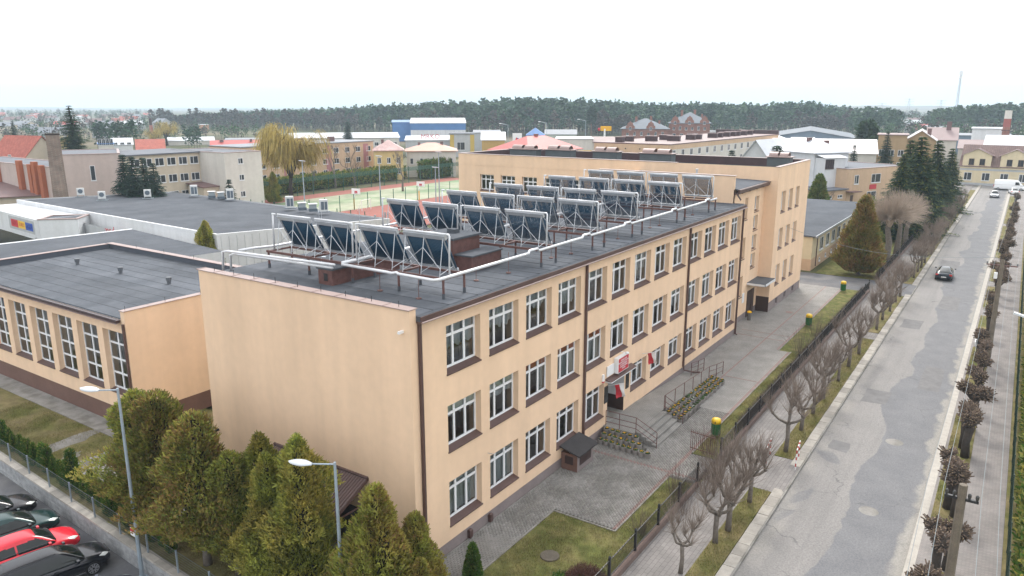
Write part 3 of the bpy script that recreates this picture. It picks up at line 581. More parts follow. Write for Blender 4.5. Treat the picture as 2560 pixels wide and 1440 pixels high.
# side porch on the end wall
pt = thing('porch', 'small brown ribbed lean-to roof over the side door of the school end wall', 'porch', (0, 0, 0))
b_ = MB(); y0, y1 = 2.6, 8.6
def prf(y): return 3.2 if y < 5.5 else 3.2
nr = 40
for i in range(nr):
    ya, yb = y0+(y1-y0)*i/nr, y0+(y1-y0)*(i+1)/nr; ym = ya+(yb-ya)*.35
    b_.quad((-.02,ya,3.75),(-1.9,ya,2.85),(-1.9,ym,2.85),(-.02,ym,3.75)); b_.quad((-.02,ym,3.78),(-1.9,ym,2.88),(-1.9,yb,2.88),(-.02,yb,3.78)); b_.quad((-.02,ym,3.75),(-1.9,ym,2.85),(-1.9,ym,2.88),(-.02,ym,3.78)); b_.quad((-.02,yb,3.78),(-1.9,yb,2.88),(-1.9,yb,2.85),(-.02,yb,3.75))
b_.build('ribbed_roof', m_brown, pt); b_ = MB(); b_.box(-1.94, -1.9, y0-.03, y1+.03, 2.72, 2.86); b_.box(-1.9, -.02, y0-.05, y0-.02, 2.7, 2.78); b_.add([(-.02,y0-.03,3.68),(-1.9,y0-.03,2.78),(-1.9,y0-.03,2.9),(-.02,y0-.03,3.8)], [(0,1,2,3)]); b_.tube([(-.04,y0,3.8),(-.04,y1,3.8)], .06, 6); b_.build('fascia', m_brown, pt)
b_ = MB(); b_.box(-1.7, -1.6, y0+.1, y0+.2, 0, 2.9); b_.build('post', m_brown, pt); b_ = MB(); b_.box(-1.7, -.0, y1-.2, y1-.1, 0, 3.0); b_.build('side_panel', m_brown, pt)
b_ = MB(); b_.box(-.03, -.006, 3.2, 4.5, 0, 2.2); b_.box(-.03, -.006, 5.2, 7.6, .9, 2.3); b_.build('door', mat('dark_door', (.03, .022, .02), .5), pt)
# ---------------------------------------------------------------- school: stair block, tower and cross wing
ZW = 13.65; XW, XE, YN = 49.9, 61.7, 36.5
tops = []; tsp = []
for i, x in enumerate((50.95, 53.55, 56.15)):
    for z in (2.3, 5.8, 9.3): tops.append((x-XW+.55, x-XW+2.0, z, z+2.0, .33)); tsp.append((x+.55, z))
bops = [(x-XW, x-XW+.85, .25, .85, .25) for x in (52.3, 55.4, 58.5)]
tw = MB(); tw.wall((XW, -.3, .95), (1,0,0), (0,-1,0), XE-XW, ZW-.95, [(a, b, c-.95, d-.95, e) for a, b, c, d, e in tops])
tw.build('tower_front', m_stucco, school)
tp = MB(); tp.wall((XW+.02, -.27, 0), (1,0,0), (0,-1,0), XE-XW-.04, .95, bops); tp.box(XW, XE, -.24, .0, .93, .949); tp.build('plinth', m_plinth, school)
for x, z in tsp: add_window(school, (x, -.3+.33, z+.1), 0, 1.45, 1.9, (.5,), (.7,), .33, True, ('sheer', 1))
for a in bops:
    o = add_window(school, (XW+a[0], -.27+.25, .25), 0, .85, .6, (), (), .25, False)
it = MB(); it.box(XW+.4, XE-.3, .4, 8, 0, 12.2); it.build('interior', m_dark, school)
wops = [(YN-y, YN-y+1.95, 9.55, 11.38, .3) for y in (33.4, 30.5, 27.6, 24.7, 21.8, 18.9, 16.0)]
ww = MB(); ww.wall((XW, YN, 0), (0,-1,0), (-1,0,0), YN+.3, ZW, wops); ww.build('wing_wall', m_stucco, school)
for a in wops: add_window(school, (XW+.3, YN-a[0], 9.65), -math.pi/2, 1.95, 1.73, (1/3, 2/3), (.68,), .3, True)
it = MB(); it.box(XW+2.5, XE-.3, 8.2, YN-.3, 0, 12.2); it.build('interior', m_dark, school)
bk = MB(); bk.wall((XE, YN, 0), (-1,0,0), (0,1,0), XE-XW, ZW, []); bk.wall((XE, -.3, 0), (0,1,0), (1,0,0), YN+.3, ZW, []); bk.build('rear_wall', m_stucco, school)
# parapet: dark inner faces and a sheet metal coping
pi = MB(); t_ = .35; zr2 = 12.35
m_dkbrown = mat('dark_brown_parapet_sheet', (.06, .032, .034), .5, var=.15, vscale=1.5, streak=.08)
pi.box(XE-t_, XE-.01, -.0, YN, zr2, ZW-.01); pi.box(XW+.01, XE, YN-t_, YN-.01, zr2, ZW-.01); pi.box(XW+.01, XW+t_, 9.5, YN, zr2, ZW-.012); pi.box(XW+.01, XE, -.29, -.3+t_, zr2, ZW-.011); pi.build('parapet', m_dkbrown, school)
cp = [(XE-t_-.05, XE+.05, -.35, YN+.05), (XW-.05, XW+t_+.05, 9.5, YN-t_-.05), (XW-.05, XE-t_-.05, YN-t_-.05, YN+.05), (XW-.05, XE-t_-.05, -.36, -.3+t_+.02)]
for a in cp:
    b_ = MB(); b_.box(*a, ZW, ZW+.04); b_.build('coping_sheet', m_coping, school)
rr = MB(); rr.quad((XW-.02,-.3,zr2),(XE,-.3,zr2),(XE,YN,zr2+.05),(XW-.02,YN,zr2+.05)); rr.build('roof', m_felt, school)
b_ = MB(); b_.box(XE-t_-.03, XE-t_-.01, .2, YN-.4, zr2-.05, zr2+.5); b_.build('upstand', m_felt, school)
# stair block
sops = [(47.25-41, 48.65-41, z, z+1.35, .3) for z in (9.85, 8.15, 6.35, 4.6)] ; sops = [(47.2-41, 48.5-41, z, z+1.35, .3) for z in (9.82, 8.1, 6.3, 4.6)] + [(44.3-41, 45.2-41, z, z+1.9, .3) for z in (9.4, 5.9, 2.4)]
sb = MB(); sb.wall((41, .9, .62), (1,0,0), (0,-1,0), XW-41, 12.3-.62, [(a, b, c-.62, d-.62, e) for a, b, c, d, e in sops]); sb.build('stair_wall', m_stucco, school)
b_ = MB(); b_.box(41.02, XW, .92, 1.2, 0, .62); b_.build('plinth', m_plinth, school)
for a in sops: add_window(school, (41+a[0], 1.2, a[2]+.08), 0, a[1]-a[0], a[3]-a[2]-.08, () if a[1]-a[0] < 1 else (.5,), (), .3, True, ('sheer', 2))
b_ = MB(); b_.box(41.3, XW-.1, 1.5, 8, 0, 12); b_.build('interior', m_dark, school)
b_ = MB(); b_.wall((41, 13.4, ZR), (0,-1,0), (-1,0,0), 12.5, 13.45-ZR, []); b_.box(41.002, 41.3, .9, 13.4, ZR, 13.44); b_.build('stair_parapet', m_stucco, school)
b_ = MB(); b_.box(40.94, 41.36, .84, 13.4, 13.45, 13.49); b_.build('coping_sheet', m_coping, school)
b_ = MB(); b_.quad((41.3,.7,12.38),(XW,.7,12.38),(XW,13.4,12.75),(41.3,13.4,12.75)); b_.box(41, XW, .55, .75, 12.3, 12.385); b_.build('roof', m_felt, school)
b_ = MB(); b_.box(41, XW, .42, .55, 12.05, 12.36); b_.box(41, XW, .55, .9, 11.95, 12.06); b_.tube([(41,.4,12.3),(XW,.4,12.3)], .06, 6); b_.build('gutter', m_brown, school)
for x in range(42, 50, 2): b_ = MB(); b_.box(x, x+.05, .44, .9, 11.96, 12.3); b_.build('bracket', m_brown, school)
b_ = MB(); b_.tube([(41.15,.5,12.2),(41.15,.6,11.9),(41.12,.3,11.5)], .07, 8); b_.build('downpipe', m_brown, school)
b_ = MB(); b_.box(41.3, XW, 13.3, 14, 0, 12.7); b_.box(41, XW, 13.26, 13.3, 0, 12.7); b_.build('rear_wall', m_stucco, school)
# side entrance with canopy between stair block and tower
b_ = MB(); b_.box(46.6, 49.85, -.75, .9, 3.22, 3.4); b_.build('side_canopy', [mat('canopy_felt', (.075, .085, .098), .8, var=.1)], school); b_ = MB(); b_.box(46.55, 49.86, -.8, -.751, 3.2, 3.38); b_.box(46.55, 46.599, -.8, .9, 3.2, 3.38); b_.build('canopy_edge', m_whitew, school)
b_ = MB(); b_.box(46.9, 49.0, .86, .895, .05, 2.5); b_.box(48.05, 48.15, .84, .859, .05, 2.5); b_.box(XW-.03, XW-.004, -.3, .9, 0, 1.5); b_.build('side_door', mat('brown_dado', (.05, .027, .022), .5), school)
b_ = MB(); b_.box(45.4, 45.95, .86, .895, 1.7, 2.6); b_.build('notice', m_swht, school)
mb = MB(); mb.lathe((46.2,.35,.05), [(.16,0),(.19,.55),(.2,.7)], 12); mb.lathe((46.2,.35,.05), [(.2,.7),(.21,.78),(.1,.86)], 12, 1); tag(mb.build('litter_bin', [mat('grey_bin', (.12,.11,.1), .6), m_yel]), 'slim grey litter bin with yellow rim at the side entrance', 'bin')
# rooftop chimneys seen over the wing parapet (with half-round hoods)
for x, y, w_, lab in ((54, 30.2, 3.6, 'first'), (55, 26.0, 3.4, 'second'), (55, 20.0, 3.0, 'third'), (55, 14.0, 3.6, 'fourth'), (56.5, 1.6, 2.2, 'fifth')):
    t = thing('roof_chimney', f'dark rooftop chimney with curved hoods on the wing roof, {lab} from left', 'chimney', (x, y, zr2))
    b_ = MB(); b_.box(0, 1.2, -w_/2, w_/2, 0, 1.75); b_.build('stack', mat('teal_grey_chimney', (.09, .105, .11), .8, var=.1), t); b_ = MB(); b_.box(-.15, 1.35, -w_/2-.15, w_/2+.15, 1.75, 1.83); b_.build('cap', m_coping, t)
    for k, yy in enumerate((-w_*.22, w_*.25)):
        b_ = MB(); pr = [(.5*math.cos(math.pi*q/8), .42*math.sin(math.pi*q/8)) for q in range(9)]; L_ = w_*.38
        for q in range(8): b_.quad((.6+pr[q][0], yy-L_/2, 1.84+pr[q][1]), (.6+pr[q][0], yy+L_/2, 1.84+pr[q][1]), (.6+pr[q+1][0], yy+L_/2, 1.84+pr[q+1][1]), (.6+pr[q+1][0], yy-L_/2, 1.84+pr[q+1][1]))
        b_.build('hood', m_coping, t)
b_ = MB(); b_.tube([(46,6,12.5),(46,6,13.4)], .09, 8); b_.lathe((46,6,13.4), [(.15,0),(.15,.08)], 8); tag(b_.build('vent_pipe', m_alu), 'thin metal vent pipe on the stair block roof', 'vent')
for x, y, l_ in ((47, 3.2, 4.2), (46, 7.4, 1.8)):
    b_ = MB(); b_.bev(x, x+.6, y, y+l_*.6, 12.4, 12.85, .05); tag(b_.build('roof_box', m_coping), f'{"long" if l_ > 3 else "short"} low sheet metal box on the stair block roof', 'roof box')
# ---------------------------------------------------------------- rooftop of the main block
t = thing('roof_chimney', 'long low brown chimney slab on the school roof under the white pipes', 'chimney', (2.2, 7.6, ZR)); ang = math.atan2(-2.0, 4.2)
b_ = MB(); b_.box(0, 4.4, 0, .9, 0, .72); b_.build('stack', m_rust, t); b_ = MB(); b_.box(-.06, 4.46, -.06, .96, .72, .8); b_.build('cap', m_felt, t); b_ = MB(); b_.box(-.01, -.004, .3, .55, .2, .55); b_.build('opening', m_black, t); t.location = (2.0, 6.3, ZR)
t = thing('roof_chimney', 'stepped brown chimney block on the school roof between first and second collector rows', 'chimney', (7.6, 3.9, ZR))
b_ = MB(); b_.box(0, 2.2, 0, 2.2, 0, 1.5); b_.box(.2, 2.6, -1.0, -.01, 0, .75); b_.build('stack', m_rust, t); b_ = MB(); b_.box(-.1, 2.3, -.1, 2.3, 1.5, 1.6); b_.box(.1, 2.7, -1.1, -.02, .75, .82); b_.build('cap', m_felt, t)
b_ = MB(); b_.box(1.2, 1.6, .8, 1.3, 1.6, 1.8); b_.build('block', m_felt, t)
# evacuated tube collectors on steel stands
m_tube = mat('collector_tubes', (.016, .055, .10), .3, spec=.3)
CW = 2.28
def collector():
    t = thing('solar_collector', 'x', 'solar collector')
    top, bot = Vector((.28, 0, 1.70)), Vector((1.10, 0, .16)); ax = (bot-top).normalized(); nrm = Vector((ax.z, 0, -ax.x))
    if nrm.z < 0: nrm = -nrm
    b_ = MB(); M = Matrix((ax, Vector((0,1,0)), nrm)).transposed().to_3x3(); c = top+ax*.05; b_.obox((c.x, CW/2, c.z), .20, CW, .15, M); b_.build('manifold', m_alu, t)
    b_ = MB(); b_.tube([(.25,-.04,1.80),(.25,CW+.02,1.80)], .043, 8); b_.build('header_pipe', m_clad, t, True)
    for hb in (0, 1):
        b_ = MB()
        for k in range(15):
            y = .05+hb*CW/2+k*(CW/2-.06)/14.; p0 = top+ax*.12+Vector((0,y,0)); p1 = bot+Vector((0,y,0)); b_.tube([p0, p1], .029, 6)
        b_.build('vacuum_tubes', m_tube, t, True, kind='stuff')
    b_ = MB(); c = bot-ax*.02; b_.obox((c.x, CW/2, c.z), .12, CW, .09, M); b_.build('tube_holder', m_alu, t)
    ys = (.12, CW*.5, CW-.12)
    for y in ys:
        b_ = MB(); b_.obox(((top.x+bot.x)/2-nrm.x*.06, y, (top.z+bot.z)/2-nrm.z*.06), (bot-top).length, .045, .04, M); b_.build('support_rail', m_alu, t)
        b_ = MB(); b_.tube([(.26,y,1.68),(-.02,y,.0)], .022, 4); b_.build('rear_leg', m_alu, t)
        b_ = MB(); b_.tube([(.0,y,.1),(1.0,y,.36)], .017, 4); b_.build('floor_strut', m_alu, t)
    for a, c, d in ((0, 1, 0), (1, 2, 1)):
        if d: b_ = MB(); b_.tube([(.17,ys[1],1.15),(.03,ys[2],.35)], .014, 4); b_.build('brace', m_alu, t)
        b_ = MB(); b_.tube([(.03,ys[a],.35),(.17,ys[c],1.15)], .014, 4); b_.build('brace', m_alu, t)
    return t
proto = collector(); SZ = ZR+.87
rows_x = [2.95, 10.65, 16.05, 21.2, 28.35, 34.65]; ypos = [8.95, 6.30, 3.44, .78]
fst = True
for ri, rx in enumerate(rows_x):
    for ci, yy in enumerate(ypos):
        o = proto if fst else copy_tree(proto); fst = False
        o.location = (rx, yy, SZ+.04); o['label'] = f'tube solar collector, {ORD[ci]} from left in {ORD[ri]} row from the near roof end'; o['group'] = 'solar collectors on the school roof'
    st = thing('collector_stand', f'brown steel stand on legs under the {ORD[ri]} collector row from near end', 'stand', (rx, 0, 0), 0, 'steel stands on the school roof')
    for xx in (.0, 1.42):
        b_ = MB(); b_.box(xx-.05, xx+.05, .7, 11.9, SZ-.06, SZ+.05); b_.build('beam', m_rust, st)
    for yy in (.72, 3.2, 6.0, 8.9, 11.8):
        b_ = MB(); b_.box(.051, 1.369, yy-.04, yy+.04, SZ-.05, SZ+.035); b_.build('cross_beam', m_rust, st)
        for xx in (.0, 1.42):
            b_ = MB(); b_.tube([(xx,yy,ZR+.02),(xx,yy,SZ-.06)], .055, 6); b_.tube([(xx,yy,ZR+.015),(xx,yy,ZR+.25)], .07, 6, 1); b_.build('leg', [m_rust, m_felt], st)
    for yy in (.55, 5.95, 6.05, 11.6):
        if yy in (.55, 11.6): 
            pd = thing('riser_pipe', f'thin white insulated riser pipe at the {"right" if yy < 1 else "left"} end of the {ORD[ri]} collector row', 'pipe', (rx, yy, 0)); b_ = MB(); s_ = .22 if yy < 1 else -.2; b_.tube([(.25, s_, SZ+1.84), (.25, .04, SZ+1.84), (.25, 0, SZ+1.77), (.2, 0, SZ+.08)], .042, 8); b_.build('pipe', m_clad, pd, True)
    pd = thing('riser_pipe', f'pair of white insulated riser pipes in the middle of the {ORD[ri]} collector row', 'pipe', (rx, 6.02, 0))
    for s_, e_ in ((.12, .3), (-.12, -.25)): b_ = MB(); b_.tube([(.25, s_+e_*.5, SZ+1.84), (.25, s_, SZ+1.83), (.25, s_, SZ+1.75), (.2, s_, SZ+.1)], .042, 8); b_.build('pipe', m_clad, pd, True)
# white insulated distribution pipes
def pipe(pts, r, label):
    b_ = MB(); b_.tube(pts, r, 10); o = b_.build('insulated_pipe', m_clad, None, True); return tag(o, label, 'pipe')
zp = SZ+.14
pp = [(2.25,5.9,zp), (2.2,3.2,zp), (2.2,2.9,zp-.02), (2.35,2.75,zp), (2.2,2.5,zp), (2.1,.55,zp), (2.3,.42,zp)]
for x in [4.6, 10.2, 15.5, 20.6, 27.8, 34.2]: pp += [(x, .42, zp)] if x < 5 else [(x-1.2, .42, zp), (x-1.1, .42, zp+.12), (x-.4, .42, zp+.12), (x-.3, .42, zp)]
pipe(pp + [(35.4,.42,zp)], .068, 'long white insulated pipe running along the front edge of the collector rows')
pipe([(2.3,5.95,zp+.05),(6.6,5.9,zp+.05),(9.8,5.9,zp+.05),(15,5.9,zp+.05),(34.8,5.9,zp+.05)], .08, 'white insulated pipe running down the middle of the collector rows')
pipe([(2.0,6.1,zp),(1.2,12.6,zp+.05),(1.15,12.9,zp),(1.15,13.0,ZR)], .06, 'upper white pipe bending down at the left roof corner'); pipe([(2.0,6.25,zp-.16),(1.5,12.5,zp-.12),(1.45,12.75,zp-.2),(1.45,12.8,ZR)], .06, 'lower white pipe bending down at the left roof corner')
pipe([(1.6,12.3,zp+.05),(2.3,12.0,zp+.1),(3.2,11.9,zp+.05),(10.6,11.9,zp+.05),(22,11.9,zp+.05)], .06, 'white insulated pipe along the far left edge of the collector rows')
for i, (x, y) in enumerate([(2.5,3.9),(2.4,1.6),(6.4,1.6),(8.6,1.3),(12.9,1.5),(14.5,1.2),(18.8,1.4),(20.2,1.2),(25.2,1.3),(26.5,1.2),(31.2,1.2),(32.6,1.2),(4.9,10.2),(5.6,8.1),(8.2,9.0),(6.3,11.6)]):
    b_ = MB(); b_.tube([(x,y,ZR+.02),(x,y,ZR+(1.05 if i < 12 else 3.0))], .014, 5); b_.lathe((x,y,ZR+.0), [(.12,.02),(.12,.07)], 8); tag(b_.build('lightning_rod', m_alu if i > 11 else m_rust), f'thin lightning rod on the school roof, {ORD[i] if i < 12 else ORD[i-12]} from near end {"along the front edge" if i < 12 else "among the left collectors"}', 'rod', 'lightning rods on the school roof')
# ---------------------------------------------------------------- gymnasium
GX, GY, GZ, GB, GN, GP = 1.5, 23.3, 7.0, 13.3, 46.2, 7.5
gym = thing('gymnasium', 'peach flat roofed gymnasium with tall gridded windows and brown base', 'gymnasium', (0, 0, 0))
gops = []; 
for i in range(7):
    y = 23.57+3.05*i; gops.append((GN-(y+2.4), GN-y, 2.15, 6.12, .36))
gw = MB(); gw.wall((GX, GN, 1.15), (0,-1,0), (-1,0,0), GN-GY, GZ-1.15, [(a, b, c-1.15, d-1.15, e) for a, b, c, d, e in gops], .36); gw.build('window_wall', m_stucco, gym)
for a in gops[:7]: add_window(gym, (GX+.36, GN-a[0], 2.3), -math.pi/2, 2.4, 3.82, (.44,), (.26, .5, .76), .36, True)
b_ = MB(); b_.box(GX+.03, GX+.3, GY, GN, 0, 1.15); b_.box(GX+.31, GB-.1, GY+.03, GY+.3, 0, 1.149); b_.build('plinth', m_brownpl, gym)
b_ = MB(); b_.wall((GX, GY, 1.15), (1,0,0), (0,-1,0), GB-GX, GP-1.15, []); b_.box(GX-.002, GB-.004, GY+.004, GY+.4, 6.4, GP-.001); b_.build('side_wall', m_stucco, gym)
b_ = MB(); b_.box(GB-.4, GB, GY+.41, GN, 0, GP); b_.box(GX, GB-.401, GN-.4, GN-.002, 0, GP); b_.build('rear_parapet', mat('parapet_felt', (.07, .08, .10), .85), gym)
b_ = MB(); b_.box(GX+3, GX+3.1, GY+.5, GN-.6, 0, 6.5); b_.box(GX+.6, GX+3, GY+.5, GN-.6, .2, .3, 1); b_.build('interior', [mat('gym_interior', (.38, .32, .24), .9), m_floor], gym)
b_ = MB(); b_.quad((GX-.05,GY+.4,7.0),(GB-.4,GY+.4,7.1),(GB-.4,GN-.4,7.1),(GX-.05,GN-.4,7.0)); groof = b_.build('roof', m_felt, gym)
for i in range(11):
    x0, x1 = GX+.05+i*1.05, GX+.05+i*1.05+1.09; b_ = MB(); b_.quad((x0,GY+.42,7.032+i*.0083),(x1,GY+.42,7.04+i*.0083),(x1,GN-.42,7.04+i*.0083),(x0,GN-.42,7.032+i*.0083)); b_.box(x1-.035, x1+.01, GY+.42, GN-.43, 7.035+i*.0083, 7.052+i*.0083, 1); b_.build('felt_strip', [fm, m_seam], groof)
b_ = MB(); b_.box(GX-.28, GX-.06, GY+.4, GN, 6.86, 6.98); b_.box(GX-.3, GX-.28, GY+.4, GN, 6.84, 7.0); b_.build('gutter', mat('dark_gutter', (.05, .028, .03), .4), gym); 
for i in range(12):
    y0 = GY+.42+i*1.88; b_ = MB(); b_.add([(GX-.32,y0,6.74),(GX-.32,y0+1.87,6.74),(GX-.02,y0+1.87,6.85),(GX-.02,y0,6.85)], [(3,2,1,0)]); b_.build('eaves_sheet', m_coping, gym)
b_ = MB(); b_.box(GX-.14, GX-.02, GY+.06, GY+.19, .1, 6.75); b_.build('downpipe', m_brown, gym)
for i in range(7):
    b_ = MB(); x0 = GX-.06+1.72*i; b_.box(x0, min(x0+1.69, GB+.06), GY-.06, GY+.46, GP, GP+.035); b_.build('coping_sheet', m_coping, gym)
for i in range(9):
    b_ = MB(); y0 = GY+.47+2.5*i; b_.box(GB-.46, GB+.06, y0, min(y0+2.46, GN+.06), GP+.001, GP+.036); b_.build('coping_sheet', m_coping, gym)
for i in range(5):
    b_ = MB(); x0 = GX+2.25*i; b_.box(x0, min(x0+2.2, GB-.47), GN-.46, GN+.06, GP+.001, GP+.036); b_.build('coping_sheet', m_coping, gym)
b_ = MB()
for x in (1.7, 4.2, 6.6): b_.tube([(x, GY+.2, GP), (x, GY+.2, GP+.3)], .014, 4)
for y in range(26, 46, 4): b_.tube([(GB-.2, y, GP), (GB-.2, y, GP+.3)], .014, 4)
b_.build('lightning_stubs', m_black, gym, kind='stuff')
for i, q in enumerate(((194, 662), (302, 684), (423, 710))):
    p_ = at(*q, 7.08); b_ = MB(); b_.lathe((p_.x, p_.y, 7.06), [(.13,0),(.13,.22),(.12,.24)], 10); b_.lathe((p_.x, p_.y, 7.06), [(.17,.24),(.2,.5),(.17,.52)], 10); tag(b_.build('roof_vent', mat('grey_vent', (.11, .12, .135), .6)), f'small dark round vent on the gymnasium roof, {ORD[i]} from the left', 'vent', 'vents on the gymnasium roof')
# ---------------------------------------------------------------- car park edge: block wall, wire fence
m_block = mat('split_concrete_block', (.30, .305, .31), .9, var=.16, vscale=4, rnd=.13, bump=.8, bscale=18)
rw = thing('retaining_wall', 'pale grey concrete block retaining wall along the car park', 'wall', (0, 0, 0))
wa = math.atan(.048); ud = Vector((math.sin(wa), math.cos(wa), 0))
b_ = MB(); b_.box(0, .26, 0, 62, -.86, .02); core = b_.build('core', m_conc, rw, loc=(wallx(2)+.06, 2, 0), kind='stuff'); core.rotation_euler.z = -wa
blk = MB().bev(0, .06, .006, .494, 0, .208, .006); bm_ = []
for k in range(4):
    b_ = MB(); rr_ = random.Random(k); pts = [(-.0-rr_.uniform(0,.012), y, z) for z in (.012, .20) for y in (.012, .25, .488)]
    b_.add(pts+[(.06,.002,.002),(.06,.498,.002),(.06,.498,.21),(.06,.002,.21)], [(0,3,4,1),(1,4,5,2),(6,0,1,2,7),(7,2,5,8),(8,5,4,3,9),(9,3,0,6)]); bm_.append(b_.mesh('block', m_block))
cnt = 0; rest = MB()
for r_ in range(4):
    for i in range(0, 75):
        y = 4+i*.5+(.25 if r_ % 2 else 0)
        if y > 30: continue
        px = Vector((wallx(2), 2, 0)) + ud*(y-2); o = put(random.choice(bm_), 'block', rw, (px.x, px.y, -.85+r_*.213)); o.rotation_euler.z = -wa; cnt += 1
for i in range(53):
    y = 2+i*1.0; px = Vector((wallx(2)-.03, 2, 0)) + ud*(y-2)
    if i == 0: cs = MB().bev(0, .42, .004, .996, 0, .09, .012).mesh('cap_slab', m_slab)
    o = put(cs, 'cap_slab', rw, (px.x, px.y, .02)); o.rotation_euler.z = -wa
m_post = mat('grey_fence_steel', (.22, .26, .29), .5, var=.1, vscale=3); m_wire = mat('fence_wire', (.10, .12, .125), .5)
wf = thing('wire_fence', 'low grey panel wire fence standing on the retaining wall', 'fence', (0, 0, 0)); i = 0
for y in np.arange(3.6, 52, 2.42):
    p0 = Vector((wallx(2)+.22, 2, .11)) + ud*(y-2); p1 = p0+ud*2.42; b_ = MB(); b_.obox((p0.x, p0.y, p0.z+.52), .06, .06, 1.06, Matrix.Rotation(-wa, 3, 'Z')); b_.build('post', m_post, wf)
    b_ = MB()
    for k in range(8): z = .1+k*.125; b_.tube([p0+Vector((.02,0,z)), p1+Vector((.02,0,z))], .0055 if k < 7 else .012, 3, cap=False)
    for k in range(1, 24): q = p0.lerp(p1, k/24); b_.tube([q+Vector((.02,0,.06)), q+Vector((.02,0,.97))], .0028, 3, cap=False)
    b_.build('mesh_panel', m_wire, wf, kind='stuff')
p0 = Vector((wallx(2)+.14, 2, 0)) + ud*(11.9-2); b_ = MB(); b_.box(-.012, .0, -.2, .2, 0, .38); b_.box(-.016, -.0125, -.19, .19, .2, .36, 1); o = b_.build('sign', [m_swht, m_sred], None, loc=(p0.x-.03, p0.y-.1, .62)); tag(o, 'small red and white notice on the wire fence near the lamp post', 'sign')
# ---------------------------------------------------------------- street lamps of the car park
m_lamp = mat('galvanised_lamp_post', (.33, .39, .44), .45, var=.1, vscale=2, metal=.3); m_lamph = mat('lamp_head_grey', (.62, .65, .68), .4)
def lamp(base, h, head_dir, label, arm=1.55):
    t = thing('street_lamp', label, 'street lamp', base); d = Vector(head_dir).normalized()
    b_ = MB(); b_.box(-.2, .2, -.2, .2, 0, .05); b_.tube([(0,0,0),(0,0,.9)], .095, 10); b_.tube([(0,0,.9),(0,0,h)], [.085,.05], 10); b_.build('post', m_lamp, t, False)
    b_ = MB(); b_.tube([(0,0,h-.08), d*arm*.62+Vector((0,0,h-.18))], .032, 8); b_.build('arm', m_lamp, t)
    c = d*(arm*.62+.42)+Vector((0,0,h-.2)); vs_ = []; fs_ = []; N, K = 12, 9
    sd_ = Vector((-d.y, d.x, 0))
    for i in range(K+1):
        u = i/K; wdt = .21*math.sin(math.pi*min(1, .12+.88*u*.98+.02))**.6*(1 if u > .3 else .55+.45*u/.3); hh = .13*math.sin(math.pi*(.08+.84*u))**.7
        for k in range(N):
            q = 2*math.pi*k/N; zz = math.sin(q)*hh*(1 if math.sin(q) > 0 else .35); vs_.append(c+d*(.95*(u-.5))+sd_*math.cos(q)*wdt+Vector((0,0,zz)))
    for i in range(K):
        for k in range(N): fs_.append((i*N+k, i*N+(k+1)%N, (i+1)*N+(k+1)%N, (i+1)*N+k))
    fs_ += [tuple(range(N)), tuple(K*N+k for k in range(N-1,-1,-1))]
    b_ = MB(); b_.add(vs_, fs_); b_.build('lamp_head', m_lamph, t, True)
    return t
lamp((-5.75, 10.75, -.85), 8.75, (-.35, .94, 0), 'tall grey lamp post with pale head in front of the gymnasium')
lamp((-3.55, .62, 0), 6.55, (-.35, .94, 0), 'tall grey lamp post with pale head in front of the school end wall')
# ---------------------------------------------------------------- cars
m_tyre = mat('tyre_rubber', (.012, .012, .013), .8); m_rim = mat('alloy_rim', (.55, .56, .58), .3, metal=.8); m_cglass = mat('dark_car_glass', (.008, .012, .012), .06, spec=.45)
m_chrome = mat('chrome_trim', (.7, .7, .72), .15, metal=.9); m_lens = mat('headlight_lens', (.62, .64, .62), .12, spec=.8); m_tail = mat('tail_light', (.45, .015, .015), .2); m_trim = mat('black_plastic', (.016, .016, .017), .6); m_plate = mat('number_plate', (.7, .7, .68), .5)
def loft(stations, prof, name, material, parent, sub=2, cut=None):
    """body of a vehicle: stations (x, half width, z bottom, z top, shoulder) skinned and subdivided"""
    vs_ = []; n = None
    for s_ in stations:
        ring = prof(s_); n = len(ring); vs_ += [(s_[0], y, z) for y, z in ring]
    fs_ = []
    for i in range(len(stations)-1):
        for k in range(n): fs_.append((i*n+k, (i+1)*n+k, (i+1)*n+(k+1)%n, i*n+(k+1)%n))
    fs_ += [tuple(range(n)), tuple((len(stations)-1)*n+k for k in range(n-1,-1,-1))]
    b_ = MB(); b_.add(vs_, fs_); o = b_.build(name, material, parent, True); md = o.modifiers.new('s', 'SUBSURF'); md.levels = md.render_levels = sub
    if cut:
        for c in cut:
            bo = o.modifiers.new('b', 'BOOLEAN'); bo.operation = 'DIFFERENCE'; bo.object = c; bo.solver = 'EXACT'
    dg = bpy.context.evaluated_depsgraph_get(); dg.update(); me = bpy.data.meshes.new_from_object(o.evaluated_get(dg)); o.modifiers.clear(); o.data = me
    return o
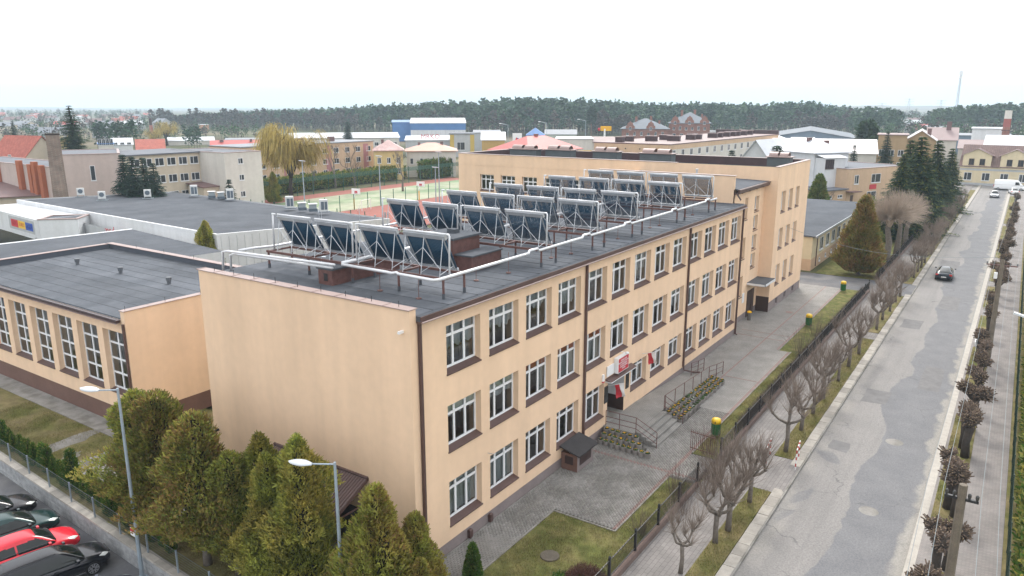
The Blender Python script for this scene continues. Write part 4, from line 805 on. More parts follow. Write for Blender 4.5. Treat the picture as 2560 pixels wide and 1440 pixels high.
def car(label, paint, L=4.6, W=1.78, H=1.44, style='sedan', loc=(0,0,0), rz=0, cat='car', rimm=None):
    t = thing('parked_car' if loc[0] < 0 else 'car', label, cat, loc, rz)
    h2 = W/2; zb = .22; belt = .88 if style != 'van' else 1.25; fa, ra = L/2-.88, -L/2+.92; hood = .78
    # x, half width, top centre z, shoulder z
    if style == 'van':
        st = [(-L/2, .86, belt-.1), (-L/2+.05, .94, belt), (-L*.2, .97, belt), (L*.2, .97, belt), (L*.3, .96, belt-.05), (L*.38, .93, 1.08), (L*.47, .86, .92), (L/2, .74, .75)]
    else:
        tail = .93 if style in ('sedan', 'coupe') else .95
        st = [(-L/2, .70, .72), (-L/2+.06, .84, tail-.08), (-L/2+.35, .96, tail), (-L*.25, 1.0, .93), (0, 1.0, .90), (L*.2, 1.0, .88), (L*.3, .99, .88), (L*.40, .95, .80), (L/2-.18, .86, .70), (L/2-.02, .66, .60)]
    def prof(s_):
        x, w_, zt = s_; w_ *= h2; e = .04 if abs(x) > L/2-.3 else 0; z0 = zb+e*2
        return [(-.4*w_, z0), (-.93*w_, z0+.02), (-1.0*w_, z0+.25), (-.985*w_, zt-.16), (-.90*w_, zt-.03), (-.45*w_, zt+.035), (.45*w_, zt+.035), (.90*w_, zt-.03), (.985*w_, zt-.16), (1.0*w_, z0+.25), (.93*w_, z0+.02), (.4*w_, z0)]
    cutters = []
    for ax in (fa, ra):
        c = MB(); c.tube([(ax,-W,.33),(ax,W,.33)], .385, 20); cutters.append(c.build('cut', m_trim))
    body = loft(st, prof, 'body', [paint], t, 2, cutters)
    for c in cutters: bpy.data.objects.remove(c)
    bvh = BVHTree.FromPolygons([v.co for v in body.data.vertices], [tuple(p_.vertices) for p_ in body.data.polygons])
    # glasshouse
    if style == 'van': gs = [(-L/2+.03, .90, 2.3), (-L/2+.2, .93, 2.42), (-L*.1, .94, 2.45), (L*.18, .93, 2.42), (L*.26, .90, 2.3), (L*.34, .86, 1.75), (L*.41, .80, 1.1)]
    elif style == 'sedan': gs = [(-L*.42, .74, .93), (-L*.33, .74, 1.12), (-L*.22, .74, H-.05), (-L*.08, .74, H), (.06*L, .74, H-.02), (.13*L, .75, H-.12), (.22*L, .80, 1.08), (.29*L, .84, .86)]
    elif style == 'wagon': gs = [(-L*.475, .72, .92), (-L*.455, .73, 1.12), (-L*.40, .74, H-.10), (-L*.25, .75, H-.02), (-L*.05, .75, H), (.06*L, .74, H-.02), (.13*L, .75, H-.12), (.22*L, .80, 1.08), (.29*L, .84, .86)]
    else: gs = [(-L*.44, .72, .95), (-L*.36, .72, 1.1), (-L*.2, .72, H-.06), (-L*.05, .73, H), (.06*L, .73, H-.03), (.13*L, .75, H-.12), (.22*L, .80, 1.06), (.29*L, .84, .86)]
    def gp(s_, grow=0):
        x, w_, zt = s_; w0 = .9*h2 if style != 'van' else .97*h2; wt = w_*h2*(.92 if style != 'van' else 1); zz = max(zt, belt-.02); k = (zz-belt+.02)/max(.01, H-belt)
        return [(-.3*w0, belt-.12), (-w0*.97, belt-.1), (-w0, belt-.02), (-(w0+(wt*.82-w0)*min(1, k*1.0)), belt+(zz-belt)*.82), (-wt*.70, zz-.005), (-wt*.3, zz+.012), (wt*.3, zz+.012), (wt*.70, zz-.005), (w0+(wt*.82-w0)*min(1, k*1.0), belt+(zz-belt)*.82), (w0, belt-.02), (w0*.97, belt-.1), (.3*w0, belt-.12)]
    gh = loft(gs, gp, 'cabin', [m_cglass if style != 'van' else paint], t, 3 if style != 'van' else 2)
    me = gh.data
    if style != 'van':
        me.materials.append(paint); r0, r1 = {'sedan': (-.205, .09), 'wagon': (-.40, .09), 'coupe': (-.17, .08)}[style]
        for p_ in me.polygons:
            c = p_.center; n_ = p_.normal; up = n_.z > .55 and c.z > H-.2 and r0*L < c.x < r1*L
            pil = any(abs(c.x-(a*L+(H-c.z)*sl)) < wd for a, sl, wd in (((-.07, .0, .05),) if style != 'coupe' else ((-.16, -.1, .06),))) and abs(n_.y) > .5
            rear = (style == 'sedan' and abs(n_.y) > .45 and c.x < -L*.21-(H-c.z)*1.05) or (style == 'wagon' and abs(n_.y) > .45 and c.x < -L*.40) or (style == 'coupe' and abs(n_.y) > .45 and c.x < -L*.2-(H-c.z)*1.2)
            edge = c.z > H-.10 and r0*L < c.x < r1*L+.1
            ap = c.x > .08*L and n_.z > .3 and .34 < abs(n_.y) < .74
            if up or pil or rear or edge or ap: p_.material_index = 1
    else:
        b_ = MB(); b_.quad((L*.3,-h2*.8,2.0),(L*.395,-h2*.82,1.25),(L*.395,h2*.82,1.25),(L*.3,h2*.8,2.0)); b_.build('windscreen', m_cglass, t)
        for s_ in (-1, 1): b_ = MB(); b_.add([(L*.16, s_*(h2*.955), 1.35),(L*.31, s_*(h2*.945), 1.32),(L*.27, s_*(h2*.93), 1.95),(L*.16, s_*(h2*.94), 1.98)], [(0,1,2,3)]); b_.build('side_window', m_cglass, t)
    for ax in (fa, ra):
        for s_ in (-1, 1):
            wh = put(MB().mesh('wheel', m_tyre), 'wheel', t, (ax, s_*(h2-.12), .32)); b_ = MB(); b_.tube([(0,-.1,0),(0,.1,0)], .31, 22); ty = b_.build('tyre', m_tyre, wh)
            b_ = MB(); o_ = s_*.105
            for k in range(5):
                q = 2*math.pi*k/5+.3; d_ = Vector((math.cos(q),0,math.sin(q))); e_ = Vector((-math.sin(q),0,math.cos(q)))
                for sg_ in (-.13, .13): b_.add([d_*.04-e_*.035+Vector((0,o_,0)), d_*.04+e_*.035+Vector((0,o_,0)), d_*.205+e_*(sg_*.5+.03)+Vector((0,o_,0)), d_*.205+e_*(sg_*.5-.03)+Vector((0,o_,0))], [(0,1,2,3)])
            n_ = 24
            for k in range(n_):
                q0, q1 = 2*math.pi*k/n_, 2*math.pi*(k+1)/n_; b_.quad((.2*math.cos(q0),o_,.2*math.sin(q0)),(.2*math.cos(q1),o_,.2*math.sin(q1)),(.225*math.cos(q1),o_,.225*math.sin(q1)),(.225*math.cos(q0),o_,.225*math.sin(q0)))
            b_.lathe((0,0,0), [(.05,-.01),(.05,.01)], 8); b_.build('rim', rimm or m_rim, wh)
    for s_ in (-1, 1):
        hl = [(L/2-.10, s_*h2*.60, .66), (L/2-.30, s_*h2*.90, .70), (L/2-.52, s_*h2*.90, .79), (L/2-.34, s_*h2*.66, .775)]
        if style == 'van': hl = [(L/2-.03, s_*h2*.62, .8), (L/2-.22, s_*h2*.84, .82), (L/2-.3, s_*h2*.85, 1.0), (L/2-.15, s_*h2*.66, .98)]
        dd = Vector((-.75, -s_*.5, -.42)).normalized(); vs_ = []; fs_ = []; G_ = 6
        for i in range(G_+1):
            for j in range(G_+1):
                u, v = i/G_, j/G_; q = Vector(hl[0]).lerp(Vector(hl[1]), u).lerp(Vector(hl[3]).lerp(Vector(hl[2]), u), v); hit = bvh.ray_cast(q-dd*.6, dd, 1.2)[0]; vs_.append((hit or q)-dd*.012)
        for i in range(G_):
            for j in range(G_): f_ = (i*(G_+1)+j, (i+1)*(G_+1)+j, (i+1)*(G_+1)+j+1, i*(G_+1)+j+1); fs_.append(f_ if s_ < 0 else f_[::-1])
        b_ = MB(); b_.add(vs_, fs_); b_.build('headlight', m_lens, t, True)
        b_ = MB(); b_.obox((-L/2+.05, s_*h2*.76, .76 if style != 'van' else 1.0), .12, h2*.3, .17 if style != 'van' else .4, Matrix.Rotation(s_*.35, 3, 'Z')); b_.build('tail_light', m_tail, t)
        b_ = MB(); b_.obox((L*.20, s_*(h2+.09), .97 if style != 'van' else 1.45), .10, .17, .12 if style != 'van' else .3); b_.build('mirror', paint if style != 'van' else m_trim, t)
        for k, hx_ in enumerate((.03, -.17)):
            if style in ('van', 'coupe') and k: continue
            b_ = MB(); b_.obox((hx_*L, s_*(h2*.985), .80), .16, .03, .03); b_.build('door_handle', paint, t)
        b_ = MB(); b_.obox((0, s_*(h2*.985), .30), L*.5, .03, .04); b_.build('side_trim', m_chrome if style == 'wagon' else m_trim, t)
    b_ = MB(); b_.obox((-L/2+.0, 0, .68 if style != 'coupe' else .5), .06, .5, .11); b_.build('number_plate', m_plate, t); b_ = MB(); b_.obox((L/2-.02, 0, .42), .05, .5, .11); b_.build('number_plate', m_plate, t)
    b_ = MB(); b_.obox((L/2-.04, 0, .58), .06, .7, .09); b_.build('grille', m_trim, t); b_ = MB(); b_.box(-L/2+.3, L/2-.3, -h2*.8, h2*.8, .16, .3); b_.build('underbody', m_trim, t)
    if style == 'wagon':
        for s_ in (-1, 1): b_ = MB(); b_.tube([(-L*.38, s_*h2*.62, H-.02), (-L*.2, s_*h2*.63, H+.045), (L*.06, s_*h2*.63, H+.03)], .018, 6); b_.build('roof_rail', m_trim, t)
        b_ = MB(); b_.tube([(-L*.3,0,H),(-L*.35,0,H+.2)], .006, 4); b_.build('antenna', m_trim, t)
    return t
def paint(name, c, metal=.25): return mat(name, c, .2, metal=metal, coat=.3, spec=.45)
P_blk = paint('black_car_paint', (.012, .013, .018)); P_grn = paint('dark_green_car_paint', (.008, .035, .035)); P_red = paint('red_car_paint', (.62, .012, .03), .05); P_blk2 = paint('near_black_car_paint', (.010, .010, .014)); P_blue = paint('blue_car_paint', (.012, .02, .05)); P_wht = paint('white_car_paint', (.78, .79, .80), 0); P_sil = paint('silver_car_paint', (.5, .5, .52), .6); P_cpe = paint('blue_black_car_paint', (.01, .016, .026))
RZ = -math.atan2(.17, 1.10)-.02
def carpos(front, L): d = Vector((math.cos(RZ), math.sin(RZ), 0)); f = Vector((front[0], front[1], -.85)); return f - d*(L/2)
car('black estate car with roof rails, nearest in the car park row', P_blk, 4.83, 1.83, 1.46, 'wagon', carpos((-5.78, 13.4), 4.83), RZ)
car('bright red saloon car parked between dark cars', P_red, 4.5, 1.74, 1.43, 'sedan', carpos((-5.88, 15.8), 4.5), RZ)
car('dark green saloon car beside the red car', P_grn, 4.6, 1.74, 1.42, 'sedan', carpos((-5.62, 18.2), 4.6), RZ)
car('black saloon car farthest in the car park row', P_blk2, 4.6, 1.76, 1.40, 'sedan', carpos((-5.5, 20.75), 4.6), RZ)
car('dark blue car cut by the bottom edge of the picture', P_blue, 4.4, 1.74, 1.45, 'sedan', carpos((-6.35, 9.8), 4.4), RZ)
car('dark coupe driving away on the street', P_cpe, 4.35, 1.78, 1.38, 'coupe', (76.6, -12.75, -.09), .03)
car('silver car with headlights facing the camera on the far street', P_sil, 4.1, 1.72, 1.48, 'wagon', (172, -14.3, -.09), math.pi)
car('white car half hidden by the pollarded trees at the street end', P_wht, 4.4, 1.75, 1.45, 'sedan', (181, -17.6, -.07), .15)
car('white long delivery van crossing the street end', P_wht, 6.3, 2.1, 2.45, 'van', (190.0, -16.6, -.07), -math.pi/2, 'van')
# ---------------------------------------------------------------- bins, barriers
m_bing = mat('green_bin', (.012, .12, .03), .45, var=.1); m_biny = mat('yellow_bin_lid', (.72, .46, .01), .4)
for p_, lab in (((20.3, -5.55), 'nearest, behind the bare shrubs'), ((47.2, -4.62), 'middle one on the lawn edge'), ((62.6, -4.55), 'farthest by the driveway')):
    t = thing('litter_bin', 'green litter bin with yellow domed lid, ' + lab, 'bin', (p_[0], p_[1], .03), -.8, 'green litter bins')
    b_ = MB(); b_.lathe((0,0,.12), [(.2,0),(.24,.03),(.26,.7),(.25,.72)], 14); b_.build('body', m_bing, t, False); b_ = MB(); b_.lathe((0,0,.84), [(.275,0),(.28,.14),(.24,.26),(.1,.31)], 14); b_.build('lid', m_biny, t, True)
    b_ = MB(); b_.tube([(.28,0,0),(.28,0,1.0)], .03, 6); b_.build('post', m_rust, t); b_ = MB(); b_.lathe((0,0,0), [(.07,0),(.07,.02)], 10); o = b_.build('slot', m_black, t); o.rotation_euler = (math.pi/2, 0, .6); o.location = (-.16, -.22, .96)
    b_ = MB(); 
    for k in range(12): q = 2*math.pi*k/12; b_.tube([(.255*math.cos(q), .255*math.sin(q), .18), (.268*math.cos(q), .268*math.sin(q), .8)], .012, 4)
    b_.build('ribs', m_bing, t, kind='stuff')
m_bred = mat('barrier_red', (.42, .03, .03), .5)
for (x, y), lab in (((18.0, -9.15), 'on the hedge side'), ((18.6, -10.55), 'on the kerb side')):
    t = thing('barrier', f'red and white striped tube barrier {lab} of the verge crossing', 'barrier', (x, y, 0), .12, 'striped barriers')
    for k, xx in enumerate((0, 1.35)):
        for j in range(6): b_ = MB(); b_.tube([(xx,0,j*.19),(xx,0,(j+1)*.19)], .032, 8); b_.build('stripe', m_bred if j % 2 else m_swht, t)
    for j in range(5): b_ = MB(); b_.tube([(j*.27,0,1.14),((j+1)*.27,0,1.14)], .033, 8); b_.build('stripe', m_swht if j % 2 == 0 else m_bred, t)
# ---------------------------------------------------------------- front garden fence
fe = thing('iron_fence', 'black iron bar fence on a low brown wall along the pavement', 'fence'); m_fwall = mat('fence_base_wall', (.15, .105, .09), .9, var=.18, vscale=1.5, bump=.4)
segs = [(-6, 13.9), (17.5, 64), (70.6, 128)]
for a, b in segs:
    n_ = max(1, round((b-a)/2.5)); st_ = (b-a)/n_
    for i in range(n_):
        b_ = MB(); b_.bev(a+i*st_+.004, a+(i+1)*st_-.004, -6.92, -6.7, -.2, .30, .02); b_.build('base_wall', m_fwall, fe)
    for i in range(n_+1):
        b_ = MB(); x = a+i*st_; b_.box(x-.055, x+.055, -6.855, -6.765, .30, 1.30); b_.lathe((x,-6.81,1.30), [(.07,0),(.05,.05),(.01,.08)], 6); b_.build('post', m_black, fe)
    for i in range(n_):
        b_ = MB(); x0, x1 = a+i*st_+.06, a+(i+1)*st_-.06
        for z in (.46, 1.2): b_.box(x0, x1, -6.825, -6.795, z-.04, z-.005)
        k = 0; x = x0+.06
        while x < x1-.03 and i < 30: b_.box(x-.008, x+.008, -6.818, -6.802, .36, 1.18+(.06 if k % 2 else 0)); x += .115; k += 1
        b_.build('bar_panel', m_black, fe, kind='stuff')
gt_ = thing('gate', 'open rusty iron bar gate standing by the path to the plaza', 'gate', (17.4, -6.5, .05), 1.45); b_ = MB()
for z in (.2, 1.15): b_.box(0, 1.5, -.02, .02, z, z+.04)
b_.build('frame', m_rust, gt_)
for k in range(13): b_ = MB(); b_.box(.02+k*.12, .04+k*.12, -.012, .012, .06, 1.3); b_.build('bar', m_rust, gt_)
# ---------------------------------------------------------------- power poles and wires
m_pole = mat('weathered_pole', (.15, .125, .095), .9, var=.2, vscale=3, streak=.2, bump=.6, bscale=30); m_ins = mat('insulator', (.05, .05, .05), .4)
wirepts = []
for (x, y, h, lab) in ((4.0, -18.35, 8.0, 'nearest, at the bottom right'), (44.0, -18.25, 8.0, 'farther one with twin stays')):
    t = thing('power_pole', f'weathered power pole beside the right pavement, {lab}', 'power pole', (x, y, 0))
    dx = 2.6 if x > 30 else 0
    if dx:
        b_ = MB(); b_.tube([(0,0,0),(.9,0,h)], [.20,.13], 8); b_.build('post', m_pole, t); b_ = MB(); b_.tube([(2.0,.0,0),(1.15,.0,h-.1)], [.20,.13], 8); b_.build('post', m_pole, t); ox = 1.0
    else: b_ = MB(); b_.tube([(0,0,0),(0,0,h)], [.17,.12], 8); b_.build('post', m_pole, t); ox = 0
    aw = 1.0 if dx else .45
    b_ = MB(); b_.box(ox-.05, ox+.05, -aw, aw, h-.5, h-.42); b_.build('cross_arm', m_rust if dx else m_black, t)
    for k in ((-.95, -.5, .5, .95) if dx else (-.4, -.2, .2, .4)): b_ = MB(); b_.lathe((ox, k, h-.42), [(.03,0),(.05,.06),(.05,.14),(.02,.18)], 8); b_.build('insulator', m_ins, t)
    wirepts.append(Vector((x+ox, y, h-.25)))
m_cable = mat('power_cable', (.22, .25, .26), .6)
for i, (k, z) in enumerate(((-.95, 0), (-.5, 0), (.5, 0), (.95, -.0))):
    pts = []
    P = [Vector((-40, -19.2, 7.9)), wirepts[0], wirepts[1], Vector((95, -18.9, 8.3)), Vector((150, -18.9, 8.2))]
    for a, b in zip(P[:-1], P[1:]):
        for q in range(10): u = q/10; p_ = a.lerp(b, u); pts.append((p_.x, p_.y+k, p_.z-2.2*u*(1-u)))
    b_ = MB(); b_.tube(pts, .007, 4); tag(b_.build('overhead_wire', m_cable), f'thin overhead power wire along the right pavement, {ORD[i]} from the right', 'wire', 'overhead wires')
b_ = MB(); b_.tube([(x_, 1.0-(x_-61)*.0-18.9+(i_/11.)*19.5, 8.1-1.3*math.sin(math.pi*i_/11)) for i_, x_ in enumerate(np.linspace(45, 55, 12))], .012, 4); tag(b_.build('overhead_wire', m_cable), 'single wire crossing the street to the school tower', 'wire')
# panel fence and lamp of the right side gardens
gf = thing('garden_fence', 'dark green mesh fence at the right edge behind the pavement', 'fence'); m_gf = mat('green_fence_steel', (.02, .05, .035), .5)
for i in range(34):
    x = 8+i*2.6; b_ = MB(); b_.box(x-.03, x+.03, -20.24, -20.18, 0, 1.5); b_.build('post', m_gf, gf)
    b_ = MB()
    for k in range(7): b_.box(x, x+2.6, -20.215, -20.205, .1+k*.22, .115+k*.22)
    for k in range(1, 20): b_.box(x+k*.13-.003, x+k*.13+.003, -20.205, -20.2, .05, 1.48)
    b_.build('mesh_panel', m_gf, gf, kind='stuff')
t = thing('street_lamp', 'street lamp with flat pale head leaning in from the right edge', 'street lamp', (35.8, -20.75, 0)); b_ = MB(); b_.tube([(0,0,0),(0,0,5.9)], [.09,.05], 8); b_.build('post', m_lamp, t); b_ = MB(); b_.obox((-.1,.85,6.05), .32, 1.2, .12, Matrix.Rotation(.25, 3, 'X')); b_.build('lamp_head', m_lamph, t)
b_ = MB(); b_.box(0, .95, 0, .3, 0, .35); o = b_.build('cable_box', m_swht, None, loc=(48.9, -17.5, .02)); tag(o, 'low white cable box at the base of a pollarded tree', 'box')
b_ = MB(); b_.box(0, .2, 0, .22, 0, .45); b_.box(.02, .18, -.015, 0, .05, .4); o = b_.build('letter_box', [m_swht], None, loc=(44.45, -18.05, 6.6)); tag(o, 'small white box fixed high on the twin power pole', 'box')
# ---------------------------------------------------------------- vegetation
def leafmat(name, c, c2, rnd=.15, trans=.35, sc=1.2, isl=.3): return mat(name, c, .75, var=.25, vscale=sc, island=isl, rnd=rnd, trans=trans, spec=.2, col2=c2, c2scale=sc*.6, c2lo=.42, c2hi=.62)
m_thA = leafmat('thuja_olive', (.255, .275, .055), (.34, .285, .07)); m_thB = leafmat('thuja_dark', (.15, .185, .05), (.20, .205, .056)); m_thC = leafmat('thuja_browned', (.25, .205, .062), (.27, .165, .066))
m_thS = leafmat('small_thuja_green', (.055, .125, .020), (.085, .150, .028)); m_spr = leafmat('spruce_needles', (.030, .062, .034), (.052, .085, .042)); m_sprB = leafmat('blue_spruce_needles', (.040, .078, .062), (.064, .105, .078)); m_pine = leafmat('pine_needles', (.020, .042, .020), (.036, .058, .026))
m_bark = mat('grey_bark', (.15, .128, .108), .95, var=.25, vscale=5, bump=.8, bscale=25); m_twig = mat('grey_brown_twigs', (.215, .172, .142), .9, var=.2, rnd=.15); m_barkd = mat('dark_bark', (.045, .036, .03), .95, var=.25, vscale=5, bump=.8, bscale=25)
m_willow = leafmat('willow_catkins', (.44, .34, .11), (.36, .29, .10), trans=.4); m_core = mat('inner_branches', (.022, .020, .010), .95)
def cards(C, A, B, taper=.55):
    "quads: base centre C, length vector A, half width vector B"
    n = len(C); V = np.empty((n, 4, 3)); V[:, 0] = C-B*.7; V[:, 1] = C+B*.7; V[:, 2] = C+A+B*taper; V[:, 3] = C+A-B*taper
    return V.reshape(-1, 3), np.arange(n*4).reshape(-1, 4)
def unit(v): return v/np.maximum(1e-9, np.linalg.norm(v, axis=-1, keepdims=True))
def foliage(name, V, F, mats, mi): return npmesh(name, V, F, mats, mi)
def thuja_mesh(h, r, n, seed, mats, z0=.6, size=.15, power=.72, lump=.22, probs=(.55, .3, .15)):
    g = np.random.default_rng(seed); t = g.beta(1.0, 1.55, n); ph = g.uniform(0, 2*np.pi, n)
    nl = 70; lt = g.uniform(0, 1, nl); lp = g.uniform(0, 2*np.pi, nl); la = g.uniform(-1, 1, nl); l2 = 260; st2 = g.uniform(0, 1, l2); sp2 = g.uniform(0, 2*np.pi, l2); sa2 = g.uniform(-1, 1, l2)
    # lumpy outline from a few dozen bulges and hollows
    d = ((t[:, None]-lt[None])*3.2)**2 + (np.angle(np.exp(1j*(ph[:, None]-lp[None])))*.9)**2
    bul = (la[None]*np.exp(-d*9)).sum(1); d2 = ((t[:, None]-st2[None])*4.5)**2 + (np.angle(np.exp(1j*(ph[:, None]-sp2[None]))))**2; bul = bul + .55*(sa2[None]*np.exp(-d2*38)).sum(1)
    prof = (1-t)**power*np.minimum(1, .55+t*3.2)
    depth = 1.10-np.abs(g.normal(0, .22, n)); rad = r*prof*(1+lump*bul)*np.clip(depth, .3, 1.12)
    C = np.stack([rad*np.cos(ph), rad*np.sin(ph), z0+t*(h-z0)], 1)
    out = np.stack([np.cos(ph), np.sin(ph), np.zeros(n)], 1)
    A = unit(out*g.uniform(.2, .9, (n, 1))+np.array([0, 0, 1.])*g.uniform(.3, 1.2, (n, 1))+g.normal(0, .3, (n, 3)))*(size*g.uniform(.6, 1.4, (n, 1)))
    B = unit(np.cross(A, g.normal(0, 1, (n, 3))))*(size*.30*g.uniform(.6, 1.3, (n, 1)))
    V, F = cards(C, A, B, .35)
    cl = np.clip(bul*.5+g.normal(0, .5, n), -2, 2); mi = np.where(cl > .45, 0, np.where(g.uniform(0, 1, n) < probs[1]/(probs[1]+probs[2]), 1, 2))
    mi = np.where(g.uniform(0, 1, n) < probs[0]*.7, 0, mi)
    # dead inner foliage
    k = 12; zs = np.linspace(0.02, .93, 9); cv = []; cf = []
    for i, q in enumerate(zs):
        for a in range(k): rr = r*.42*(1-q)**power*min(1, .5+q*3); cv.append((rr*math.cos(2*math.pi*a/k), rr*math.sin(2*math.pi*a/k), z0+q*(h-z0)))
    o = len(V)
    for i in range(8):
        for a in range(k): cf.append((o+i*k+a, o+i*k+(a+1) % k, o+(i+1)*k+(a+1) % k, o+(i+1)*k+a))
    return foliage('crown', np.concatenate([V, np.array(cv)]), np.concatenate([F, np.array(cf)]), list(mats)+[m_core], np.concatenate([mi, np.full(len(cf), len(mats))]))
def trunk_mesh(h, r, seed=0, lean=.0, m=None):
    rnd = random.Random(seed); b_ = MB(); pts = [(rnd.uniform(-.06,.06)*i, rnd.uniform(-.06,.06)*i+lean*i, h*i/4) for i in range(5)]; b_.tube(pts, [r*1.25, r, r*.85, r*.7, r*.4], 8); return b_.mesh('trunk', m or m_bark, True)
def tree(name, loc, trunk, crown, label, cat='tree', group=None, s=1.0, rz=None, crown_name='crown', sz=None):
    t = thing(name, label, cat, loc, random.uniform(0, 6.28) if rz is None else rz, group); put(trunk, 'trunk', t); put(crown, crown_name, t); t.scale = (s, s, sz or s); return t
TH = [thuja_mesh(6.6, 1.5, 20000, 1, (m_thA, m_thB, m_thC), 1.5, power=.5, lump=.7), thuja_mesh(6.4, 1.72, 23000, 2, (m_thC, m_thA, m_thB), 1.6, power=.5, lump=.7, probs=(.4, .4, .2)), thuja_mesh(6.6, 1.5, 23000, 3, (m_thA, m_thA, m_thB), .3, power=.62, lump=.6), thuja_mesh(5.0, 1.5, 17000, 4, (m_thA, m_thA, m_thC), .1, power=.68, lump=.6)]
TT = [trunk_mesh(3.2, .15, k) for k in range(3)]
near = [(375, 1318, 0, 1.02, 'leftmost tall thuja in front of the gymnasium corner'), (428, 1348, 1, 1.10, 'brown tinged broad thuja on a double trunk, second from left'), (520, 1410, 1, 1.08, 'large brownish thuja left of the end wall, third from left'), (597, 1436, 0, .84, 'slender trunked thuja, fourth from left before the end wall')]
for px, py, k, s_, lab in near: p_ = at(px, py); tree('thuja_tree', p_, TT[k], TH[k], lab, 'tree', 'tall thujas by the car park', s_)
for x, y, k, s_, lab in ((-3.6, 4.55, 2, .88, 'dark thuja with its top before the porch roof'), (-3.0, 5.7, 2, .93, 'tall pointed thuja rising over the porch roof'), (-3.2, 3.05, 2, 1.03, 'broad olive thuja behind the middle lamp post'), (-2.7, -.5, 3, 1.12, 'bright green thuja by the school corner, tallest of its clump'), (-1.55, -1.35, 3, .84, 'rounded thuja at the right of the corner clump'), (-4.0, -.95, 3, .74, 'low yellow green thuja cut by the bottom edge'), (-2.4, -2.3, 3, .62, 'small thuja tuft at the front of the corner clump')):
    tree('thuja_tree', (x, y, 0), TT[k % 3], TH[k], lab, 'tree', 'thujas before the end wall', s_)
m1 = thuja_mesh(1.75, .42, 5000, 9, (m_thS, m_thS, m_thB), .02, size=.09, power=.6, lump=.08); tree('thuja_shrub', (1.15, -1.98, 0), trunk_mesh(.5, .04), m1, 'small dark green cone thuja at the corner of the school pavement', 'shrub')
SMT = [thuja_mesh(1.5, .29, 2200, 20+k, (m_thS, m_thS, m_thA), .03, size=.10, power=.5, lump=.1) for k in range(3)]; tsm = trunk_mesh(.5, .03)
for i in range(30):
    y = 10.2+i*.72; x = wallx(y)+.95+random.uniform(-.08, .08); s_ = random.choice((.8, .9, 1.0, .75)) * (1.45 if i in (7, 10, 13, 17) else 1)
    tree('thuja_shrub', (x, y, 0), tsm, SMT[i % 3], f'young thuja in the row behind the wire fence, {ORD[i]} from the near end', 'shrub', 'young thuja row', s_*.95, sz=s_)
def spruce_mesh(h, r, seed, mats, tiers=26, dens=1.0, z0=.6, droop=.35, size=.55):
    g = np.random.default_rng(seed); C = []; A = []; B = []; M = []
    for i in range(tiers):
        t = (i+g.uniform(0, .6))/tiers; z = z0+t*(h-z0); L = r*(1-t)**.85*g.uniform(.8, 1.15)+.12; nb = max(4, int((9-4*t)*dens))
        for k in range(nb):
            a = 2*np.pi*(k+g.uniform(-.3, .3))/nb+i*1.3; l_ = L*g.uniform(.72, 1.12); dr = droop*g.uniform(.6, 1.3); ns = max(3, int(l_/(size*.36)))
            d = np.array([np.cos(a), np.sin(a), 0]); s_ = np.array([-np.sin(a), np.cos(a), 0])
            for q in range(ns):
                u = (q+.5)/ns; p_ = d*l_*u+np.array([0, 0, z-dr*l_*u*(1-.45*u)])
                for sd in (-1, 0, 1):
                    C.append(p_); ln = size*(.95-.4*u)*g.uniform(.7, 1.2)*min(1, .5+l_/3); A.append((d*.75+s_*sd*g.uniform(.5, 1.1)+np.array([0, 0, g.uniform(-.55, .05)]))*ln); w_ = np.cross(A[-1], [0, 0, 1.]); w_ = w_/max(1e-6, np.linalg.norm(w_)); B.append((w_*.8+np.array([0, 0, g.uniform(-.5, .5)]))*ln*.30); M.append(0 if g.uniform() < .6+.3*u else 1)
    C, A, B = map(np.array, (C, A, B)); V, F = cards(C, A, B, .25); return foliage('crown', V, F, mats, M)
SP = [spruce_mesh(14, 4.4, 1, (m_spr, m_thB), 46, 1.7, 1.2, .34, .95), spruce_mesh(9, 2.5, 2, (m_sprB, m_spr), 34, 1.5, .4, .34, .75), spruce_mesh(18, 4.2, 3, (m_spr, m_spr), 44, 1.3, 2.0, .36, .95)]
SPT = [trunk_mesh(13.4, .26, 1, m=m_barkd), trunk_mesh(8.6, .14, 2, m=m_barkd), trunk_mesh(17.6, .26, 3, m=m_barkd)]
TBIG = [thuja_mesh(9.2, 2.4, 12000, 31, (m_thC, m_thC, m_thB), .5, size=.36, power=.7), thuja_mesh(8, 2.2, 9000, 32, (m_thB, m_thS, m_thB), .3, size=.36, power=.6)]; TBT = trunk_mesh(6, .2, 4)
tree('spruce_tree', (108, -5.7, 0), SPT[0], SP[0], 'tall dark spruce beside the street, largest of the group', 'tree', 'spruces along the street', 1.18, sz=1.06); tree('spruce_tree', (124, -6.6, 0), SPT[0], SP[0], 'dark spruce right behind the largest street spruce', 'tree', 'spruces along the street', .98); tree('spruce_tree', (139, -7.6, 0), SPT[0], SP[0], 'third street spruce, farthest and slimmest', 'tree', 'spruces along the street', .84)
tree('spruce_tree', (101, -4.4, 0), SPT[0], SP[0], 'dark spruce at the left of the street group, before the round pollards', 'tree', 'spruces along the street', .9); tree('spruce_tree', (116, -3.4, 0), SPT[0], SP[0], 'dark spruce in the middle of the street group', 'tree', 'spruces along the street', 1.0)
tree('thuja_tree', at(2145, 688), TBT, TBIG[0], 'big brownish cone thuja at the annex corner', 'tree', None, 1.0); tree('thuja_tree', (86, -2.6, 0), TBT, TBIG[1], 'dark green thuja between the brown thuja and the pollarded tree', 'tree', None, .95)
tree('thuja_tree', at(2040, 545, 0)+Vector((0, 0, 0)), TBT, TBIG[1], 'green cone thuja just right of the school tower', 'tree', None, .95)
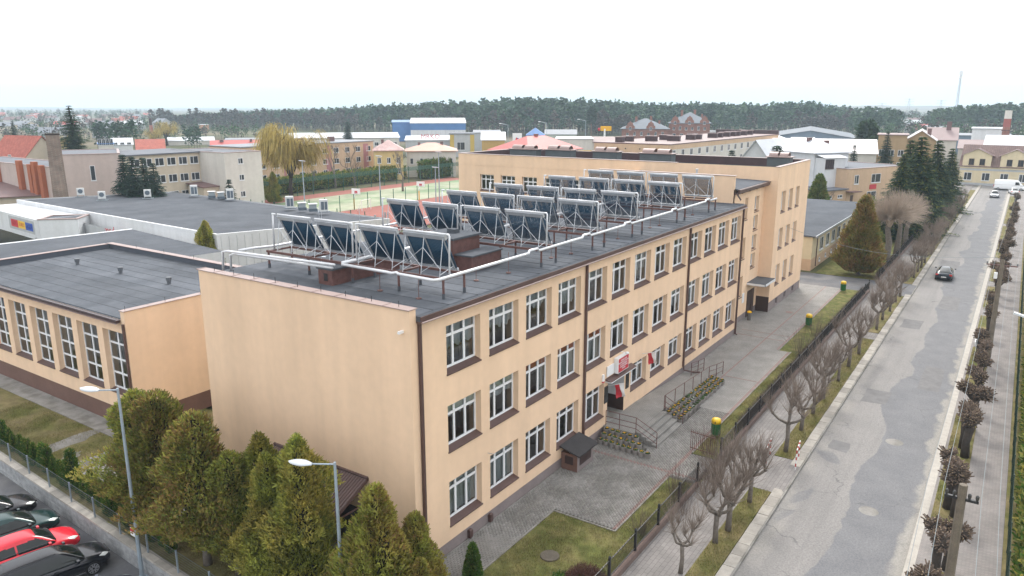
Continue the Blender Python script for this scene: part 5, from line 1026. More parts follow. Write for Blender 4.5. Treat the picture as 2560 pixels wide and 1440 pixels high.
for i, (px, py, d, hh, kind, lab) in enumerate([(172, 262, 205, 0, 2, 'tall ragged spruce rising above the boiler house'), (290, 382, 138, 0, 1, 'slim blue spruce, first of four before the beige block'), (312, 387, 135, 0, 1, 'bluish spruce, second of four before the beige block'), (340, 390, 140, 0, 1, 'bluish spruce, third of four before the beige block'), (365, 404, 134, 0, 1, 'broad bluish spruce, last of four before the beige block'), (25, 303, 330, 0, 2, 'dark spruce at the far left behind the red roofs'), (117, 332, 330, 0, 1, 'small blue spruce behind the brick chimney'), (866, 302, 330, 0, 1, 'dark spruce before the long white hall'), (1952, 357, 108, 0, 1, 'bluish spruce behind the school tower roof'), (2148, 360, 190, 0, 1, 'narrow spruce beside the white house'), (1838, 372, 150, 0, 1, 'small spruce before the brown roofed block'), (555, 446, 128, 0, 1, 'small dark spruce by the beige block annex'), (2228, 326, 205, 0, 2, 'dark pine with ball shaped growths by the ochre house')]):
    p_ = far(px, d); top = zat(px, py, d); k = kind; H_ = (14, 9, 18)[k]; s_ = top/H_; wd = s_*(1.25 if i == 0 else .75 if i == 9 else 1.0)
    t = tree('spruce_tree', p_, SPT[k], SP[k], lab, 'tree', None, wd, sz=s_)
def pine_tpl(g, n, lo=.42):
    t = g.beta(2.2, 1.3, n); ph = g.uniform(0, 6.28, n); rr = np.sqrt(g.uniform(0, 1, n))*(.16*np.sin(np.pi*np.clip(t*.9+.08, 0, 1))**.7)
    C = np.stack([rr*np.cos(ph), rr*np.sin(ph), lo+(.99-lo)*t], 1); A = g.normal(0, 1, (n, 3))*np.array([1, 1, .6]); A = unit(A)*.075; B = unit(np.cross(A, g.normal(0, 1, (n, 3))))*.04; return C, A, B
PN = []
for k in range(3):
    g = np.random.default_rng(50+k); C, A, B = pine_tpl(g, 900); V, F = cards(C, A, B, .8); PN.append(foliage('crown', V, F, (m_pine, m_spr), g.integers(0, 2, len(F))))
PNT = MB().tube([(0,0,0),(.01,.01,.5),(0,0,.9)], [.02,.014,.006], 6).mesh('trunk', mat('pine_bark', (.16, .09, .06), .9))
for px, py, d, w_, lab in ((2175, 303, 260, 1.25, 'broad dark pine before the grey hall roof'), (1480, 268, 480, .9, 'tall pine standing before the forest edge')):
    p_ = far(px, d); top = zat(px, py, d); t = tree('pine_tree', p_, PNT, PN[0], lab, 'tree', None, top*w_, sz=top)
# ---------------------------------------------------------------- bare trees
def bare_mesh(h, seed, spread=.55, depth=5, r0=.2, trunk=.28, up=.5, m=None, twr=.008):
    rnd = random.Random(seed); b_ = MB()
    def grow(p, d, l_, r_, k):
        n_ = 3; pts = [p]; q = p.copy(); dd = d.copy()
        for i in range(n_):
            dd = (dd+Vector((rnd.uniform(-.18,.18), rnd.uniform(-.18,.18), rnd.uniform(-.05,.16)))).normalized(); q = q+dd*l_/n_; pts.append(q.copy())
        b_.tube(pts, [r_*(1-.4*i/n_) for i in range(n_+1)], 7 if k > 3 else (4 if k > 1 else 3), cap=False)
        if k == 0: return
        nb = rnd.choice((2, 3, 3)) if k > 1 else rnd.choice((3, 4, 5))
        for i in range(nb):
            a = rnd.uniform(0, 6.28); sp = spread*rnd.uniform(.6, 1.3); o = Vector((math.cos(a)*sp, math.sin(a)*sp, up*rnd.uniform(.3, 1.1))); nd = (dd*.8+o).normalized(); st_ = pts[-1] if i < 2 else pts[rnd.choice((1, 2))]
            grow(st_, nd, l_*rnd.uniform(.62, .85), max(twr, r_*rnd.uniform(.5, .65)), k-1)
    grow(Vector((0,0,-.1)), Vector((0,0,1)), h*trunk, r0, depth); return b_.mesh('branches', m or m_bark)
BT = [bare_mesh(9, k, .62, 5, .2, .26, .5, twr=.018) for k in (11, 12, 13)]
def bare(px, py, k, s_, label, grp=None, z=0, nm='bare_tree'):
    p_ = at(px, py, z); t = thing(nm, label, 'tree', p_, random.uniform(0, 6), grp); put(BT[k], 'branches', t); t.scale = (s_, s_, s_)
for px, d, k, s_, lab in ((828, 186, 0, 1.45, 'largest bare tree before the pink striped block'), (878, 188, 1, 1.25, 'reddish bare tree right of the largest bare tree'), (1000, 175, 2, 1.45, 'bare tree beside the yellow villa near the floodlight'), (770, 178, 1, .9, 'thin bare tree behind the willow'), (2060, 150, 2, .62, 'bare garden tree before the white house wall'), (2100, 152, 0, .5, 'small bare garden tree by the white house corner'), (1255, 200, 1, .6, 'dark bare bush tree before the red roofed house'), (240, 215, 1, 1.0, 'bare tree right of the tall ragged spruce'), (390, 240, 0, .85, 'bare tree with mistletoe over the beige block roof')):
    p_ = far(px, d); t = thing('bare_tree', lab, 'tree', p_, random.uniform(0, 6)); put(BT[k], 'branches', t); t.scale = (s_,)*3
# round pollarded trees by the annex
def broom(seed, n, r, h, tr, m=None, rad=.02):
    rnd = random.Random(seed); b_ = MB(); K = []
    for k in range(7):
        a = k*.9+rnd.uniform(-.3,.3); d = Vector((math.cos(a)*rnd.uniform(.3,.9), math.sin(a)*rnd.uniform(.3,.9), rnd.uniform(.5,1))).normalized(); e = Vector((0,0,tr))+d*rnd.uniform(.6,1.3); b_.tube([(0,0,tr-.3), Vector((0,0,tr))+d*.4, e], [.18,.14,.12], 6); K.append(e)
    for i in range(n):
        a = rnd.uniform(0, 6.28); el = math.asin(rnd.uniform(-.15, 1)); d = Vector((math.cos(a)*math.cos(el), math.sin(a)*math.cos(el), math.sin(el))); s_ = min(K, key=lambda q: (q-Vector((0,0,tr))).angle(d)+rnd.uniform(0,.3)); e = Vector((0,0,tr+.4))+Vector((d.x*r, d.y*r, d.z*h))*rnd.uniform(.7,1.05); mid = s_.lerp(e, .5)+Vector((rnd.uniform(-.2,.2), rnd.uniform(-.2,.2), .15)); b_.tube([s_, mid, e], [rad, rad*.7, rad*.35], 3, cap=False)
    return b_.mesh('crown', m or m_twig)
BR = [broom(k, 1100, 3.0, 3.2, 4.4, mat('pale_twigs', (.34, .275, .22), .9, var=.2), .016) for k in (1, 2)]; BRT = trunk_mesh(5.0, .34, 9)
for px, py, k, s_, lab in ((2212, 668, 0, 1.22, 'round headed pollarded tree with thick trunk, nearest by the garden fence'), (2240, 645, 1, 1.1, 'round headed pollarded tree just behind the nearest one'), (2262, 617, 0, 1.0, 'dark trunked pollarded tree, third by the garden fence')):
    tree('pollarded_tree', at(px, py), BRT, BR[k], lab, 'tree', 'round pollarded trees by the annex', s_)
# street row: pollarded trees with tall shoots
def shoots_tree(seed, h=4.3):
    rnd = random.Random(seed); b_ = MB(); th = rnd.uniform(1.5, 1.9); b_.tube([(0,0,-.1),(rnd.uniform(-.05,.05),rnd.uniform(-.05,.05),th*.5),(0,0,th)], [.14,.115,.12], 8); s = MB()
    nl = rnd.choice((4, 5, 5, 6))
    for k in range(nl):
        a = 2*math.pi*k/nl+rnd.uniform(-.4,.4); rr = rnd.uniform(.5, .95); e = Vector((math.cos(a)*rr, math.sin(a)*rr, th+rnd.uniform(.35,.8))); b_.tube([(0,0,th-.1), Vector((math.cos(a)*rr*.6, math.sin(a)*rr*.6, th+.12)), e], [.085,.07,.06], 6); b_.lathe(e-Vector((0,0,.07)), [(.04,0),(.1,.06),(.09,.14),(.03,.18)], 7)
        for q in range(rnd.choice((1, 2))):
            e2 = e+Vector((rnd.uniform(-.35,.35), rnd.uniform(-.35,.35), rnd.uniform(.25,.5))); b_.tube([e, e2], [.05,.04], 5); 
            for i in range(32): d = Vector((rnd.gauss(0,.38)+math.cos(a)*.12, rnd.gauss(0,.34)+math.sin(a)*.12, 1)).normalized(); l_ = rnd.uniform(.6,1.75); st_ = e2+Vector((rnd.uniform(-.06,.06),)*3); md = st_+d*l_*.5+Vector((rnd.uniform(-.06,.06), rnd.uniform(-.06,.06), 0)); s.tube([st_, md, st_+d*l_+Vector((0,0,.05))], [.011,.009,.004], 3, cap=False)
        for i in range(22): d = Vector((rnd.gauss(0,.6)+math.cos(a)*.3, rnd.gauss(0,.5)+math.sin(a)*.3, rnd.uniform(.4,1))).normalized(); l_ = rnd.uniform(.4,1.3); s.tube([e, e+d*l_*.5+Vector((0,0,.04)), e+d*l_+Vector((0,0,.12))], [.012,.009,.005], 3, cap=False)
    return b_.mesh('trunk', m_bark, True), s.mesh('crown', m_twig)
ST_ = [shoots_tree(k) for k in (1, 2, 3, 4)]
LT = [(6.4,-8.9),(9.4,-9.35),(10.7,-9.5),(13.8,-9.55),(20.5,-9.55),(24.0,-9.55),(27.0,-9.55),(30.1,-9.5),(34.1,-9.68),(37.8,-9.67),(41.4,-9.78),(49.6,-9.8),(53.1,-9.75),(56.8,-9.85),(60.9,-9.8),(63.6,-9.84),(74,-9.9),(77.7,-9.9),(80.8,-9.95),(84.2,-9.98),(90.8,-10),(94.5,-10),(103,-10),(112,-10),(116.5,-10),(130,-10),(145,-10)]
for i, (x, y) in enumerate(LT):
    k = (i*7+1) % 4; s_ = (.78 if i in (0, 8) else 1.0)*random.uniform(.92, 1.08); tree('street_tree', (x, y, 0), ST_[k][0], ST_[k][1], f'leafless pollarded street tree in the left verge, {ORD[i]} from the near end', 'tree', 'pollarded trees of the left verge', s_)
def knob_tree(seed):
    rnd = random.Random(seed); b_ = MB(); th = rnd.uniform(1.5, 1.8); b_.tube([(0,0,-.1),(.03,.02,th*.5),(rnd.uniform(-.1,.1),rnd.uniform(-.1,.1),th)], [.21,.17,.2], 9); s = MB(); heads = [Vector((0,0,th+.35))]+[Vector((rnd.uniform(-.45,.45), rnd.uniform(-.5,.5), th+rnd.uniform(.2,.75))) for _ in range(rnd.choice((1,2,2)))]
    for hd in heads:
        b_.tube([(0,0,th-.1), hd], [.17,.16], 7); R_ = rnd.uniform(.26,.36); b_.lathe(hd-Vector((0,0,R_)), [(R_*.3,0),(R_*.9,R_*.5),(R_,R_),(R_*.85,R_*1.5),(R_*.3,R_*1.95)], 9)
        for i in range(150): d = Vector((rnd.gauss(0,1), rnd.gauss(0,1), rnd.gauss(.25,.9))).normalized(); p0 = hd+d*R_*.85; l_ = rnd.uniform(.07,.24); s.tube([p0, p0+(d+Vector((rnd.gauss(0,.35), rnd.gauss(0,.35), .25)))*l_], [.032,.027], 4, 0, True); s.m[-1] = 1 if i % 3 == 0 else 0
    return b_.mesh('trunk', m_barkd, True), s.mesh('crown', [mat('stub_bark', (.135, .098, .074), .9, var=.3, vscale=6, island=.35), mat('cut_wood', (.30, .22, .13), .8)])
KT = [knob_tree(k) for k in (5, 6, 7)]
for i, (x, y) in enumerate([(7.6,-17.7),(11.7,-17.75),(12.9,-18.1),(17.9,-18.05),(18.6,-17.7),(25.4,-18.0),(26.6,-17.8),(30.2,-18.0),(33.9,-18.05),(37.8,-18.0),(41.8,-18.0),(44.6,-17.6),(52,-18),(58.6,-17.8),(66.5,-18.1),(70,-18.1),(74.8,-17.9),(80,-18.2),(86,-18),(91,-18.2),(96.5,-18.2),(102,-18.2),(108,-18.2),(114,-18.2),(122,-18.3),(131,-18.3),(140,-18.3),(152,-18.3)]):
    k = i % 3; tree('stub_tree', (x, y, 0), KT[k][0], KT[k][1], f'short pollarded stub tree in the right verge, {ORD[i]} from the near end', 'tree', 'pollarded stubs of the right verge', random.uniform(.95, 1.15))
# ---------------------------------------------------------------- hedges, shrubs
def twig_hedge(L_, h, d, n, seed, m):
    g = np.random.default_rng(seed); C = np.stack([g.uniform(0, L_, n), g.uniform(-d/2, d/2, n), g.uniform(0, h*.8, n)], 1); A = unit(g.normal(0, .6, (n, 3))+np.array([0, 0, .8]))*g.uniform(.12, .36, (n, 1)); B = unit(np.cross(A, g.normal(0, 1, (n, 3))))*.011; V, F = cards(C, A, B, .4); return npmesh('twigs', V, F, m)
m_hedge = mat('bare_hedge_twigs', (.10, .076, .064), .9, island=.4, rnd=.1); TH_ = [twig_hedge(2.5, .95, .3, 1500, k, m_hedge) for k in (1, 2)]
hd = thing('hedge', 'dark leafless clipped hedge along the iron fence', 'hedge')
for i, x in enumerate(list(np.arange(21.6, 62, 2.4))+list(np.arange(70.8, 126, 2.4))): put(TH_[i % 2], 'twigs', hd, (x, -6.55, 0))
def shrub_mesh(seed, h, r, n, m, rad=.008):
    rnd = random.Random(seed); b_ = MB()
    for i in range(n):
        a = rnd.uniform(0, 6.28); q = abs(rnd.gauss(0, .5)); d = Vector((math.cos(a)*q*r/h, math.sin(a)*q*r/h, 1)).normalized(); l_ = h*rnd.uniform(.5, 1.05); p0 = Vector((math.cos(a)*r*.25*rnd.random(), math.sin(a)*r*.25*rnd.random(), 0)); b_.tube([p0, p0+d*l_*.5+Vector((rnd.uniform(-.08,.08), rnd.uniform(-.08,.08), 0)), p0+d*l_], [rad, rad*.8, rad*.4], 3, cap=False)
        if i % 2: md = p0+d*l_*.5; b_.tube([md, md+(d+Vector((rnd.uniform(-.6,.6), rnd.uniform(-.6,.6), 0))).normalized()*l_*.4], [rad*.7, rad*.3], 3, cap=False)
    return b_.mesh('branches', m)
SHR = [shrub_mesh(k, 2.0, 1.7, 70, mat('shrub_twigs', (.13, .095, .085), .9), .006) for k in (1, 2)]
for i, (x, y, s_, lab) in enumerate([(8.2,-6.2,.8,'bare upright shrub by the fence near the bottom edge'),(12.6,-6.2,1.0,'tall bare shrub left of the garden gate'),(13.6,-7.3,1.15,'dense bare shrub before the fence on the pavement side'),(14.8,-7.15,1.0,'bare shrub beside the open gate'),(17.9,-6.1,1.1,'tall bare shrub between gate and yellow lidded bin'),(16.2,-7.2,.9,'bare shrub next to the street tree at the gate'),(11.0,-7.2,.9,'bare shrub behind the second street tree'),(38.9,-5.9,1.2,'pale bare shrub on the lawn by the plaza step'),(44.5,-5.8,1.1,'pale bare shrub on the far lawn strip')]):
    t = thing('shrub', lab, 'shrub', (x, y, 0), random.uniform(0, 6)); put(SHR[i % 2], 'branches', t); t.scale = (s_,)*3
g = np.random.default_rng(5); n = 6000; d_ = unit(g.normal(0, 1, (n, 3))*np.array([1, 1, .75])); d_[:, 2] = np.abs(d_[:, 2]); C = d_*g.uniform(.55, 1, (n, 1))*np.array([.95, .95, .85]); A = unit(d_+g.normal(0, .5, (n, 3)))*.16; B = unit(np.cross(A, g.normal(0, 1, (n, 3))))*.010; V, F = cards(C, A, B, .4)
t = thing('shrub', 'round reddish brown barberry shrub on the front lawn', 'shrub', (3.35, -6.05, 0)); put(npmesh('twigs', V, F, mat('barberry_twigs', (.085, .035, .024), .9, island=.35)), 'branches', t); C2 = C[:900]*1.0; V, F = cards(C2*np.array([1, 1, .5])+np.array([-.55, .55, 0]), A[:900], B[:900]*4, .4); put(npmesh('leaves', V, F, m_thS), 'leaves', t)
def hedge_mesh(L_, d, h, n, seed, mats, size=.3, wob=.25):
    g = np.random.default_rng(seed); x = g.uniform(0, L_, n); top = h*(1+wob*np.sin(x*2.3+seed)*.4+wob*np.sin(x*5.1)*.3); sd = g.integers(0, 3, n); y = np.where(sd == 0, -d/2*g.uniform(.75, 1.05, n), np.where(sd == 1, d/2*g.uniform(.75, 1.05, n), g.uniform(-d/2, d/2, n))); z = np.where(sd == 2, top*g.uniform(.88, 1.03, n), top*g.uniform(0, 1, n)); C = np.stack([x, y, z], 1)
    A = unit(g.normal(0, .6, (n, 3))+np.array([0, 0, .7]))*size*g.uniform(.6, 1.3, (n, 1)); B = unit(np.cross(A, g.normal(0, 1, (n, 3))))*size*.3; V, F = cards(C, A, B, .4); mi = g.integers(0, len(mats), n); o = len(V)
    core = np.array([(0,-d*.35,0),(L_,-d*.35,0),(L_,d*.35,0),(0,d*.35,0),(0,-d*.35,h*.8),(L_,-d*.35,h*.8),(L_,d*.35,h*.8),(0,d*.35,h*.8)]); cf = np.array([(0,1,5,4),(1,2,6,5),(2,3,7,6),(3,0,4,7),(4,5,6,7)])+o
    return npmesh('foliage', np.concatenate([V, core]), np.concatenate([F, cf]), list(mats)+[m_core], np.concatenate([mi, np.full(5, len(mats))]))
def hedge(p0, p1, h, d, label, mats, n=6000, size=.35, seed=1):
    p0, p1 = Vector(p0), Vector(p1); L_ = (p1-p0).length; t = thing('hedge', label, 'hedge', p0, math.atan2(p1.y-p0.y, p1.x-p0.x)); put(hedge_mesh(L_, d, h, n, seed, mats, size), 'foliage', t)
hedge((9, -21.2, 0), (80, -21.5, 0), 1.7, 1.4, 'clipped green thuja hedge behind the right pavement', (m_thS, m_thA, m_thB), 22000, .28)
hedge(at(655, 500)+Vector((0,6,0)), at(1050, 447)+Vector((0,6,0)), 3.0, 2.4, 'tall thuja hedge behind the sports court', (m_thB, m_thA, m_thS), 14000, .55, 2); hedge(at(1052, 446), at(1122, 440), 4.2, 2.5, 'dark thuja hedge left of the school wing', (m_thB, m_thS), 4000, .6, 3)
hedge((20.6, 15.0, 0), (46, 19, 0), 6.6, 3.2, 'row of olive thujas seen over the left school roof edge', (m_thA, m_thA, m_thC), 12000, .4, 4)
for px, py, s_, lab in ((515, 600, .85, 'olive thuja tip showing above the gymnasium roof edge'), (668, 470, .8, 'dark juniper at the foot of the willow')):
    p_ = at(px, py, 5.4*s_) if px < 600 else far(px, 158); tree('thuja_tree', (p_.x, p_.y, 0), TT[0], TH[2], lab, 'tree', None, 1.2*s_)
# ---------------------------------------------------------------- willow
def willow(h, r, seed, n):
    rnd = random.Random(seed); b_ = MB(); lm = []; b_.tube([(0,0,-.1),(.1,.1,h*.18),(.3,0,h*.30)], [.42,.36,.32], 9)
    for k in range(11):
        a = k*2.4; e = Vector((math.cos(a)*r*rnd.uniform(.25,.75), math.sin(a)*r*rnd.uniform(.25,.75), h*rnd.uniform(.62,.98))); md = Vector((e.x*.45, e.y*.45, h*rnd.uniform(.42,.58))); b_.tube([(.3,0,h*.29), md, e], [.22,.14,.05], 6); lm += [md.lerp(e, q) for q in (.3,.5,.7,.85,1)]
        for q in range(4): e2 = e+Vector((rnd.uniform(-1,1)*r*.35, rnd.uniform(-1,1)*r*.35, rnd.uniform(-.05,.12)*h)); b_.tube([md.lerp(e,.6), e2], [.07,.03], 4); lm += [md.lerp(e2, .7), e2]
    g = np.random.default_rng(seed); C = []; A = []; B = []
    for i in range(n):
        p_ = np.array(rnd.choice(lm))+g.normal(0, .45, 3)*np.array([1, 1, .5]); d = np.array([p_[0], p_[1], 0]); d = d/max(.3, np.linalg.norm(d)); cur = p_.copy(); l_ = rnd.uniform(.25, .62)*max(1.5, p_[2]-.8); ns = 5; dr = d*rnd.uniform(.2, .55)+np.array([0, 0, rnd.uniform(.0, .5)]); w_ = np.cross(d, [0, 0, 1.])*.045+d*.02
        for q in range(ns): C.append(cur.copy()); st_ = (dr+np.array([0, 0, -1.9*(q+.3)/ns]))*l_/ns; A.append(st_); B.append(w_*g.uniform(.7, 1.4)); cur = cur+st_
    V, F = cards(np.array(C), np.array(A), np.array(B), .7); return b_.mesh('trunk', m_barkd, True), npmesh('crown', V, F, m_willow)
wl = willow(13.6, 5.6, 3, 3400); tree('willow_tree', far(712, 166), wl[0], wl[1], 'large yellow weeping willow before the beige blocks', 'tree', None, 1.1, 0)
WS = willow(8, 4.2, 5, 700)
for px, d, s_, lab in ((75, 300, 1.0, 'yellow willow crown behind the red roofs at the left'), (408, 420, 1.5, 'round yellow willow near the thin red chimney'), (378, 410, 1.05, 'lower pale willow left of the thin red chimney'), (155, 330, 1.1, 'pale willow behind the tall ragged spruce')): tree('willow_tree', far(px, d), WS[0], WS[1], lab, 'tree', None, s_)
# ---------------------------------------------------------------- forest: far too many to count
def forest(name, rows, seed, mats, cards_n=46, hvar=.12, w_=1.0):
    g = np.random.default_rng(seed); tp = [pine_tpl(g, cards_n, q) for q in (.40, .34, .26, .10, .04, .18)]; VV = []; MI = []; TV = []
    for (px, d, h) in rows:
        p_ = far(px, d); C, A, B = tp[g.integers(0, 6)]; H_ = h*g.uniform(1-hvar, 1+hvar); a = g.uniform(0, 6.28); Rm = np.array([[np.cos(a), -np.sin(a), 0], [np.sin(a), np.cos(a), 0], [0, 0, 1]]); sc = np.array([H_*w_, H_*w_, H_]); s2 = H_*np.array([1.35, 1.35, 1.1])
        V, F = cards((C@Rm.T)*sc+np.array(p_), (A@Rm.T)*s2, (B@Rm.T)*s2, .8); VV.append(V); MI.append(np.full(len(F), g.integers(0, len(mats)-1)))
        w2 = .012*H_; TV.append(np.array([(p_.x+w2*_rt.x*s_, p_.y+w2*_rt.y*s_, z) for s_, z in ((-1, 0), (1, 0), (.6, H_*.6), (-.6, H_*.6))]+[(p_.x+w2*_fw.x*s_, p_.y+w2*_fw.y*s_, z) for s_, z in ((-1, 0), (1, 0), (.6, H_*.6), (-.6, H_*.6))]))
    V = np.concatenate(VV+TV); F = np.arange(len(V)).reshape(-1, 4); mi = np.concatenate(MI+[np.full(len(TV)*2, len(mats)-1)]); o = put(npmesh(name, V, F, mats, mi), name, kind='stuff'); return o
def curve(pts, x): return float(np.interp(x, [p_[0] for p_ in pts], [p_[1] for p_ in pts]))
topc = [(380,296),(420,290),(470,286),(560,283),(640,279),(720,276),(800,274),(880,270),(900,267),(980,264),(1060,262),(1120,259),(1200,255),(1280,252),(1340,250),(1450,253),(1560,258),(1640,263),(1750,262),(1850,264),(1930,262),(2000,260),(2060,262),(2110,268),(2140,276)]
dist = [(380,760),(640,700),(900,610),(1100,540),(1300,520),(1600,560),(1900,560),(2140,620)]
m_frA = leafmat('forest_pine', (.042, .090, .044), (.060, .105, .052), rnd=0, sc=.05, isl=.4, trans=.2); m_frB = leafmat('forest_pine_dark', (.032, .070, .038), (.046, .080, .044), rnd=0, sc=.05, isl=.4, trans=.2); m_frT = mat('forest_trunks', (.075, .058, .050), .9, island=.4); m_frD = leafmat('forest_bare', (.075, .062, .05), (.055, .05, .04), rnd=0, sc=.05, isl=.4, trans=.1)
rows = []; gr = np.random.default_rng(77)
for r_ in range(7):
    px = 380.0
    while px < 2140:
        d = curve(dist, px)+r_*17+gr.uniform(-8, 8); h = zat(px, curve(topc, px), d); rows.append((px+gr.uniform(-4, 4), d, h*(1 if r_ > 2 else gr.uniform(.82, 1.0)))); px += 4.6*1876/d*gr.uniform(.7, 1.3)
forest('pine_forest', rows, 1, (m_frA, m_frB, m_frT), 60)
rows = []
for r_ in range(3):
    px = 380.0
    while px < 2140: d = curve(dist, px)-6-r_*9+gr.uniform(-4, 4); rows.append((px, d, zat(px, curve(topc, px), d)*gr.uniform(.35, .72))); px += 5.5*1876/d*gr.uniform(.6, 1.4)
forest('forest_edge', rows, 11, (m_frB, m_frA, m_frD, m_frT), 60, .2, 1.5)
rows = [(px+gr.uniform(-5, 5), curve(dist, px)-gr.uniform(8, 40), gr.uniform(9, 16)) for px in list(range(380, 900, 9))+list(range(1130, 1300, 26))+list(range(1480, 1580, 7))+list(range(2000, 2140, 12)) for _ in range(2)]
forest('bare_woodland', rows, 2, (m_frD, m_frD, m_frT), 60, .2, 1.3)
topr = [(2140,282),(2170,272),(2230,275),(2260,282),(2290,300),(2330,282),(2360,272),(2420,268),(2480,265),(2560,262),(2640,260)]
rows = []
for r_ in range(6):
    px = 2135.0
    while px < 2660:
        if not (2255 < px < 2318 and r_ > -1): d = (520 if px < 2260 else 600)+r_*16+gr.uniform(-8, 8); h = zat(px, curve(topr, px), d); rows.append((px+gr.uniform(-4, 4), d, h*(1 if r_ > 1 else gr.uniform(.8, 1.0))))
        px += 4.8*1876/600*gr.uniform(.7, 1.3)
forest('pine_forest', rows, 3, (m_frA, m_frB, m_frT), 60)
rows = [(gr.uniform(2180, 2580), gr.uniform(420, 590), gr.uniform(5, 11)) for _ in range(150)]+[(gr.uniform(0, 640), gr.uniform(420, 760), gr.uniform(4, 9)) for _ in range(330)]+[(gr.uniform(-60, 430), gr.uniform(760, 2400), gr.uniform(5, 11)) for _ in range(700)]+[(gr.uniform(2240, 2340), gr.uniform(650, 1500), gr.uniform(6, 12)) for _ in range(160)]
forest('scattered_woodland', rows, 4, (m_frD, m_frA, m_frT), 34, .25, 1.6)
rows = [(px, gr.uniform(365, 400), gr.uniform(10, 13.5)) for px in list(np.linspace(232, 325, 15))+list(np.linspace(455, 490, 6))]; forest('conifer_belt', rows, 5, (m_frB, m_frB, m_frT), 60, .15, 1.0)
# ---------------------------------------------------------------- neighbouring buildings
m_fglass = mat('dark_window', (.028, .034, .042), .12, spec=.6); m_wfr = mat('window_frame_white', (.66, .67, .68), .5)
def W(name, c, var=.06, streak=.06): return mat(name, c, .9, var=var, vscale=.25, streak=streak, spec=.25)
def S(name, c, rough=.5, var=.08): return mat(name, c, rough, var=var, vscale=.3, spec=.45)
w_beige = W('beige_wall', (.53, .46, .36)); w_pale = W('pale_wall', (.58, .55, .50)); w_cream = W('cream_wall', (.62, .53, .36)); w_pink = W('pink_grey_wall', (.50, .41, .37)); w_grey = W('grey_wall', (.42, .43, .44)); w_white = W('white_render', (.62, .63, .65)); w_yel = W('yellow_wall', (.62, .47, .22)); w_och = W('ochre_wall', (.36, .255, .145)); w_pch = W('peach_wall', (.56, .40, .27)); w_brick = bricky('brick_wall', (.23, .085, .06), (.28, .11, .075), (.24, .16, .13), 1, .5, .16, .02, axes='xz', bump=.2, var=.12)
r_red = S('red_sheet_roof', (.42, .085, .075)); r_tile = bricky('red_tile_roof', (.34, .09, .06), (.40, .12, .08), (.22, .06, .05), 1, .35, .4, .03, axes='xy', bump=.5, var=.15); r_brown = S('brown_sheet_roof', (.15, .085, .08)); r_grey = S('grey_sheet_roof', (.20, .215, .24), .65); r_slate = S('slate_blue_roof', (.13, .15, .175), .75); r_white = S('bright_sheet_roof', (.50, .52, .55), .5); r_dark = S('dark_felt_roof', (.13, .14, .16), .85); r_blue = S('blue_sheet', (.06, .17, .40)); r_salm = S('salmon_roof', (.48, .24, .17)); r_orange = S('orange_roof', (.55, .16, .05)); r_mauve = S('faded_mauve_roof', (.26, .19, .185), .65)
_fw_c = {}
def fwin(parent, x, y, z, w_, h_, rz=0, split=True, m=None, sill=True):
    k = (round(w_, 2), round(h_, 2), split, (m or m_wfr).name, sill)
    if k not in _fw_c:
        f = MB(); t_ = .09; f.box(0, t_, -.05, .0, 0, h_); f.box(w_-t_, w_, -.05, .0, 0, h_); f.box(t_, w_-t_, -.049, .0, 0, t_); f.box(t_, w_-t_, -.049, .0, h_-t_, h_)
        if split: f.box(w_*.42-t_/2, w_*.42+t_/2, -.052, -.001, t_, h_-t_)
        if sill: f.box(-.06, w_+.06, -.12, -.001, -.1, -.001)
        _fw_c[k] = (f.mesh('window', m or m_wfr), MB().quad((t_/2,-.02,t_/2),(w_-t_/2,-.02,t_/2),(w_-t_/2,-.02,h_-t_/2),(t_/2,-.02,h_-t_/2)).mesh('pane', m_fglass))
    o = put(_fw_c[k][0], 'window', parent, (x, y, z), rz); put(_fw_c[k][1], 'pane', o); return o
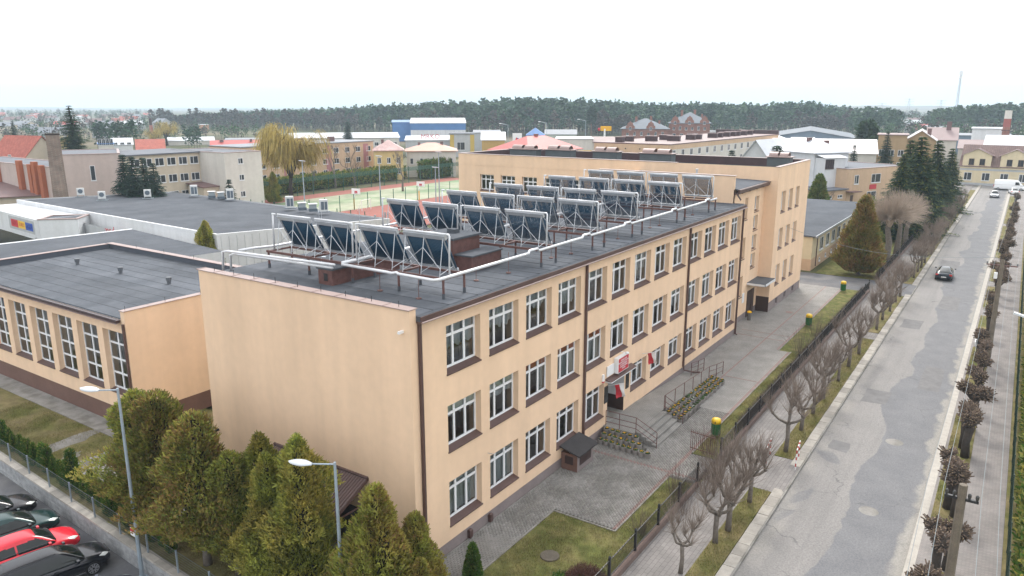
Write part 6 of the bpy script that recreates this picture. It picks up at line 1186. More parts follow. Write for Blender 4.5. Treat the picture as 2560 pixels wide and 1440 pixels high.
def bldg(name, label, cat, p0, p1, depth, h, wall, roof='flat', roofm=None, rh=2.0, over=.35, front=(), left=(), parapet=0, chim=(), base=None, band=None, z0=-.2):
    """front wall from p0 to p1 (seen left to right), going back by depth. front/left: (u centre 0..1 list, z list, w, h)"""
    p0, p1 = Vector(p0), Vector(p1); p0.z = p1.z = 0; L_ = (p1-p0).length; rz = math.atan2(p1.y-p0.y, p1.x-p0.x); t = thing(name, label, cat, p0, rz); roofm = roofm or r_dark
    b_ = MB(); b_.box(0, L_, 0, depth, z0, h)
    if roof in ('gable', 'gable_end', 'shed'):
        if roof == 'gable': b_.add([(0,0,h),(0,depth,h),(0,depth/2,h+rh-.05)], [(2,1,0)]); b_.add([(L_,0,h),(L_,depth,h),(L_,depth/2,h+rh-.05)], [(0,1,2)])
        elif roof == 'gable_end': b_.add([(0,0,h),(L_,0,h),(L_/2,0,h+rh-.05)], [(0,1,2)]); b_.add([(0,depth,h),(L_,depth,h),(L_/2,depth,h+rh-.05)], [(2,1,0)])
    b_.build('wall', wall, t); o_ = over; r_ = MB(); th = .14
    def slab4(a, b, c, d): r_.add([a, b, c, d]+[(q[0], q[1], q[2]+th) for q in (a, b, c, d)], [(3,2,1,0),(4,5,6,7),(0,1,5,4),(1,2,6,5),(2,3,7,6),(3,0,4,7)])
    if roof == 'flat':
        if parapet: 
            r_.box(.3, L_-.3, .3, depth-.3, h-.02, h+.02); c_ = MB()
            for a in ((-.08, L_+.08, -.08, .35), (-.08, L_+.08, depth-.35, depth+.08), (-.08, .35, .35, depth-.35), (L_-.35, L_+.08, .35, depth-.35)): c_.box(*a, h, h+parapet)
            c_.build('parapet', m_coping if parapet < .2 else wall, t)
        else: r_.box(-o_, L_+o_, -o_, depth+o_, h+.002, h+.22)
    elif roof == 'shed': slab4((-o_,-o_,h+.02), (L_+o_,-o_,h+.02), (L_+o_,depth+o_,h+rh), (-o_,depth+o_,h+rh))
    elif roof == 'gable': k = rh/(depth/2); slab4((-o_,-o_,h-o_*k+.02), (L_+o_,-o_,h-o_*k+.02), (L_+o_,depth/2,h+rh), (-o_,depth/2,h+rh)); slab4((L_+o_,depth+o_,h-o_*k+.02), (-o_,depth+o_,h-o_*k+.02), (-o_,depth/2+.001,h+rh), (L_+o_,depth/2+.001,h+rh))
    elif roof == 'gable_end': k = rh/(L_/2); slab4((-o_,depth+o_,h-o_*k+.02), (-o_,-o_,h-o_*k+.02), (L_/2,-o_,h+rh), (L_/2,depth+o_,h+rh)); slab4((L_+o_,-o_,h-o_*k+.02), (L_+o_,depth+o_,h-o_*k+.02), (L_/2+.001,depth+o_,h+rh), (L_/2+.001,-o_,h+rh))
    elif roof == 'hip':
        i_ = min(L_, depth)/2; A_, B_, C_, D_ = (-o_,-o_,h), (L_+o_,-o_,h), (L_+o_,depth+o_,h), (-o_,depth+o_,h)
        if L_ > depth: E_, F_ = (i_, depth/2, h+rh), (L_-i_, depth/2, h+rh); r_.add([A_,B_,C_,D_,E_,F_], [(0,1,5,4),(1,2,5),(2,3,4,5),(3,0,4),(3,2,1,0)])
        else: E_, F_ = (L_/2, i_, h+rh), (L_/2, depth-i_, h+rh); r_.add([A_,B_,C_,D_,E_,F_], [(0,1,4),(1,2,5,4),(2,3,5),(3,0,4,5),(3,2,1,0)])
        r_.box(-o_+.02, L_+o_-.02, -o_+.02, depth+o_-.02, h-.16, h-.002)
    ro = r_.build('roof', roofm, t)
    for (u, v, cw, ch) in chim:
        c_ = MB(); c_.box(u*L_-cw/2, u*L_+cw/2, v*depth-.3, v*depth+.3, h-.3, h+ch); c_.box(u*L_-cw/2-.08, u*L_+cw/2+.08, v*depth-.38, v*depth+.38, h+ch+.001, h+ch+.1); c_.build('chimney', r_brown if wall is not w_brick else w_brick, ro)
    for (us, zs, w_, hh) in front:
        for u in us:
            for z in zs: fwin(t, u*L_-w_/2, 0, z, w_, hh, 0, w_ > .9)
    for (us, zs, w_, hh) in left:
        for u in us:
            for z in zs: fwin(t, 0, depth*(1-u)+w_/2, z, w_, hh, -math.pi/2, w_ > .9)
    if base: b_ = MB(); b_.box(-.04, L_+.04, -.04, depth, -.2, base[0]); b_.build('base', base[1], t)
    if band: b_ = MB(); b_.box(-.03, L_+.03, -.03, depth, *band[:2]); b_.build('band', band[2], t)
    return t
def U(n, a=0.0, b=1.0): return [a+(b-a)*(i+.5)/n for i in range(n)]
# supermarket: white box with felt roof (corners surveyed), its sign block and the low link roof
mk = thing('supermarket', 'white flat roofed supermarket with grey felt roof behind the gymnasium', 'building'); A_, B_, C_, D_ = Vector((29.2,54.4,5.25)), Vector((53.6,51.3,4.3)), Vector((53.2,101,4.9)), Vector((31.6,107,5.3))
b_ = MB()
for a, c in ((A_, B_), (B_, C_), (C_, D_), (D_, A_)): b_.quad((a.x,a.y,-.2), (c.x,c.y,-.2), c, a) if 0 else b_.add([(a.x,a.y,-.2),(c.x,c.y,-.2),c,a], [(0,1,2,3)])
b_.build('wall', m_whitew, mk); b_ = MB(); dn = Vector((0,0,.12)); b_.poly([A_+Vector((.3,.3,0))-dn, B_+Vector((-.3,.3,0))-dn, C_+Vector((-.3,-.3,0))-dn, D_+Vector((.3,-.3,0))-dn]); b_.build('roof', m_felt, mk)
b_ = MB()
for a, c, ins in ((A_, B_, Vector((0,.28,0))), (D_, A_, Vector((.28,0,0)))): b_.add([a, c, c+ins, a+ins], [(0,1,2,3)]); b_.add([a+ins, c+ins, c+ins-dn, a+ins-dn], [(0,1,2,3)])
b_.build('parapet_cap', mat('white_sheet_trim', (.72, .73, .74), .4), mk)
for i in range(26):
    p_ = A_.lerp(B_, (i+.5)/26); b_ = MB(); b_.box(p_.x-.012, p_.x+.012, p_.y-.035, p_.y+.03, 0, p_.z-.3); b_.build('panel_joint', mat('joint_grey', (.45, .46, .47), .6), mk)
b_ = MB(); q0, q1 = at(173, 543, 4.4), at(262, 566, 4.4); b_.add([(q0.x-.06,q0.y,1.6),(q1.x-.06,q1.y,1.6),(q1.x-.06,q1.y,4.2),(q0.x-.06,q0.y,4.2)], [(3,2,1,0)]); b_.build('grey_panel', w_grey, mk)
eb = thing('shop_front', 'white shop entrance block with colourful sign at the left edge', 'shop', (0, 0, 0)); e0, e1 = at(-60, 512, 5.0), at(86, 549, 5.0); dirv = (e1-e0).normalized(); nv = Vector((-dirv.y, dirv.x, 0)); nv = nv if nv.x > 0 else -nv
def eq(u, z, off=0.0): return e0+(e1-e0)*u-nv*off+Vector((0,0,z-5.0))
b_ = MB(); b_.add([eq(0,-.2), eq(1,-.2), eq(1,5), eq(0,5)], [(3,2,1,0)]); b_.add([eq(0,4.7,0), eq(1,4.7,0), eq(1,4.7,-8), eq(0,4.7,-8)], [(0,1,2,3)]); b_.add([eq(1,-.2), eq(1,-.2,-8), eq(1,5,-8), eq(1,5)], [(0,1,2,3)]); b_.build('wall', m_whitew, eb)
b_ = MB(); b_.add([eq(.58,3.0,.03), eq(.98,3.0,.03), eq(.98,4.7,.03), eq(.58,4.7,.03)], [(3,2,1,0)]); b_.build('sign_panel', w_grey, eb); b_ = MB(); b_.add([eq(.1,.2,.04), eq(.98,.2,.04), eq(.98,2.5,.04), eq(.1,2.5,.04)], [(3,2,1,0)]); b_.build('shop_window', m_fglass, eb); b_ = MB(); b_.add([eq(0,2.5,.25), eq(1,2.5,.25), eq(1,2.75,.25), eq(0,2.75,.25)], [(3,2,1,0)]); b_.build('canopy_edge', m_whitew, eb)
for k, (nm, c, tc, txt) in enumerate((('red_letters', (.55, .02, .04), (.35, .01, .02), 'RTV'), ('yellow_panel', (.8, .50, .04), (.55, .10, .03), 'EURO'), ('blue_letters', (.015, .08, .42), (.01, .03, .2), 'AGD'))):
    u0 = .62+k*.115; b_ = MB(); b_.add([eq(u0,3.35,.06), eq(u0+.113,3.35,.06), eq(u0+.113,4.35,.06), eq(u0,4.35,.06)], [(3,2,1,0)]); b_.build(nm, mat('sign_'+nm, c, .5), eb)
    Mx = Matrix((dirv, Vector((0,0,1)), -nv)).transposed().to_4x4(); Mx.translation = eq(u0+.0565, 3.85, .08); text_mesh('lettering', txt, .85 if k != 1 else .72, mat('sign_ink_'+nm, tc, .5), eb, Mx)
c0 = at(96, 556, 4.6); bldg('sign_tower', 'white cube shaped sign tower beside the shop entrance', 'building', (c0.x, c0.y, 0), (c0.x+3.2, c0.y-3.4, 0), 4.0, 4.9, m_whitew, 'flat', m_felt, parapet=.12)
b_ = MB(); p1_, p2_, p3_, p4_ = at(-80, 620, 4.5), at(330, 573, 4.5), at(560, 628, 4.5), at(-120, 760, 4.5); p4_ = p1_+(p3_-p2_); lk = thing('link_building', 'low flat roofed building with grey felt between gymnasium and supermarket', 'building'); b_.add([p1_,p2_,p3_,p4_], [(3,2,1,0)]); b_.build('roof', m_felt, lk); b_ = MB()
for a, c in ((p1_, p2_), (p2_, p3_), (p3_, p4_), (p4_, p1_)): b_.add([(a.x,a.y,-.2),(c.x,c.y,-.2),(c.x,c.y,4.49),(a.x,a.y,4.49)], [(0,1,2,3)])
b_.build('wall', m_whitew, lk); b_ = MB(); b_.tube([p1_, p2_], .09, 4); b_.build('coping', m_white, lk)
text_mesh('lettering', 'msd', 1.5, m_sred, mk, Matrix.Translation(at(279, 574, 4.0)-Vector((.3,0,.1))) @ Matrix(((0,0,-1,0),(-1,0,0,0),(0,1,0,0),(0,0,0,1))))
# rooftop units of the supermarket
m_ac = mat('air_conditioner', (.62, .63, .62), .5, var=.05); m_acd = mat('ac_grille', (.10, .13, .16), .6); m_fr = mat('ac_frame', (.30, .34, .36), .5)
for i, (px, py, kind, lab) in enumerate([(203,493,0,'first rooftop air conditioner from the left on the supermarket'),(256,502,0,'second rooftop air conditioner from the left on the supermarket'),(370,497,0,'third rooftop air conditioner from the left on the supermarket'),(486,490,1,'tall twin fan air conditioner, fourth from left on the supermarket'),(530,495,2,'squat grey vent box, left one of the upper pair'),(553,497,2,'squat grey vent box, right one of the upper pair'),(576,500,1,'slim twin fan unit at the upper right of the vent pair'),(725,521,1,'tall twin fan air conditioner on the lower right roof part'),(756,525,2,'squat grey vent box, left one of the lower pair'),(783,528,2,'squat grey vent box, right one of the lower pair'),(810,530,1,'tall twin fan unit, rightmost on the supermarket roof')]):
    p_ = at(px, py, 5.0 if px < 500 else 4.8); t = thing('rooftop_unit', lab, 'air conditioner', (p_.x, p_.y, p_.z), -.6, 'units on the supermarket roof')
    if kind == 0: b_ = MB(); b_.bev(-.5, .5, -.2, .2, .35, 1.45, .03); b_.build('casing', m_ac, t); b_ = MB(); b_.lathe((0,0,0), [(.35,0),(.35,.02)], 14); o = b_.build('fan', m_acd, t); o.rotation_euler = (math.pi/2, 0, 0); o.location = (0, -.21, .95); b_ = MB(); b_.box(-.8, .8, -.45, -.38, .05, .12); b_.box(-.8, .8, .38, .45, .05, .12); b_.box(-.5, -.44, -.38, .38, .05, .35); b_.box(.44, .5, -.38, .38, .05, .35); b_.build('frame', m_fr, t, kind='stuff')
    elif kind == 1: b_ = MB(); b_.bev(-.55, .55, -.3, .3, .1, 1.75, .04); b_.build('casing', m_ac, t); b_ = MB(); b_.box(-.42, .02, -.315, -.302, .35, 1.45); b_.build('grille', m_acd, t); b_ = MB(); b_.box(.1, .45, -.315, -.302, .35, 1.45); b_.build('grille', m_acd, t); b_ = MB(); b_.box(-.8, .8, -.5, .5, .02, .1); b_.build('base', m_acd, t)
    else: b_ = MB(); b_.box(-.55, .55, -.5, .5, 0, .4); b_.build('base', m_acd, t); b_ = MB(); b_.box(-.45, .45, -.4, .4, .4, 1.0); b_.build('casing', m_fr, t); b_ = MB(); b_.box(-.6, .6, -.55, .55, 1.0, 1.08); b_.build('cap', m_ac, t)
for i, (px, py) in enumerate(((978,530+18),(1003,545),(1010,545),(1040,543))):
    p_ = at(px-40, py, 4.5); b_ = MB(); b_.tube([(0,0,0),(0,0,.8 if i in (1, 2) else .45)], .09, 8); b_.lathe((0,0,.45), [(.14,0),(.14,.1)], 8); o = b_.build('vent_pipe', m_fr, None, loc=p_); tag(o, f'small vent pipe on the right end of the supermarket roof, {ORD[i]} from left', 'vent')
# sports court
m_cred = mat('red_court_surface', (.26, .085, .062), .9, var=.12, vscale=.3); m_cgrn = mat('sanded_green_turf', (.32, .33, .23), .95, var=.18, vscale=.12, col2=(.17, .24, .13), c2scale=.08)
for nm, a, z, m in (('running_surface', (64, 142, 62, 111.5), -.05, m_cred), ('turf_pitch', (68.5, 139, 85.5, 105.5), -.03, m_cgrn)): slab(nm, *a, z, m, .1)
sfn = thing('court_fence', 'green mesh fence with tall posts around the sports court', 'fence'); m_sf = mat('green_fence_paint', (.015, .10, .06), .5)
for i in range(18):
    x = 66+i*4.5; b_ = MB(); b_.box(x-.06, x+.06, 110.94, 111.06, 0, 4.2); b_.build('post', m_sf, sfn)
    b_ = MB(); b_.box(x, x+4.5, 110.98, 111.02, 3.1, 3.98) if 0 else None
    for k in range(10): b_.box(x, x+4.5, 110.985, 111.015, 3.0+k*.1, 3.055+k*.1)
    for k in range(6): b_.box(x, x+4.5, 110.99, 111.01, .4+k*.42, .42+k*.42)
    b_.build('net_panel', m_sf, sfn, kind='stuff')
for i in range(15):
    x = 63.6; y = 66+i*3.1; b_ = MB(); b_.box(x-.05, x+.05, y-.05, y+.05, 0, 3.0); b_.build('post', m_sf, sfn)
for i in range(12): b_ = MB(); x = 69+i*3.6; b_.box(x-.05, x+.05, 84.9, 85, 0, 3.0); b_.build('post', m_sf, sfn)
for i, (px, pt_, pb) in enumerate(((763,402,525),(952,390,512),(1090,418,506),(1099,380,506))):
    p_ = at(px, pb); d_ = math.hypot(p_.x-CAM.x, p_.y-CAM.y); h_ = zat(px, pt_, d_); t = thing('floodlight', f'tall floodlight mast of the sports court, {ORD[i]} from the left', 'floodlight', p_, 0, 'court floodlights'); b_ = MB(); b_.tube([(0,0,0),(0,0,h_)], [.13,.07], 8); b_.build('mast', m_lamp, t); b_ = MB(); b_.obox((0,0,h_), .5, 1.3, .12, Matrix.Rotation(.25, 3, 'Y')); b_.build('lamp_head', m_lamph, t)
for i, (px, py, pb) in enumerate(((886,485,522),(1048,464,500))):
    p_ = at(px, pb); t = thing('basketball_hoop', f'basketball hoop with yellow post, {("left", "right")[i]} one of the two', 'basketball hoop', p_, .3, 'basketball hoops'); b_ = MB(); b_.tube([(0,0,0),(0,0,1.9)], .12, 8); b_.build('post', mat('yellow_padding', (.7, .33, .01), .6), t); b_ = MB(); b_.tube([(0,0,1.9),(.1,0,2.3),(.9,0,3.0)], .06, 6); b_.build('arm', m_alu, t); b_ = MB(); b_.box(.9, .95, -.9, .9, 2.7, 3.75); b_.build('backboard', m_swht, t); b_ = MB(); b_.box(.885, .899, -.3, .3, 2.9, 3.3); b_.build('target_square', m_sred, t); b_ = MB(); b_.tube([(.7+.22*math.cos(q*.785), .22*math.sin(q*.785), 2.85) for q in range(9)], .02, 5); b_.build('rim', m_sred, t)
p_ = at(905, 528); t = thing('goal', 'white tube football goal on the red court surface', 'goal', (p_.x, p_.y, 0), .2); b_ = MB(); b_.tube([(0,0,0),(0,0,2),(3,0,2),(3,0,0)], .05, 6); b_.tube([(0,0,2),(0,1.0,0)], .03, 5); b_.tube([(3,0,2),(3,1.0,0)], .03, 5); b_.build('frame', m_white, t)
# boiler house and chimney at the left
n0 = at(137, 420, 8.6); n1 = at(250, 413, 8.6)
t = bldg('boiler_house', 'beige blind walled boiler house with red brick pilasters', 'building', n0, n1, 40, 8.6, w_pink, 'flat', r_dark, parapet=.14)
for i, u in enumerate((.35, 1.6, 2.4, 4.6, 9.5)): b_ = MB(); b_.box(-.75, -.01, 3+u*2.0, 4.2+u*2.0, 0, 8.9+.5*(i % 2)); b_.build('brick_pilaster', W('red_brick_pilaster', (.36, .12, .06)), t)
ch = ray(150, 475, 141); b_ = MB(); ch.z = 0; hch = zat(146, 337, 141); t = thing('brick_chimney', 'tall square weathered brick chimney at the left', 'chimney', ch, .35); b_.tube([(0,0,0),(0,0,hch)], [1.6,1.35], 4, cap=True); b_.build('shaft', bricky('chimney_brick', (.16, .115, .085), (.22, .15, .11), (.24, .2, .17), 1, .5, .16, .03, axes='xz', bump=.3, var=.25), t); b_ = MB(); b_.lathe((0,0,hch), [(1.4,0),(1.5,.15),(1.4,.25)], 4); b_.build('crown', m_barkd, t)
for k, (x, z) in enumerate(((-.4,.9),(.1,1.6),(.4,.8))): b_ = MB(); b_.tube([(x,0,hch),(x,0,hch+z)], .03, 4); b_.build('antenna', m_black, t)
lo0 = at(-60, 495, 3.6); lo1 = at(147, 485, 3.6); bldg('low_hall', 'low hall with dark brown sheet roof beside the brick chimney', 'building', lo0, lo1, 22, 3.4, w_beige, 'shed', r_brown, 2.2, .5)
c0 = at(165, 489, 3.0); bldg('shed', 'small shed with pale ribbed roof behind the supermarket', 'shed', c0, at(312, 476, 3.0), 7, 2.9, w_pch, 'shed', r_white, .7, .5)
# beige three storey block
T3 = [8.35, 5.25, 2.1]
bldg('apartment_block', 'beige three storey block with dark eaves and paired windows', 'building', (51.9,113,0), (69.3,112.9,0), 14, 10.4, w_beige, 'flat', r_dark, over=.4, front=[(U(7, .06, 1.0), T3, 1.75, 1.45)]); bldg('apartment_block', 'grey beige end block with small windows right of the paired windows', 'building', (66.8,105,0), (75.0,104.8,0), 18, 10.5, w_pale, 'flat', r_dark, parapet=.12, front=[([.42], T3, 1.1, 1.1)]); bldg('apartment_block', 'blind grey rendered wing at the left of the beige block', 'building', (43,118,0), (51.7,113.3,0), 16, 10.9, w_pink, 'flat', r_dark, parapet=.12, front=[([.55], [6.4], .8, 2.6)])
bldg('annex', 'small brown roofed annex before the beige block', 'annex', (63.6,107.5,0), (67.2,107.4,0), 5, 4.2, w_beige, 'shed', r_brown, .5, .3, front=[([.5], [2.0], 1.0, 1.2)])
# pink striped apartment block
q0, q1 = Vector((92, 134, 0)), Vector((134.2, 132.4, 0)); t = bldg('apartment_block', 'three storey beige block with pink vertical stripes', 'building', q0, q1, 13, 9.5, w_cream if 0 else w_pch, 'flat', r_grey, over=.2, front=[(U(11), [7.0, 4.2, 1.4], 1.6, 1.35)], chim=[(.35,.5,2.2,1.3),(.55,.6,2.5,1.2),(.75,.4,2,1.4)])
L_ = (Vector((q1.x,q1.y,0))-Vector((q0.x,q0.y,0))).length
for u in (.30, .62, .93): b_ = MB(); b_.box(u*L_-.9, u*L_+.9, -.03, -.002, 0, 9.0); b_.build('pink_stripe', W('pink_paint', (.42, .20, .20)), t)
# houses behind the court
def fb(px0, px1, d0, d1=None): return ray(px0, 400, d0), ray(px1, 400, d1 or d0)
a, b = fb(936, 1008, 205); bldg('villa', 'yellow villa with streaked reddish hip roof behind bare trees', 'house', a, b, 9, zat(970, 376, 205), w_yel, 'hip', S('streaked_roof', (.42, .27, .25), var=.25), 2.6, .5, front=[(U(3), [4.2, 1.4], 1.0, 1.5)], chim=[(.3,.5,.7,2.6)])
a, b = fb(1017, 1140, 212); bldg('villa', 'pale two storey villa with salmon hip roof and dark chimney', 'house', a, b, 11, zat(1080, 377, 212), w_pale, 'hip', r_salm, 2.0, .6, front=[(U(5), [3.4], .9, 1.6)], chim=[(.25,.5,.7,2.0),(.72,.45,.8,2.2)])
a, b = fb(1320, 1445, 165, 178); bldg('house', 'brick house under a bright red pyramid roof', 'house', a, b, 11, zat(1380, 378, 165)-.1, w_brick, 'hip', r_red, 3.0, .9, front=[(U(3), [zat(1380, 385, 165)-.9], 1.4, .6)], chim=[(.5,.5,.9,3.3)])
a, b = fb(1298, 1335, 168); bldg('garage', 'low outbuilding with faded red roof left of the brick house', 'garage', a, b, 5, zat(1310, 400, 168), w_brick, 'gable', r_red, 2.2, .3)
# brown roofed apartment block behind the wing
p0 = Vector((129.2,63.1,0)); p1 = Vector((133.2,44.5,0)); p2 = Vector((155.8+28,33.8-5,0)); h_ = 11.0
t = bldg('apartment_block', 'long apartment block with flat brown roof and many low chimneys', 'building', (133.2,44.5,0), (133.2+74,41.6,0), 18.5, 10.9, w_pale, 'flat', r_mauve if 0 else r_brown, over=.1, front=[(U(16), [8.3, 5.4], 1.5, 1.5)], band=(9.9, 10.85, w_pch))
b_ = MB(); b_.box(-.06, -.031, 0, 18.5, 6.2, 11.0); b_.build('end_panel', w_pch, t)
for y in (4, 7, 10.5): b_ = MB(); b_.lathe((0,0,0), [(.16,0),(.16,.05)], 10); o = b_.build('vent_hole', m_black, t); o.rotation_euler = (0, -math.pi/2, 0); o.location = (-.065, y, 9.9)
rr = random.Random(5)
for i in range(16): b_ = MB(); x, y = 2+i*4.4+rr.uniform(-1, 1), rr.choice((4.5, 8.5, 12.5)); l_ = rr.uniform(1.2, 3.2); b_.box(x, x+1.0, y, y+l_, 11.1, 12.2); b_.box(x-.15, x+1.15, y-.15, y+l_+.15, 12.201, 12.32, 1); b_.build('chimney', [m_dkbrown, r_mauve], t)
b_ = MB(); b_.box(73.2, 74.2, -.1, 18.6, 11.1, 12.2); b_.build('parapet', m_dkbrown, t)
# big brick villas
def villa(px0, px1, d, py_eave, label, gables, ztop):
    a, b = fb(px0, px1, d); h_ = zat((px0+px1)/2, py_eave, d); t = bldg('brick_villa', label, 'house', a, b, 22, h_, w_brick, 'hip', r_slate, ztop, .8, front=[(U(6, .05, .95), [h_-3.4], 1.2, 1.9), (U(5, .05, .95), [h_-7.4], 1.6, 2.2)], chim=[(.3,.4,1.2,ztop+.9),(.62,.5,1.2,ztop+1.1),(.8,.35,1.0,ztop*.8)]); L_ = (b-a).length
    for u in gables:
        b_ = MB(); x = u*L_; pr = [(-2.2,h_-2),(-2.2,h_+1.2),(-1.5,h_+1.8),(-1.3,h_+2.8),(-.6,h_+3.2),(0,h_+3.9),(.6,h_+3.2),(1.3,h_+2.8),(1.5,h_+1.8),(2.2,h_+1.2),(2.2,h_-2)]; b_.prism([(x+q, z) for q, z in pr], -.5, .2, ax='y'); b_.build('gable', w_brick, t); fwin(t, x-.6, -.5, h_-.6, 1.2, 1.6); b_ = MB(); b_.add([(x-2.2,.2,h_+1.2),(x+2.2,.2,h_+1.2),(x,.2,h_+3.6),(x,6.5,h_+3.6),(x-2.2,5,h_+1.2),(x+2.2,5,h_+1.2)], [(0,2,3,4),(1,5,3,2)]); b_.build('gable_roof', r_slate, t)
villa(1552, 1668, 395, 322, 'left red brick villa with stepped gables and grey roofs', (.18, .62), 5.0); villa(1668, 1770, 402, 308, 'right red brick villa, taller, with three curved gables', (.15, .5, .86), 5.5)
# long halls and shops in the middle distance
def hall(px0, px1, d, pye, label, wall, roofm, rh, depth=25, roof='gable', name='hall', cat='building', d1=None, **kw): a, b = fb(px0, px1, d, d1); return bldg(name, label, cat, a, b, depth, zat((px0+px1)/2, pye, d), wall, roof, roofm, rh, .4, **kw)
t = hall(1029, 1165, 420, 308, 'large industrial hall with blue band and white roof', w_white, r_white, 2.4, 40); h_ = zat(1097, 308, 420); a, b = fb(1029, 1165, 420); b_ = MB(); b_.box(-.05, (b-a).length+.05, -.06, 40.05, h_-3.6, h_-.05); b_.build('blue_band', r_blue, t)
for i in range(12): b_ = MB(); x = (b-a).length*(i+.5)/12; b_.box(x-.05, x+.05, -.1, -.061, 0, h_-3.7); b_.build('panel_joint', w_grey, t)
hall(984, 1030, 432, 306, 'blue clad side tower of the industrial hall', r_blue, r_blue, 1.0, 26); hall(720, 1000, 352, 345, 'long low warehouse with bright white roof', w_pale, r_white, 1.8, 30, front=[(U(12), [1.5], 1.8, 1.6)])
t = hall(1015, 1128, 300, 351, 'grey shop with red lettering on its wall', w_grey, r_white, .9, 22, 'shed', front=[(U(5, .5, 1), [1.2], 1.6, 1.4)]); a, b = fb(1015, 1128, 300); text_mesh('lettering', 'MRKO', 2.6, m_sred, t, Matrix.Translation(((b-a).length*.55, -.1, zat(1075, 342, 300))) @ Matrix.Rotation(math.pi/2, 4, 'X'))
t = hall(1126, 1186, 295, 335, 'grey shop cube with yellow corner stripes', w_grey, r_dark, .6, 14, 'flat', front=[([.45], [2.5], 3, 3)]); a, b = fb(1126, 1186, 295); L_ = (b-a).length
for u in (.08, .92): b_ = MB(); b_.box(u*L_-.8, u*L_+.8, -.08, -.002, 0, zat(1150, 337, 295)); b_.build('yellow_stripe', W('yellow_cladding', (.52, .38, .10)), t)
hall(1185, 1250, 320, 332, 'long pale grey warehouse behind the marquees', w_grey, r_grey, .8, 18); hall(1205, 1262, 262, 350, 'yellow sided marquee with bright white canvas roof', W('marquee_yellow', (.44, .30, .11)), r_white, 2.4, 14, name='marquee', cat='tent')
hall(1310, 1378, 240, 356, 'low petrol station canopy with white roof and red edge', w_white, r_white, .5, 14, 'flat', name='canopy', band=(3.0, 3.5, r_red)); hall(1390, 1480, 260, 348, 'petrol station with white and yellow canopy', w_pale, r_white, .8, 18, 'flat', band=(3.6, 4.4, W('yellow_fascia', (.68, .42, .03)))); hall(1316, 1360, 380, 338, 'house with bright blue roof at the forest edge', w_pale, r_blue, 3.4, 14, 'hip', name='house', cat='house'); hall(1362, 1440, 400, 336, 'long pale green shed at the forest edge', W('green_white_wall', (.45, .48, .42)), r_grey, 2.2, 14)
t = thing('price_pylon', 'white petrol price pylon with red and blue emblem', 'sign', ray(1293, 380, 230)-Vector((0,0,zat(1293,380,230)))); zt, zb_ = zat(1293, 333, 230), 1.0; b_ = MB(); b_.box(-1.4, 1.4, -.3, .3, 0, zt); b_.build('panel', m_swht, t); t.rotation_euler.z = YAW-math.pi/2
b_ = MB(); b_.obox((-.3,-.32,zt-2), .5, .02, 1.4, Matrix.Rotation(.3,3,'Y')); b_.build('red_mark', m_sred, t); b_ = MB(); b_.obox((.35,-.32,zt-2), .4, .02, 1.2, Matrix.Rotation(-.3,3,'Y')); b_.build('blue_mark', r_blue, t)
for k in range(3): b_ = MB(); b_.box(-.5, .7, -.33, -.305, zt-5.2-k*1.15, zt-4.5-k*1.15); b_.build('price_panel', m_sred, t)
pp_ = ray(1511, 350, 300); pp_.z = 0; t = thing('pylon_sign', 'yellow oval sign board on a white pole', 'sign', pp_, YAW-math.pi/2); z_ = zat(1511, 322, 300); b_ = MB(); b_.tube([(0,0,0),(0,0,z_)], .35, 8); b_.build('pole', m_white, t); b_ = MB(); b_.bev(-1.6, 2.6, -.2, .2, z_-.8, z_+1.0, .15); b_.build('board', W('sign_yellow', (.75, .40, .02)), t); b_ = MB(); b_.lathe((-2.2,0,z_-.2), [(.3,-.6),(.6,0),(.3,.6)], 8); b_.build('red_ball', m_sred, t)
for i, (px, py, d) in enumerate(((1270,313,300),(1366,308,310),(1462,302,320),(2228,0,0))[:3]):
    b0 = ray(px, 400, d); b0.z = 0; z_ = zat(px, py, d); t = thing('road_lamp', f'thin road lamp with curved arm before the forest, {ORD[i]} from the left', 'street lamp', b0, YAW-math.pi/2, 'road lamps'); b_ = MB(); b_.tube([(0,0,0),(0,0,z_)], [.13,.08], 6); b_.build('post', m_lamp, t); b_ = MB(); b_.tube([(0,0,z_),(-2.6,0,z_+.6)], .07, 5); b_.build('arm', m_lamp, t); b_ = MB(); b_.bev(-3.4, -2.5, -.2, .2, z_+.5, z_+.75, .08); b_.build('lamp_head', m_white, t)
hall(1770, 1862, 430, 330, 'long white two storey building right of the villas', w_white, r_grey, .8, 16, 'flat', front=[(U(9), [3.2], 1.3, 1.3)])
hall(1560, 1600, 235, 372, 'low green roofed pavilion before the brick villas', w_brick, S('green_roof', (.16, .22, .20)), 2.4, 10, 'hip', name='pavilion', d1=236); hall(1680, 1745, 215, 372, 'house with orange sheet roof behind the brown roofed block', w_pch, r_orange, 2.6, 12, 'hip', name='house', cat='house'); hall(1740, 1800, 232, 365, 'house with faded red roof and tall dark chimneys', w_pch, r_red, 2.8, 12, 'hip', name='house', cat='house', chim=[(.4,.5,2.2,3.2),(.8,.5,2.4,3.4)]); hall(1480, 1552, 262, 356, 'low house with mauve sheet roof left of the brick villas', w_pale, r_mauve, 1.6, 12, 'gable', name='house', cat='house')
